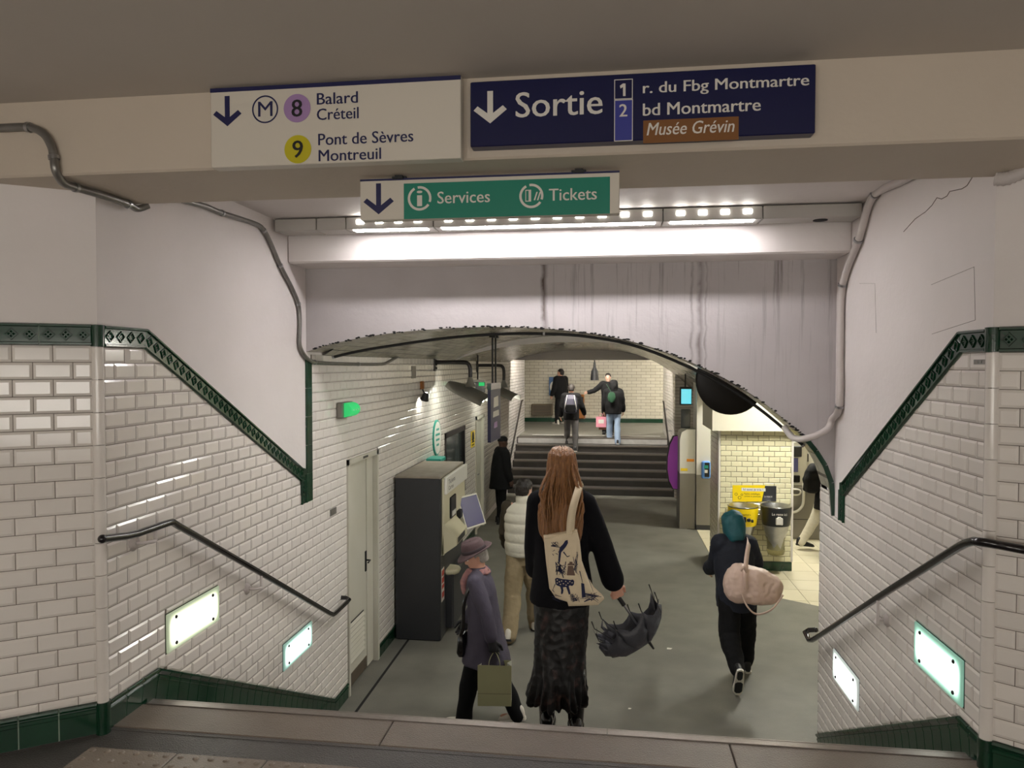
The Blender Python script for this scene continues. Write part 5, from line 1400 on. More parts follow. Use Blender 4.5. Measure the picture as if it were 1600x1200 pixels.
def lace_mat():
    m, nt, b = _m('lace_skirt'); N = nt.nodes; L = nt.links
    tc = N.new('ShaderNodeTexCoord'); v = N.new('ShaderNodeTexVoronoi'); v.inputs['Scale'].default_value = 22
    n = N.new('ShaderNodeTexNoise'); n.inputs['Scale'].default_value = 14; n.inputs['Detail'].default_value = 4
    L.new(tc.outputs['Object'], v.inputs['Vector']); L.new(tc.outputs['Object'], n.inputs['Vector'])
    r = N.new('ShaderNodeValToRGB'); r.color_ramp.elements[0].position = .56; r.color_ramp.elements[1].position = .68
    L.new(n.outputs['Fac'], r.inputs['Fac'])
    mx = N.new('ShaderNodeMix'); mx.data_type = 'RGBA'; mx.inputs[6].default_value = srgb(9, 8, 9); mx.inputs[7].default_value = srgb(74, 52, 50)
    L.new(math_node(nt, 'MULTIPLY', r.outputs['Color'], math_node(nt, 'MULTIPLY', v.outputs['Distance'], 1.6)), mx.inputs[0]); L.new(mx.outputs[2], b.inputs['Base Color'])
    b.inputs['Roughness'].default_value = .55
    bp = N.new('ShaderNodeBump'); bp.inputs['Strength'].default_value = .6; bp.inputs['Distance'].default_value = .01; L.new(v.outputs['Distance'], bp.inputs['Height']); L.new(bp.outputs[0], b.inputs['Normal'])
    M['lace_skirt'] = m
lace_mat()

def limb(mb, pts, radii, n=14, sub=4):
    """tapered round limb with rounded ends"""
    P = [Vector(p) for p in pts]; Q = []; R = []
    for i in range(len(P) - 1):
        for j in range(sub):
            t = j / sub; Q.append(P[i].lerp(P[i + 1], t)); R.append(radii[i] + (radii[i + 1] - radii[i]) * t)
    Q.append(P[-1]); R.append(radii[-1])
    mb.tube(Q, R, n)
    for p, r in ((P[0], radii[0]), (P[-1], radii[-1])): mb.ball(p, r * .98, 12, 8)
    for p, r in zip(P[1:-1], radii[1:-1]): mb.ball(p, r * 1.0, 12, 8)
def loft(mb, secs, n=32, e=2.0):
    """secs: (centre, axis a, axis b) ellipses (superellipse exponent e)"""
    rs = []
    for c, a, b in secs:
        ring = []
        for k in range(n):
            t = 2 * PI * k / n; ct, s_ = math.cos(t), math.sin(t)
            x = math.copysign(abs(ct) ** (2 / e), ct); y = math.copysign(abs(s_) ** (2 / e), s_)
            ring.append(Vector(c) + Vector(a) * x + Vector(b) * y)
        rs.append(ring)
    mb.rings(rs, 0, True, True)
def remesh(mb, voxel, smooth=4, folds=None, name='body'):
    me = mb.mesh(name); o = bpy.data.objects.new('tmp', me); COL.objects.link(o)
    m = o.modifiers.new('r', 'REMESH'); m.mode = 'VOXEL'; m.voxel_size = voxel; m.use_smooth_shade = True
    if smooth:
        s = o.modifiers.new('s', 'SMOOTH'); s.factor = .5; s.iterations = smooth
    dg = bpy.context.evaluated_depsgraph_get(); out = bpy.data.meshes.new_from_object(o.evaluated_get(dg))
    bpy.data.objects.remove(o); bpy.data.meshes.remove(me); out.name = name
    if folds:
        ns = [v.normal.copy() for v in out.vertices]
        for v, nn in zip(out.vertices, ns): v.co = v.co + nn * folds(v.co)
        out.update()
    for p in out.polygons: p.use_smooth = True
    return out
def fold(amp, f, s=(1, 1, 1), seed=0.0, amp2=0.0, f2=20):
    def g(c):
        a = amp * mnoise.noise(Vector((c.x * f * s[0] + seed, c.y * f * s[1], c.z * f * s[2])))
        if amp2: a += amp2 * mnoise.noise(Vector((c.x * f2, c.y * f2 + seed, c.z * f2)))
        return a
    return g
def garment(name, mb, m, parent, voxel=.012, smooth=4, folds=None, label=None):
    me = remesh(mb, voxel, smooth, folds, name); me.materials.clear(); me.materials.append(MATS[m])
    for p in me.polygons: p.material_index = 0
    return link(name, me, parent, None, label)

def pose(H, lean=0.0, legs=((0, 0), (0, 0)), arms=((0, 8, 10), (0, 8, 10)), head=(0, 0), hipw=.085, shw=.175, roll=0.0):
    """joint positions; angles in degrees; index 0 = left, 1 = right; facing +y"""
    s = H / 1.70; R_ = math.radians; J = {}
    J['s'] = s; up = Vector((math.sin(R_(roll)), math.sin(R_(lean)), math.cos(R_(lean)))).normalized(); J['up'] = up
    J['fwd'] = Vector((0, 1, 0)) - up * up.y; J['fwd'].normalize()
    J['hip'] = Vector((0, 0, 0))
    for i, sd in ((0, -1), (1, 1)):
        a, k = R_(legs[i][0]), R_(legs[i][1]); ab = R_(legs[i][2]) * sd if len(legs[i]) > 2 else 0
        h = Vector((sd * hipw * s, 0, 0)); kn = h + Vector((math.sin(ab) * .42 * s, math.sin(a) * .42 * s, -math.cos(a) * math.cos(ab) * .42 * s))
        an = kn + Vector((math.sin(ab) * .2 * s, math.sin(a - k) * .40 * s, -math.cos(a - k) * .40 * s))
        J['h%d' % i], J['k%d' % i], J['a%d' % i] = h, kn, an
        ft = R_(legs[i][3]) if len(legs[i]) > 3 else 0.0
        J['f%d' % i] = ft
    low = min(J['a0'].z - .075 * s - max(0, math.sin(J['f0'])) * .0, J['a1'].z - .075 * s)
    sh = Vector((0, 0, -low))
    J['hip'] = sh.copy()
    for q in ('h0', 'h1', 'k0', 'k1', 'a0', 'a1'): J[q] = J[q] + sh
    J['chest'] = sh + up * (.36 * s); J['neck'] = sh + up * (.55 * s)
    for i, sd in ((0, -1), (1, 1)):
        sw, ab, el = (R_(v) for v in arms[i][:3])
        S_ = sh + up * (.485 * s) + Vector((sd * shw * s, 0, 0))
        d = Vector((sd * math.sin(ab), math.sin(sw) * math.cos(ab), -math.cos(sw) * math.cos(ab)))
        E = S_ + d * (.285 * s)
        sw2 = sw + el; ab2 = ab * (arms[i][3] if len(arms[i]) > 3 else .6)
        d2 = Vector((sd * math.sin(ab2), math.sin(sw2) * math.cos(ab2), -math.cos(sw2) * math.cos(ab2)))
        J['s%d' % i], J['e%d' % i], J['w%d' % i], J['d%d' % i] = S_, E, E + d2 * (.25 * s), d2
    yaw, pit = R_(head[0]), R_(head[1])
    J['hm'] = Matrix.Translation(J['neck'] + (up * .115 + J['fwd'] * .012) * s) @ Matrix.Rotation(yaw, 4, 'Z') @ Matrix.Rotation(-pit - R_(lean) * .5, 4, 'X') @ Matrix.Scale(s * .98, 4)
    return J
def hand(mb, w, d, n, side, curl=30, s=1.0, spread=.0):
    d = Vector(d).normalized(); n = (Vector(n) - d * Vector(n).dot(d)).normalized(); sd = d.cross(n) * side
    w = Vector(w)
    loft(mb, [(w - d * .03, sd * .026, n * .021), (w + d * .01, sd * .028, n * .018), (w + d * .045, sd * .038, n * .016), (w + d * .088, sd * .04, n * .013)], 16)
    for q, (off, L) in enumerate(((.029, .072), (.010, .080), (-.010, .075), (-.028, .058))):
        p = w + d * .08 + sd * off; dir_ = d + sd * (off * spread); pts = [p]; a = math.radians(curl)
        rot = Matrix.Rotation(a, 3, n.cross(d) if False else d.cross(n))
        for seg in (.45, .32, .23):
            dir_ = (rot @ dir_).normalized(); p = p + dir_ * (L * seg); pts.append(p)
        limb(mb, pts, [.0092, .0086, .0078, .0066], 10, 2)
    p = w + d * .022 + sd * .028; t = (d * .62 + sd * .62 + n * .35).normalized(); t2 = (d * .85 + n * .5 + sd * .1).normalized()
    limb(mb, [p, p + t * .04, p + t * .04 + t2 * .03, p + t * .04 + t2 * .052], [.0125, .0112, .0098, .008], 10, 2)
HEADP = [(-.118, .022, .02, .05), (-.108, .038, .042, .04), (-.085, .052, .064, .026), (-.05, .063, .083, .012), (-.01, .070, .094, .002), (.03, .074, .099, -.003), (.065, .071, .093, -.006), (.092, .055, .072, -.009), (.108, .034, .045, -.01), (.115, .012, .016, -.01)]
def head_geo(mb, hm):
    X, Y, Z = (hm.to_3x3() @ Vector(v) for v in ((1, 0, 0), (0, 1, 0), (0, 0, 1)))
    loft(mb, [(hm @ Vector((0, y, z)), X * rx, Y * ry) for z, rx, ry, y in HEADP], 28)
    T = lambda *p: hm @ Vector(p)
    k = X.length
    limb(mb, [T(0, .088, .018), T(0, .103, -.012), T(0, .106, -.024)], [.008 * k, .012 * k, .014 * k], 10, 2)          # nose
    limb(mb, [T(-.03, .084, .026), T(.03, .084, .026)], [.011 * k, .011 * k], 10, 2)                                   # brow
    limb(mb, [T(-.018, .083, -.062), T(.018, .083, -.062)], [.011 * k, .011 * k], 10, 2)                               # lips
    limb(mb, [T(-.006, .072, -.1), T(.006, .072, -.1)], [.018 * k, .018 * k], 10, 2)                                   # chin
    for s in (-1, 1):                                                                                                 # ears
        limb(mb, [T(s * .072, -.012, -.028), T(s * .080, -.016, .0), T(s * .078, -.012, .018)], [.010 * k, .013 * k, .010 * k], 8, 2)
def body(parent, J, skin, hands=((1, 25), (1, 25)), voxel=.009, palm=((1, 0, 0), (-1, 0, 0)), hv=.0042, bare_hands=True):
    s = J['s']; mb = MB(); up, fw = J['up'], J['fwd']; X = Vector((1, 0, 0)); hip = J['hip']
    def sec(t, rx, ry, dy=0): return (hip + up * (t * s) + fw * (dy * s), X * rx * s, fw * ry * s)
    loft(mb, [sec(-.08, .11, .085), sec(-.02, .155, .105), sec(.1, .13, .092), sec(.25, .14, .1), (sec(.38, .155, .105)), sec(.47, .15, .085), sec(.53, .08, .06)], 24)
    limb(mb, [hip + up * .48 * s, J['hm'] @ Vector((0, -.012, -.05))], [.062 * s, .054 * s])
    head_geo(mb, J['hm'])
    for i in (0, 1):
        limb(mb, [J['h%d' % i], J['k%d' % i], J['a%d' % i]], [.078 * s, .05 * s, .036 * s])
        k = J['k%d' % i]; a = J['a%d' % i]; limb(mb, [k.lerp(a, .12), k.lerp(a, .35) + Vector((0, -.012, 0)), k.lerp(a, .7)], [.046 * s, .052 * s, .038 * s])
        limb(mb, [a, a + Vector((0, .05, -.045)) * s, a + Vector((0, .13, -.055)) * s], [.034 * s, .03 * s, .022 * s])
        limb(mb, [J['s%d' % i] + Vector(((.03 if i == 0 else -.03), 0, 0)), J['e%d' % i], J['w%d' % i]], [.052 * s, .04 * s, .026 * s])
    me = remesh(mb, voxel, 3)
    hb = MB()
    for i, sd in ((0, -1), (1, 1)):
        hand(hb, J['w%d' % i], J['d%d' % i], palm[i], -sd if i == 0 else sd, hands[i][1], s)
    hm_ = remesh(hb, hv, 2)
    tot = MB()
    for q in (me, hm_):
        tot.add([v.co for v in q.vertices], [tuple(p.vertices) for p in q.polygons], 0, True); bpy.data.meshes.remove(q)
    return tot.build('body', skin, parent)
def face(parent, hm, lip='scarf'):
    mat('eye_white', srgb(220, 214, 206), .3) if 'eye_white' not in M else None
    for s in (-1, 1):
        e = MB(); c = hm @ Vector((s * .031, .083, .008)); e.ball(c, (.0125, .011, .0075), 10, 8); eo = e.build('eye', 'eye_white', parent)
        e = MB(); d = (hm.to_3x3() @ Vector((0, 1, 0))).normalized(); e.ball(c + d * .0085, (.0055, .004, .0055), 8, 6); e.build('iris', 'black_ink', eo)
    a = MB(); limb(a, [hm @ Vector((-.02, .091, -.062)), hm @ Vector((0, .095, -.061)), hm @ Vector((.02, .091, -.062))], [.003, .0055, .003], 8, 2); a.build('mouth', lip, parent)
def shoe(parent, J, i, m, sole='sole_white', L=.27, rz=0.0, high=0.0, heel=0.0, tread=False):
    """shoe under ankle i, foot pitch taken from the pose"""
    s = J['s']; a = J['a%d' % i]; f = J['f%d' % i]
    R = Matrix.Rotation(rz, 3, 'Z') @ Matrix.Rotation(f, 3, 'X')
    T = lambda x, y, z: a + R @ (Vector((x, y, z)) * s)
    X = R @ Vector((.01, 0, 0)) * 100 * s; Z = R @ Vector((0, 0, 1)) * s
    k = L / .27; mb = MB(); z0 = -.075 + heel
    secs = []
    for y, hw, top in ((-.085, .012, .01), (-.078, .028, .03), (-.05, .036, .06 + high), (.0, .038, .055 + high), (.04, .041, .01), (.09, .047, -.018), (.14, .047, -.03), (.175, .036, -.042), (.188, .016, -.05)):
        h = (top - z0) / 2; secs.append((T(0, y * k, z0 + h + .008), X * hw, Z * h))
    loft(mb, secs, 18, 2.6)
    o = garment('shoe', mb, m, parent, .009, 2)
    sb = MB(); rs = []
    for zz in (-.075, -.052):
        ring = []
        for y, hw in ((-.09, .01), (-.08, .032), (-.03, .04), (.05, .045), (.11, .051), (.16, .045), (.192, .02)): ring.append(T(hw, y * k, zz))
        for y, hw in ((.192, .02), (.16, .045), (.11, .049), (.05, .041), (-.03, .037), (-.08, .03), (-.09, .01)): ring.append(T(-hw, y * k, zz))
        rs.append(ring)
    sb.rings(rs).build('sole', sole, o)
    if tread:
        for ya, yb_, hw in ((-.075, .02, .026), (.045, .165, .036)):
            MB().rings([[T(x * hw, y * k, z) for x, y in ((-1, ya + .015), (-.5, ya), (.5, ya), (1, ya + .015), (1, yb_ - .02), (.5, yb_), (-.5, yb_), (-1, yb_ - .02))] for z in (-.079, -.074)]).build('tread', 'black_shoe', o)
    return o
def trousers(parent, J, m, rad=(.095, .08, .068, .06), hem=.0, waist=.12, voxel=.011, folds=None, hipr=(.165, .122), name='trousers', cuff=.05):
    s = J['s']; mb = MB(); hip, up, fw = J['hip'], J['up'], J['fwd']; X = Vector((1, 0, 0))
    loft(mb, [(hip + up * (t * s), X * rx * s, fw * ry * s) for t, rx, ry in ((-.12, .13, .1), (-.04, hipr[0], hipr[1]), (.05, hipr[0] * .98, hipr[1] * .95), (waist, .15, .108))], 24)
    for i in (0, 1):
        h, k, a = J['h%d' % i], J['k%d' % i], J['a%d' % i]; e = a + (a - k).normalized() * ((.03 - hem) * s)
        limb(mb, [h, h.lerp(k, .5), k, k.lerp(a, .5), e], [rad[0] * s, (rad[0] + rad[1]) / 2 * s, rad[1] * s, rad[2] * s, rad[3] * s], 16)
    return garment(name, mb, m, parent, voxel, 5, folds or fold(.012, 9, (1, 1, .7), 3, .004, 30))
def jacket(parent, J, m, secs, sleeve=(.072, .062, .05), voxel=.011, folds=None, name='jacket', down=None, cut=.03, n=32, sleeve_m=None):
    """secs: (t, rx, ry, dy) along the spine from hem to neck (metres at 1.70 m); t<0 hangs down"""
    s = J['s']; mb = MB(); hip, up, fw = J['hip'], J['up'], J['fwd']; X = Vector((1, 0, 0)); dn = Vector(down or (0, 0, -1))
    L = []
    for t, rx, ry, dy in secs:
        c = hip + (up * t if t >= 0 else dn * (-t)) * s + fw * dy * s
        L.append((c, X * rx * s, (fw if t >= 0 else Vector((0, 1, 0))) * ry * s))
    loft(mb, L, n)
    sl = mb if not sleeve_m else MB()
    for i in (0, 1):
        S_, E, W = J['s%d' % i], J['e%d' % i], J['w%d' % i]
        limb(sl, [S_ + Vector(((.05 if i == 0 else -.05), 0, .005)) * s, S_ + Vector(((.0 if i == 0 else -.0), 0, -.01)), E, E.lerp(W, .6), W - (W - E).normalized() * cut], [sleeve[0] * s * 1.05, sleeve[0] * s, sleeve[1] * s, (sleeve[1] + sleeve[2]) / 2 * s, sleeve[2] * s], 16)
    o = garment(name, mb, m, parent, voxel, 5, folds or fold(.014, 8, (1, 1, .6), 1, .004, 34))
    if sleeve_m: garment('sleeves', sl, sleeve_m, parent, voxel, 5, fold(.012, 10, (1, 1, 1.3), 2))
    return o
def hair_cap(parent, J, m, grow=.012, zmin=-.03, back=-.07, name='hair', voxel=.008):
    hm = J['hm']; X, Y, Z = (hm.to_3x3() @ Vector(v) for v in ((1, 0, 0), (0, 1, 0), (0, 0, 1))); mb = MB()
    loft(mb, [(hm @ Vector((0, y - .022, z)), X * (rx + grow), Y * (ry * .86 + grow)) for z, rx, ry, y in ((back, .045, .05, -.03), (-.03, .062, .075, -.016), (.01, .070, .092, -.008), (.04, .074, .099, .0), (.065, .072, .1, .014), (.095, .056, .08, .012), (.112 + grow, .03, .04, .004))], 24)
    return garment(name, mb, m, parent, voxel, 2, fold(.006, 40, (1, 1, 1), 5))
def person(label, loc, rz, group=None):
    return thing('person', label, 'person', loc, rz, group, local=True)
def world_of(p, v): return Matrix.Translation(p.location) @ Matrix.Rotation(p.rotation_euler.z, 4, 'Z') @ Vector(v)

# ---- woman with the long hair and tote bag, on the stairs
STEP3 = ZL - 3 * RISE
p = person('person with long brown hair in a black jacket and lace skirt walking down the stairs', (-.27, 4.25, STEP3), math.radians(3))
J = pose(1.72, 1, ((5, 8), (1, 6, 0, 0)), ((10, 4, 30), (4, 21, 6, .8)), (4, 4), shw=.138)
body(p, J, 'skin', ((1, 40), (1, 62)), .010, ((1, 0, 0), (-.3, 0.9, 0)))
jacket(p, J, 'black_velvet', [(-.10, .185, .155, -.01), (-.06, .185, .15, -.01), (.05, .172, .14, -.005), (.15, .16, .13, 0), (.3, .165, .13, 0), (.42, .16, .12, 0), (.485, .14, .10, 0), (.53, .08, .075, 0), (.56, .065, .06, 0)], (.07, .068, .066), folds=fold(.012, 6, (1, 1, .5), 1))
# lace skirt with ruffled hem
s = J['s']; mb = MB(); hip = J['hip']; secs = []
for t, rx, ry, dx, dy in ((.06, .15, .12, 0, 0), (-.1, .165, .145, 0, 0), (-.3, .155, .15, -.005, 0), (-.5, .148, .15, -.012, -.01), (-.58, .155, .155, -.018, -.015), (-.64, .168, .16, -.024, -.02), (-.68, .172, .165, -.028, -.022)):
    secs.append((hip + Vector((dx, dy, t * s)), Vector((rx * s, 0, 0)), Vector((0, ry * s, 0))))
loft(mb, secs, 40)
def skirt_f(c):
    a = math.atan2(c.y, c.x + .01); k = max(0, min(1, (hip.z - .1 - c.z) / .5)); r = max(0, min(1, (hip.z - .5 - c.z) / .14))
    return (.012 * k) * math.sin(a * 9 + 3 * mnoise.noise(c * 4)) + .014 * r * math.sin(a * 23) + .004 * mnoise.noise(c * 40)
garment('skirt', mb, 'lace_skirt', p, .010, 3, skirt_f)
for i in (0, 1):
    mb = MB(); a, k = J['a%d' % i], J['k%d' % i]
    limb(mb, [a.lerp(k, .75), a.lerp(k, .4), a.lerp(k, .1), a], [.062, .056, .048, .045]); garment('boot_shaft', mb, 'leather', p, .01, 2)
    shoe(p, J, i, 'leather', 'leather', .27, heel=.02)
# hair: long mass with locks
hm = J['hm']; mb = MB()
def hs(x, y, z, rx, ry): return (hm @ Vector((x, y, z)), Vector((rx, 0, 0)), Vector((0, ry, 0)))
loft(mb, [hs(0, -.005, .142, .022, .022), hs(0, -.006, .132, .055, .062), hs(0, -.010, .10, .078, .096), hs(0, -.018, .05, .086, .1), hs(0, -.024, 0, .09, .1), hs(0, -.045, -.06, .092, .085), hs(0, -.075, -.13, .102, .072), hs(-.005, -.105, -.2, .125, .062), hs(-.01, -.125, -.28, .13, .052), hs(-.012, -.135, -.36, .115, .045), hs(-.012, -.135, -.44, .085, .035), hs(-.02, -.132, -.5, .05, .022), hs(-.03, -.13, -.525, .02, .012)], 36)
def hair_f(c):
    l = c - hm.translation
    a = math.atan2(l.x, -l.y + .12)
    k = max(0, min(1, (.08 - l.z) / .2))
    wav = .35 * math.sin(l.z * 18 + 2 * l.x * 10) * k
    return .0055 * math.sin(a * 38 + wav * 4) + (.008 * k) * math.sin(a * 13 + wav * 3 + 1) + .003 * mnoise.noise(Vector((l.x * 90, l.y * 90, l.z * 6)))
garment('hair', mb, 'hair_brown', p, .006, 2, hair_f)
rnd = random.Random(3)
mb = MB()
for q in range(46):        # loose locks over the back
    a = rnd.uniform(-1, 1); x0 = a * .075; z0 = rnd.uniform(-.08, .05); L = rnd.uniform(.28, .46) * (1 - .25 * abs(a)); pts = []
    for k in range(9):
        t = k / 8; z = z0 - L * t; sp = 1 + .75 * min(1, t * 1.6) - .9 * max(0, t - .6)
        yy = -.10 - .065 * min(1, t * 1.5) + .035 * a * a * (1 - t)
        pts.append(hm @ Vector((x0 * sp - .012 * t + .008 * math.sin(6 * t + q), yy - .012, z)))
    mb.tube(pts, [.004, .006, .0068, .0068, .0065, .006, .005, .004, .002], 6, sq=(1.5, .7))
mb.build('hair_locks', 'hair_brown', p, kind='stuff')
TW, TJ = p, J
# tote bag hanging behind her right shoulder
bag = thing('tote_bag', 'cream canvas tote bag with dark blue animal print on the long-haired person\'s back', 'bag', world_of(p, (.04, -.2, .75)), local=True)
bag.rotation_euler.z = math.radians(3)
b0 = bag.location
Yb = b0.y - .02
def tb(x, y, Yq=None):
    w_ = onY(x, y, Yq or Yb); return w_ - b0
out_ = [(849, 838), (901, 828), (906, 850), (909, 880), (918, 905), (930, 925), (944, 938), (935, 947), (888, 948), (886, 941), (868, 935), (858, 920), (853, 880)]
out3 = [tb(x, y) for x, y in out_]
mb = MB(); n = len(out3); c = sum(out3, Vector()) / n
def bl(k, dy): return [Vector((c.x + (q.x - c.x) * k, q.y + dy, c.z + (q.z - c.z) * k)) for q in out3]
R4 = Matrix.Rotation(0, 3, 'Z')
rs_ = [bl(.93, .075), bl(1.0, .05), bl(1.0, .012), bl(.97, -.006), bl(.8, -.02), bl(.4, -.026)]
mb.rings(rs_, 0, True)
bg = mb.build('bag_body', 'canvas', bag)
# strap over the shoulder
def strap(pts, wd, m, parent, th=.003, name='strap', up=Vector((0, 1, 0))):
    mb = MB(); P = smooth_path(pts, 5); rs = []
    for i, q in enumerate(P):
        d = (P[min(i + 1, len(P) - 1)] - P[max(i - 1, 0)]).normalized(); sdv = d.cross(up).normalized(); nn = sdv.cross(d)
        rs.append([q - sdv * wd + nn * th, q + sdv * wd + nn * th, q + sdv * wd - nn * th, q - sdv * wd - nn * th])
    mb.rings(rs, 0, True); return mb.build(name, m, parent)
sho = Vector((.135, .06, .575))
strap([tb(889, 834) + Vector((0, -.008, 0)), tb(890, 815) + Vector((0, -.02, 0)), tb(894, 792) + Vector((0, -.01, 0)), tb(901, 772) + Vector((0, .05, .0)), tb(905, 764) + Vector((0, .14, 0)), tb(906, 768) + Vector((0, .25, 0)), tb(904, 800) + Vector((0, .32, 0))], .017, 'canvas', bag)
strap([tb(893, 832) + Vector((0, .012, 0)), tb(896, 800) + Vector((0, .01, 0)), tb(904, 772) + Vector((0, .06, .0)), tb(908, 765) + Vector((0, .15, 0)), tb(909, 772) + Vector((0, .25, 0))], .014, 'canvas', bag)
MB().tube([tb(851, 840) + Vector((0, -.012, 0)), tb(900, 830) + Vector((0, -.012, 0))], .0035, 6).build('hem_seam', 'canvas', bag)
# print: parrot on branch, lantern, spotted cat, foliage, waterfall (generic)
def pr(polys, m='tote_print', name='print'):
    mb = MB()
    for poly in polys:
        pts = [tb(840 + x * .1166, 820 + y * .1166) + Vector((0, -.030, 0)) for x, y in poly]
        if len(pts) > 2 and sum(pts[i].x * pts[(i + 1) % len(pts)].z - pts[(i + 1) % len(pts)].x * pts[i].z for i in range(len(pts))) < 0: pts = pts[::-1]
        mb.add(pts, [tuple(range(len(pts)))])
    mb.build(name, m, bg)
def stroke(x0, y0, x1, y1, w_=9):
    L = math.hypot(x1 - x0, y1 - y0) or 1; nx, ny = -(y1 - y0) / L * w_ / 2, (x1 - x0) / L * w_ / 2
    return [(x0 + nx, y0 + ny), (x1 + nx * .5, y1 + ny * .5), (x1 - nx * .5, y1 - ny * .5), (x0 - nx, y0 - ny)]
pr([[(370, 195), (400, 185), (405, 225), (385, 265), (350, 310), (315, 350), (300, 470), (285, 520), (275, 460), (285, 330), (300, 280), (340, 240)], stroke(345, 345, 395, 410, 16), stroke(395, 410, 430, 395, 12)], name='bird_print')
rr = random.Random(5)
pr([stroke(180, 260, 300, 285, 12)] + [stroke(rr.uniform(185, 290), rr.uniform(200, 260), rr.uniform(185, 290), rr.uniform(235, 275), 8) for _ in range(10)] + [stroke(x, rr.uniform(300, 400), x + rr.uniform(-40, 30), rr.uniform(330, 430), 9) for x in (215, 230, 245, 255, 265, 275)], name='branch_print')
pr([stroke(rr.uniform(240, 380), rr.uniform(470, 620), rr.uniform(240, 380), rr.uniform(500, 660), 11) for _ in range(20)] + [stroke(290, 520, 345, 690, 22), [(270, 560), (310, 545), (330, 600), (280, 610)]], name='leaf_print')
pr([[(395, 520), (490, 525), (480, 500), (410, 498)], [(405, 530), (470, 530), (500, 660), (390, 655)], [(425, 475), (465, 478), (465, 500), (425, 498)]] , 'tote_print_soft', 'lantern_print')
pr([[(232, 700), (260, 686), (330, 705), (400, 712), (440, 720), (470, 712), (488, 735), (484, 775), (462, 800), (430, 790), (415, 800), (430, 860), (440, 905), (415, 912), (395, 850), (380, 810), (340, 815), (345, 860), (335, 900), (312, 905), (315, 850), (300, 805), (262, 790), (240, 770)], stroke(235, 770, 200, 850, 10), stroke(200, 850, 225, 880, 10)], name='cat_print')
mb = MB()
for x, y in ((262, 715), (290, 740), (262, 755), (320, 730), (345, 765), (375, 735), (405, 760), (430, 740), (460, 755), (305, 775), (380, 785)):
    q = [tb(840 + (x + 9 * math.cos(t_)) * .1166, 820 + (y - 7 * math.sin(t_)) * .1166) + Vector((0, -.0308, 0)) for t_ in [2 * PI * k / 7 for k in range(7)]]; mb.add(q, [tuple(range(7))])
mb.build('cat_spots', 'canvas', bg, kind='stuff')
pr([stroke(190, 930, 340, 1000, 9), stroke(230, 915, 320, 940, 9), stroke(200, 960, 300, 1010, 8)] + [stroke(rr.uniform(430, 560), rr.uniform(900, 1010), rr.uniform(430, 560), rr.uniform(900, 1020), 8) for _ in range(22)], name='ground_print')
pr([[(580, 760), (620, 770), (640, 950), (590, 950)], stroke(560, 600, 600, 760, 12), stroke(650, 620, 740, 880, 10), stroke(600, 900, 850, 950, 12), stroke(620, 1010, 760, 960, 14)] + [stroke(rr.uniform(560, 820), rr.uniform(880, 1010), rr.uniform(560, 820), rr.uniform(890, 1030), 7) for _ in range(18)] + [stroke(rr.uniform(470, 545), rr.uniform(330, 650), rr.uniform(480, 545), rr.uniform(330, 650), 6) for _ in range(14)], name='scenery_print')
# umbrella in her right hand
w_ = world_of(TW, TJ['w1'] + TJ['d1'] * .085)
um = thing('umbrella', 'half folded dark grey umbrella in the long-haired person\'s hand', 'umbrella', w_, local=True)
dirs = onY(1012, 1000, w_.y + .02) - w_
ax = dirs.normalized()
MB().tube([-ax * .05, ax * .06], .014, 10).build('handle', 'black', um)
MB().tube([ax * .05, ax * .30], .007, 8).build('shaft', 'steel', um)
e1 = ax.cross(Vector((0, 1, 0))).normalized(); e2 = ax.cross(e1)
# canopy: eight slack panels hanging from the closed ribs
nr = 8; tips = []; canopy = MB(); tipc = ax * .33
rim = []
for k in range(nr):
    a_ = 2 * PI * k / nr + .2
    rad = .225 + .03 * math.sin(3 * k); q = ax * (.07 + .03 * math.cos(2 * k)) + e1 * (math.cos(a_) * rad * 1.0) + e2 * (math.sin(a_) * rad * .55)
    q = q + Vector((-.01, 0, -.06 + .02 * math.cos(k * 1.7))); rim.append(q)
M_ = 7
grid = []
for k in range(nr):
    A, B = rim[k], rim[(k + 1) % nr]; col = []
    for i in range(M_ + 1):
        t = i / M_; row = []
        for j in range(6):
            u = j / 5; base = A.lerp(B, u); mid = (A + B) / 2
            sag = 4 * u * (1 - u)
            q = tipc.lerp(base, t) + (Vector((0, 0, -.11)) * sag * t * (1.15 - t)) + (ax * .05) * sag * t * t
            rad_ = q - ax * q.dot(ax); q = q + rad_ * (.35 * math.sin(PI * t)) + rad_ * (.08 * math.sin(j * 2.3 + i * 1.9 + k))
            q = q + Vector((0, 0, -.035)) * math.sin(PI * t)
            row.append(q)
        col.append(row)
    fs = []; vs = [q for r in col for q in r]
    for i in range(M_):
        for j in range(5): fs.append((i * 6 + j, i * 6 + j + 1, (i + 1) * 6 + j + 1, (i + 1) * 6 + j))
    pm = MB().add(vs, fs, 0, True)
    o = pm.build('canopy_panel', 'umbrella_cloth', um)
    sm_ = o.modifiers.new('t', 'SOLIDIFY'); sm_.thickness = .002
for k in range(nr):
    MB().tube([tipc, tipc.lerp(rim[k], .5) + (rim[k] - ax * rim[k].dot(ax)) * .25, rim[k], rim[k] - ax * .03 + Vector((0, 0, .02))], [.003, .003, .003, .004], 6).build('rib', 'black', um)
MB().tube([tipc - ax * .02, tipc + ax * .05], [.012, .006], 8).build('ferrule', 'black', um)

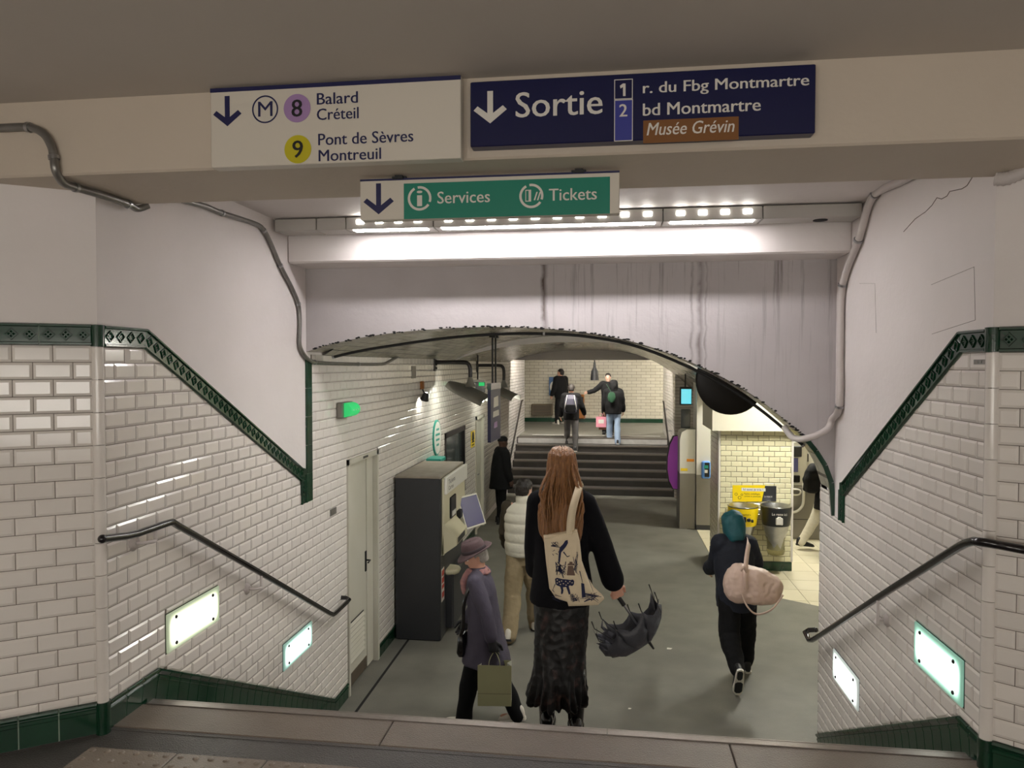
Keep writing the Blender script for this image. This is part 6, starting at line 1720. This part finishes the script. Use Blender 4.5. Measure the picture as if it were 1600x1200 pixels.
# ---- woman with the hat
p = person('person in a grey coat and brown felt hat walking past the charcoal ticket machine', (-1.01, 5.90, 0), math.radians(86))
J = pose(1.57, 7, ((17, 8, 0, 6), (-14, 10, 0, -10)), ((-24, 8, 12, .4), (10, 8, 20)), (24, 18), shw=.15)
body(p, J, 'skin', ((1, 62), (1, 30)), .010, ((1, 0, 0), (-1, 0, 0)))
face(p, J['hm'])
jacket(p, J, 'coat_grey', [(-.29, .23, .225, -.01), (-.22, .22, .21, -.01), (-.1, .2, .175, -.01), (.05, .185, .15, 0), (.2, .178, .135, 0), (.35, .178, .135, 0), (.44, .17, .12, 0), (.49, .145, .10, 0), (.535, .09, .085, 0), (.575, .082, .08, .005)], (.078, .066, .06), name='coat', folds=fold(.016, 5, (1, 1, .4), 7, .003, 30))
c0 = J['hip'] + J['up'] * .54 * J['s']
mb = MB(); loft(mb, [(c0 - J['up'] * .03, Vector((.105, 0, 0)), J['fwd'] * .1), (c0 + J['up'] * .02, Vector((.08, 0, 0)), J['fwd'] * .08)], 20); limb(mb, [c0 + Vector((-.06, .07, 0)), c0 + Vector((-.05, .115, -.09)), c0 + Vector((-.04, .115, -.18))], [.03, .032, .024]); garment('scarf', mb, 'scarf', p, .009, 2, fold(.008, 24))
trousers(p, J, 'black_cloth', (.085, .078, .078, .075), folds=fold(.012, 9, (1, 1, .8), 3))
for i in (0, 1): shoe(p, J, i, 'white_shoe', 'sole_white', .25)
hair_cap(p, J, 'hair_grey', .012)
for i in (0, 1):
    mb = MB(); hand(mb, J['w%d' % i], J['d%d' % i], (1, 0, 0) if i == 0 else (-1, 0, 0), 1, 62 if i == 0 else 30, J['s']); limb(mb, [J['w%d' % i] - J['d%d' % i] * .05, J['w%d' % i] + J['d%d' % i] * .06], [.036, .034])
    garment('glove', mb, 'glove', p, .0045, 1, lambda c: .003)
hm = J['hm'] @ Matrix.Translation((0, -.006, .055)) @ Matrix.Rotation(math.radians(3), 4, 'X')
hat = MB(); prof = [(.155, -.022, .0), (.158, -.016, .004), (.15, -.006, .0), (.108, .0, 0), (.102, .01, 0), (.100, .05, 0), (.094, .085, 0), (.08, .105, 0), (.05, .108, 0), (.02, .098, 0)]
rs = []
for r, z, _ in prof:
    ring = []
    for k in range(36):
        a_ = 2 * PI * k / 36; rr_ = r
        zz = z
        if r > .12: zz += .02 * abs(math.cos(a_)) ** 2 - .03 * max(0, math.sin(a_)) + (.03 * max(0, -math.sin(a_)))
        if z > .08: zz -= .03 * max(0, 1 - abs(math.cos(a_)) * 2.2) * (1 if math.sin(a_) > 0 else .3)
        ring.append(hm @ Vector((rr_ * .93 * math.cos(a_), rr_ * 1.12 * math.sin(a_), zz)))
    rs.append(ring)
ho = hat.rings(rs, 0, True).build('hat', 'hat_felt', p)
mb = MB(); rs = [[hm @ Vector((r * .93 * math.cos(2 * PI * k / 36), r * 1.12 * math.sin(2 * PI * k / 36), z)) for k in range(36)] for r, z in ((.1045, .004), (.1065, .008), (.104, .032), (.102, .034))]
mb.rings(rs, 0, True, False).build('hat_band', 'hat_band', ho)
P, JJ = p, J
# her cross-body bag
cb = thing('shoulder_bag', 'small black shoulder bag on a strap across the grey coat', 'bag', world_of(p, (.12, .2, .8)), local=True); cb.rotation_euler.z = p.rotation_euler.z
o = Matrix.Rotation(-p.rotation_euler.z, 4, 'Z') @ Matrix.Translation(-cb.location)
def cl(v): return o @ world_of(P, v)
hip, up_, fw_ = J['hip'], J['up'], J['fwd']; s = J['s']
bc = hip + Vector((-.03, .20, -.10)) * s
mb = MB(); loft(mb, [(cl(bc + Vector((0, 0, -.11))), Vector((.10, 0, 0)), Vector((0, .03, 0))), (cl(bc + Vector((0, 0, -.08))), Vector((.115, 0, 0)), Vector((0, .045, 0))), (cl(bc + Vector((0, 0, .05))), Vector((.105, 0, 0)), Vector((0, .035, 0))), (cl(bc + Vector((0, 0, .07))), Vector((.09, 0, 0)), Vector((0, .02, 0)))], 24, 3); mb.build('bag_body', 'leather', cb)
st_pts = [bc + Vector((-.09, 0, .06)), hip + up_ * .1 * s + fw_ * .16 * s + Vector((-.13, 0, 0)), hip + up_ * .3 * s + fw_ * .12 * s + Vector((-.155, 0, 0)), hip + up_ * .45 * s + fw_ * .05 * s + Vector((-.13, 0, 0)), hip + up_ * .53 * s + fw_ * -.02 * s + Vector((-.075, 0, 0)), hip + up_ * .54 * s - fw_ * .09 * s + Vector((0, 0, 0))]
st_pts = [cl(q) for q in st_pts]
MB().tube(smooth_path(st_pts, 5), .011, 8, sq=(1.4, .5)).build('strap', 'leather', cb)
# paper carrier bag in her left hand
hw = world_of(p, J['w0'] + J['d0'] * .095 + Vector((.015, 0, 0)))
pb_ = thing('paper_bag', 'olive green paper carrier bag in the gloved hand of the person in the hat', 'bag', (hw.x, hw.y, hw.z - .42), rz=math.radians(6), local=True)
W_, D_, H_ = .135, .055, .33
def bagring(z, k, tw=0): return [(-W_ * k, -D_ + .006 * math.sin(z * 20), z), (W_ * k, -D_ * .95, z), (W_ * k, D_, z), (-W_ * k, D_, z)]
mb = MB(); mb.add([(-W_, -D_, 0), (W_, -D_, 0), (W_ * 1.02, -D_, H_), (-W_ * 1.0, -D_, H_ + .004)], [(0, 1, 2, 3)]); mb.add([(-W_, D_, 0), (W_, D_, 0), (W_, D_, H_), (-W_, D_, H_)], [(3, 2, 1, 0)]); mb.add([(-W_, -D_, 0), (W_, -D_, 0), (W_, D_, 0), (-W_, D_, 0)], [(3, 2, 1, 0)])
mb.build('paper_body', 'kraft_green', pb_)
mb = MB()
for sx_ in (-1, 1):
    x = sx_ * W_
    vs = [(x, -D_, 0), (x - sx_ * .03, 0, 0), (x, D_, 0), (x, -D_, H_), (x - sx_ * .035, 0, H_), (x, D_, H_)]
    fs = [(0, 1, 4, 3), (1, 2, 5, 4)]; mb.add(vs, fs if sx_ < 0 else [f_[::-1] for f_ in fs])
mb.build('gusset', 'paper_side', pb_)
for yy in (-D_ + .003, D_ - .003):
    MB().tube(smooth_path([(-.045, yy, H_ - .04), (-.04, yy, H_ + .04), (0, yy * .3, H_ + .095), (.04, yy, H_ + .04), (.045, yy, H_ - .04)], 5), .0035, 6).build('cord_handle', 'kraft_green', pb_)
mb = MB(); mb.box((-W_, -D_ - .0012, .1), (W_, -D_ - .0004, .102)); mb.build('fold_crease', 'olive_cloth', pb_)

# ---- man in the white padded vest
p = person('person in a white padded vest and khaki trousers walking beside the ticket machine', (-.93, 7.95, 0), math.radians(-4))
J = pose(1.79, 3, ((-14, 12, 1, -16), (16, 6, 1, 4)), ((6, 10, 30, .0), (0, 9, 16)), (-28, 4), shw=.18)
body(p, J, 'skin_light', voxel=.012)
def puff(c):
    z = c.z; return .011 * abs(math.sin((z - .95) * PI / .105)) ** .6 + .004 * mnoise.noise(c * 18)
mb = MB(); s = J['s']; hip, up, fw = J['hip'], J['up'], J['fwd']
loft(mb, [(hip + up * (t * s), Vector((rx * s, 0, 0)), fw * ry * s) for t, rx, ry in ((-.02, .175, .14), (.02, .195, .155), (.2, .198, .155), (.36, .205, .155), (.45, .19, .135), (.5, .14, .105), (.53, .085, .085), (.59, .08, .08), (.60, .07, .07))], 36)
garment('vest', mb, 'white_puffer', p, .010, 3, puff)
mb = MB()
for i in (0, 1):
    S_, E, W = J['s%d' % i], J['e%d' % i], J['w%d' % i]; limb(mb, [S_, E, E.lerp(W, .9)], [.072, .062, .05])
    if i == 0: m0 = mb; garment('sleeve', mb, 'olive_cloth', p, .012, 3, fold(.012, 14)); mb = MB()
garment('sleeve', mb, 'olive_cloth', p, .012, 3, fold(.012, 14))
trousers(p, J, 'khaki_cloth', (.11, .095, .088, .08), waist=.1, folds=fold(.018, 8, (1, 1, .9), 3, .005, 25))
for i in (0, 1): shoe(p, J, i, 'white_shoe', 'black_shoe', .29)
hair_cap(p, J, 'hair_black', .014, back=-.06)

# ---- person in black by the service door
p = person('person in a long black coat standing at the left hall wall below the blue sign', (-2.02, 13.55, 0), math.radians(-60))
J = pose(1.68, 2, ((2, 2, 2), (-2, 2, 2)), ((2, 8, 14), (2, 8, 14)), (0, 8))
body(p, J, 'skin_dark', voxel=.014, hv=.006)
jacket(p, J, 'black_cloth', [(-.22, .26, .23, 0), (0, .24, .21, 0), (.2, .23, .19, 0), (.38, .22, .17, 0), (.46, .2, .14, 0), (.52, .13, .11, 0), (.58, .085, .085, 0)], (.09, .08, .07), .014, name='coat')
trousers(p, J, 'black_cloth', voxel=.014)
for i in (0, 1): shoe(p, J, i, 'black_shoe', 'black_shoe')
mb = MB(); hm = J['hm']; loft(mb, [(hm @ Vector((0, -.008, z)), Vector((rx, 0, 0)), Vector((0, ry, 0))) for z, rx, ry in ((.02, .08, .104), (.07, .078, .1), (.11, .05, .065), (.125, .02, .03))], 20); garment('cap', mb, 'black_cloth', p, .012, 1)

# ---- person with the teal hood and duffel bag
p = person('person with a teal hood, navy jacket and black trousers walking towards the bins', (1.235, 7.12, 0), math.radians(5))
J = pose(1.62, 12, ((-14, 40, 1, -70), (18, 12, 6, 3)), ((24, 5, 40, 0), (26, 20, 50, .9)), (6, 12), shw=.15)
body(p, J, 'skin_light', voxel=.011)
jacket(p, J, 'navy_cloth', [(-.16, .20, .16, -.01), (-.05, .205, .165, 0), (.15, .2, .155, 0), (.32, .2, .15, 0), (.42, .19, .135, 0), (.485, .16, .11, 0), (.53, .1, .095, 0), (.565, .085, .085, 0)], (.088, .08, .066), folds=fold(.018, 8, (1, 1, .7), 4, .004, 30))
trousers(p, J, 'black_cloth', (.11, .105, .095, .07), hem=.05, folds=fold(.02, 8, (1, 1, .8), 9, .004, 28))
for i in (0, 1): shoe(p, J, i, 'black_shoe', 'sole_white', .29, tread=True)
hm = J['hm']; X, Y, Z = (hm.to_3x3() @ Vector(v) for v in ((1, 0, 0), (0, 1, 0), (0, 0, 1))); mb = MB()
loft(mb, [(hm @ Vector((0, y, z)), X * rx, Y * ry) for z, rx, ry, y in ((-.17, .085, .09, -.03), (-.12, .105, .11, -.03), (-.05, .118, .125, -.02), (.02, .12, .132, -.014), (.09, .11, .12, -.014), (.13, .078, .085, -.016), (.15, .03, .035, -.016))], 28)
garment('hood', mb, 'teal_cloth', p, .009, 2, fold(.014, 14, (1, 1, .6), 6))
db = thing('duffel_bag', 'pale pink nylon duffel bag slung across the hooded person\'s back', 'bag', world_of(p, (.07, -.20, .85)), rz=math.radians(5), local=True)
mb = MB(); cz = .10
A = Vector((-.235, .01, cz + .05)); B = Vector((.30, -.0, cz - .04)); dd_ = (B - A).normalized(); uu = Vector((0, 1, 0)); vv = dd_.cross(uu)
secs = []
for t, r1, r2 in ((0, .04, .03), (.03, .11, .07), (.1, .155, .10), (.25, .185, .115), (.45, .185, .118), (.7, .155, .11), (.88, .12, .09), (.97, .085, .06), (1, .03, .03)):
    secs.append((A.lerp(B, t), vv * r1, uu * r2))
loft(mb, secs, 28, 2.6); garment('bag_body', mb, 'pink_nylon', db, .010, 2, fold(.02, 9, (1, 1, .5), 2, .006, 26))
strap([A.lerp(B, .32) + Vector((0, -.11, -.02)), A.lerp(B, .3) + Vector((0, -.12, .08)), A.lerp(B, .34) + Vector((0, -.06, .2)), A.lerp(B, .40) + Vector((0, .02, .29)), A.lerp(B, .47) + Vector((0, .11, .36)), A.lerp(B, .52) + Vector((0, .24, .38))], .021, 'pink_nylon', db)
strap([A.lerp(B, .25) + Vector((0, -.11, -.06)), A.lerp(B, .33) + Vector((0, -.12, -.17)), A.lerp(B, .5) + Vector((0, -.12, -.23)), A.lerp(B, .75) + Vector((0, -.12, -.16)), A.lerp(B, .97) + Vector((0, -.07, -.02))], .008, 'pink_nylon', db)
strap([A.lerp(B, .33) + Vector((0, -.12, .14)), A.lerp(B, .25) + Vector((0, -.15, .19)), A.lerp(B, .2) + Vector((0, -.15, .15))], .014, 'pink_nylon', db)

# ---- person with the grey backpack on the far steps
p = person('person with a grey backpack and grey trousers climbing the far steps', (-.93, Y2 + FU * 5.4, FR2 * 5), math.radians(0))
J = pose(1.74, 8, ((32, 34, 3, 0), (-8, 4, 3, -8)), ((0, 12, 24), (6, 20, 30)), (0, 16))
body(p, J, 'skin', voxel=.016, hv=.007)
jacket(p, J, 'black_cloth', [(-.1, .2, .16, 0), (.1, .2, .155, 0), (.3, .21, .155, 0), (.42, .2, .14, 0), (.5, .15, .11, 0), (.57, .085, .085, 0)], (.085, .075, .06), .015)
trousers(p, J, 'grey_cloth', (.1, .085, .07, .062), voxel=.014)
for i in (0, 1): shoe(p, J, i, 'black_shoe', 'sole_white')
hair_cap(p, J, 'hair_black', .016, back=-.07, voxel=.012)
bp = thing('backpack', 'dark grey backpack with pale straps on the back of the stair climber', 'bag', world_of(p, (0, -.22, .98)), local=True)
mb = MB(); loft(mb, [(Vector((0, .0 + y, z)), Vector((rx, 0, 0)), Vector((0, ry, 0))) for z, rx, ry, y in ((0, .1, .05, 0), (.03, .15, .08, 0), (.2, .165, .1, .02), (.36, .15, .09, .05), (.44, .11, .06, .07), (.46, .06, .03, .08))], 28, 2.6); bo = garment('bag_body', mb, 'bag_grey', bp, .012, 2)
mb = MB(); loft(mb, [(Vector((0, -.06, z)), Vector((rx, 0, 0)), Vector((0, .06, 0))) for z, rx in ((.02, .1), (.05, .125), (.2, .125), (.22, .1))], 20, 3); garment('front_pocket', mb, 'black_cloth', bp, .012, 1)
for sx_ in (-1, 1): MB().tube([(sx_ * .15, -.03, .1), (sx_ * .13, -.075, .22), (sx_ * .1, -.05, .36), (sx_ * .09, .02, .45)], .011, 6).build('strap', 'white_plastic', bp)

# ---- person with the black hooded jacket pointing left
p = person('person in a black hooded jacket and light jeans at the top of the far steps', (.14, Y2 + FU * 6.35, FR2 * 6), math.radians(0))
J = pose(1.66, 3, ((6, 4, 2), (-8, 6, 2, -6)), ((4, 10, 16), (4, 10, 16)), (0, 4))
body(p, J, 'skin_light', voxel=.015, hv=.006)
jacket(p, J, 'black_cloth', [(-.1, .2, .165, 0), (.0, .21, .17, 0), (.2, .215, .17, 0), (.36, .215, .165, 0), (.45, .195, .145, 0), (.5, .15, .12, 0), (.56, .1, .1, -.02)], (.092, .082, .066), .015, folds=fold(.015, 9, (.4, .4, 1), 2))
mb = MB(); hm = J['hm']; loft(mb, [(hm @ Vector((0, y, z)), Vector((rx, 0, 0)), Vector((0, ry, 0))) for z, rx, ry, y in ((-.17, .12, .11, -.02), (-.1, .115, .125, -.02), (-.02, .115, .135, -.015), (.06, .11, .125, -.012), (.11, .08, .09, -.015), (.13, .03, .04, -.015))], 24); garment('hood', mb, 'black_cloth', p, .014, 2, fold(.014, 12))
trousers(p, J, 'jeans', (.1, .08, .078, .08), voxel=.014)
for i in (0, 1): shoe(p, J, i, 'black_shoe', 'sole_white')
hw = world_of(p, J['w0'] + J['d0'] * .1)
for m_, nm, dx, dy, W_, H_, lab in (('pink_bag', 'shopping_bag', -.06, -.05, .13, .27, 'small pink printed shopping bag held at the top of the far steps'), ('brown_bag', 'shopping_bag', .02, .04, .14, .34, 'brown paper shopping bag behind the pink one at the far steps')):
    t = thing(nm, lab, 'bag', (hw.x + dx, hw.y + dy, hw.z - H_ - .06), local=True)
    mb = MB(); mb.add([(-W_, -.03, 0), (W_, -.03, 0), (W_, .03, 0), (-W_, .03, 0), (-W_, -.03, H_), (W_, -.03, H_), (W_, .03, H_), (-W_, .03, H_)], [(0, 3, 2, 1), (0, 1, 5, 4), (1, 2, 6, 5), (2, 3, 7, 6), (3, 0, 4, 7)]); mb.build('bag_body', m_, t)
    for yy in (-.028, .028): MB().tube(smooth_path([(-.05, yy, H_ - .02), (-.03, yy * .5, H_ + .07), (.03, yy * .5, H_ + .07), (.05, yy, H_ - .02)], 4), .005, 6).build('handle', m_, t)
    if m_ == 'pink_bag': MB().box((-.07, -.0312, .1), (.07, -.0304, .2)).build('print', 'purple_print' if 'purple_print' in M else 'white_plastic', t)
gb = thing('cross_body_bag', 'dark green bag on a strap across the black padded jacket', 'bag', world_of(p, (-.03, -.21, 1.2)), local=True)
mb = MB(); loft(mb, [(Vector((-.02, 0, z)), Vector((rx, 0, 0)), Vector((0, .035, 0))) for z, rx in ((-.12, .03), (-.09, .08), (.0, .1), (.1, .08), (.14, .04))], 20); mb.build('bag_body', 'green_bag', gb)
MB().tube(smooth_path([(-.03, -.005, .12), (-.08, .0, .22), (-.13, .06, .30), (-.15, .16, .33)], 4), .013, 6, sq=(1.4, .5)).build('strap', 'green_bag', gb)

# ---- person facing the stairs behind the hooded one, arm held out
p = person('person in black facing the steps with an arm held out behind the hooded jacket', (onY(950, 640, 19.5).x, 19.5, ZF), math.radians(176))
J = pose(1.66, 0, ((2, 2, 2), (-2, 2, 2)), ((4, 8, 16), (26, 44, 50, 1.0)), (0, 0))
body(p, J, 'skin_light', voxel=.015, hv=.006)
face(p, J['hm'])
jacket(p, J, 'black_cloth', [(-.1, .19, .15, 0), (.1, .185, .145, 0), (.3, .19, .145, 0), (.42, .18, .13, 0), (.5, .14, .105, 0), (.56, .08, .08, 0)], (.08, .07, .055), .015)
trousers(p, J, 'black_cloth', voxel=.016)
for i in (0, 1): shoe(p, J, i, 'black_shoe', 'black_shoe')
hair_cap(p, J, 'hair_black', .012, voxel=.012)

# ---- man in black at the far wall
p = person('person in black with white shoes standing at the far tiled wall', (onY(876, 655, 22.7).x, 22.7, ZF), math.radians(40))
J = pose(1.76, 0, ((4, 4, 3), (-6, 4, 3)), ((2, 12, 20), (2, 10, 14)), (30, 0))
body(p, J, 'skin', voxel=.018, hv=.008)
jacket(p, J, 'black_cloth', [(-.1, .2, .16, 0), (.1, .2, .155, 0), (.3, .21, .155, 0), (.42, .2, .14, 0), (.5, .15, .11, 0), (.57, .085, .085, 0)], (.088, .078, .062), .016)
trousers(p, J, 'black_cloth', voxel=.016)
for i in (0, 1): shoe(p, J, i, 'white_shoe', 'sole_white', .29)
hair_cap(p, J, 'hair_black', .012, voxel=.012)

# ---- person with the backpack at the bright ticket machine
p = person('person in pale trousers and a black jacket at the ticket machine in the bright hall', (3.50, 12.2, 0), math.radians(-82))
J = pose(1.68, 4, ((-20, 10, 0, -6), (12, 4, 0, 4)), ((10, 8, 40), (20, 8, 50)), (0, 14))
body(p, J, 'skin', voxel=.014, hv=.007)
jacket(p, J, 'black_cloth', [(-.2, .2, .17, 0), (.0, .2, .165, 0), (.2, .2, .155, 0), (.36, .2, .15, 0), (.45, .18, .135, 0), (.52, .1, .1, 0), (.57, .085, .085, 0)], (.085, .075, .062), .014)
trousers(p, J, 'pale_trousers', (.1, .085, .075, .068), voxel=.014)
for i in (0, 1): shoe(p, J, i, 'black_shoe', 'black_shoe', .29)
hair_cap(p, J, 'hair_black', .012, voxel=.012)
bp = thing('backpack', 'black backpack worn at the ticket machine in the bright hall', 'bag', world_of(p, (0, -.22, .95)), rz=math.radians(-82), local=True)
mb = MB(); loft(mb, [(Vector((0, y, z)), Vector((rx, 0, 0)), Vector((0, ry, 0))) for z, rx, ry, y in ((0, .1, .06, -.02), (.03, .15, .1, -.02), (.2, .16, .115, -.01), (.36, .145, .1, .01), (.45, .1, .06, .03), (.47, .05, .03, .04))], 28, 2.6); garment('bag_body', mb, 'black_cloth', bp, .012, 2, fold(.012, 12))
MB().tube([(.09, .03, .44), (.11, .14, .46), (.12, .2, .36)], .014, 6).build('strap', 'black_cloth', bp); MB().tube([(-.09, .03, .44), (-.11, .14, .46), (-.12, .2, .36)], .014, 6).build('strap', 'black_cloth', bp)
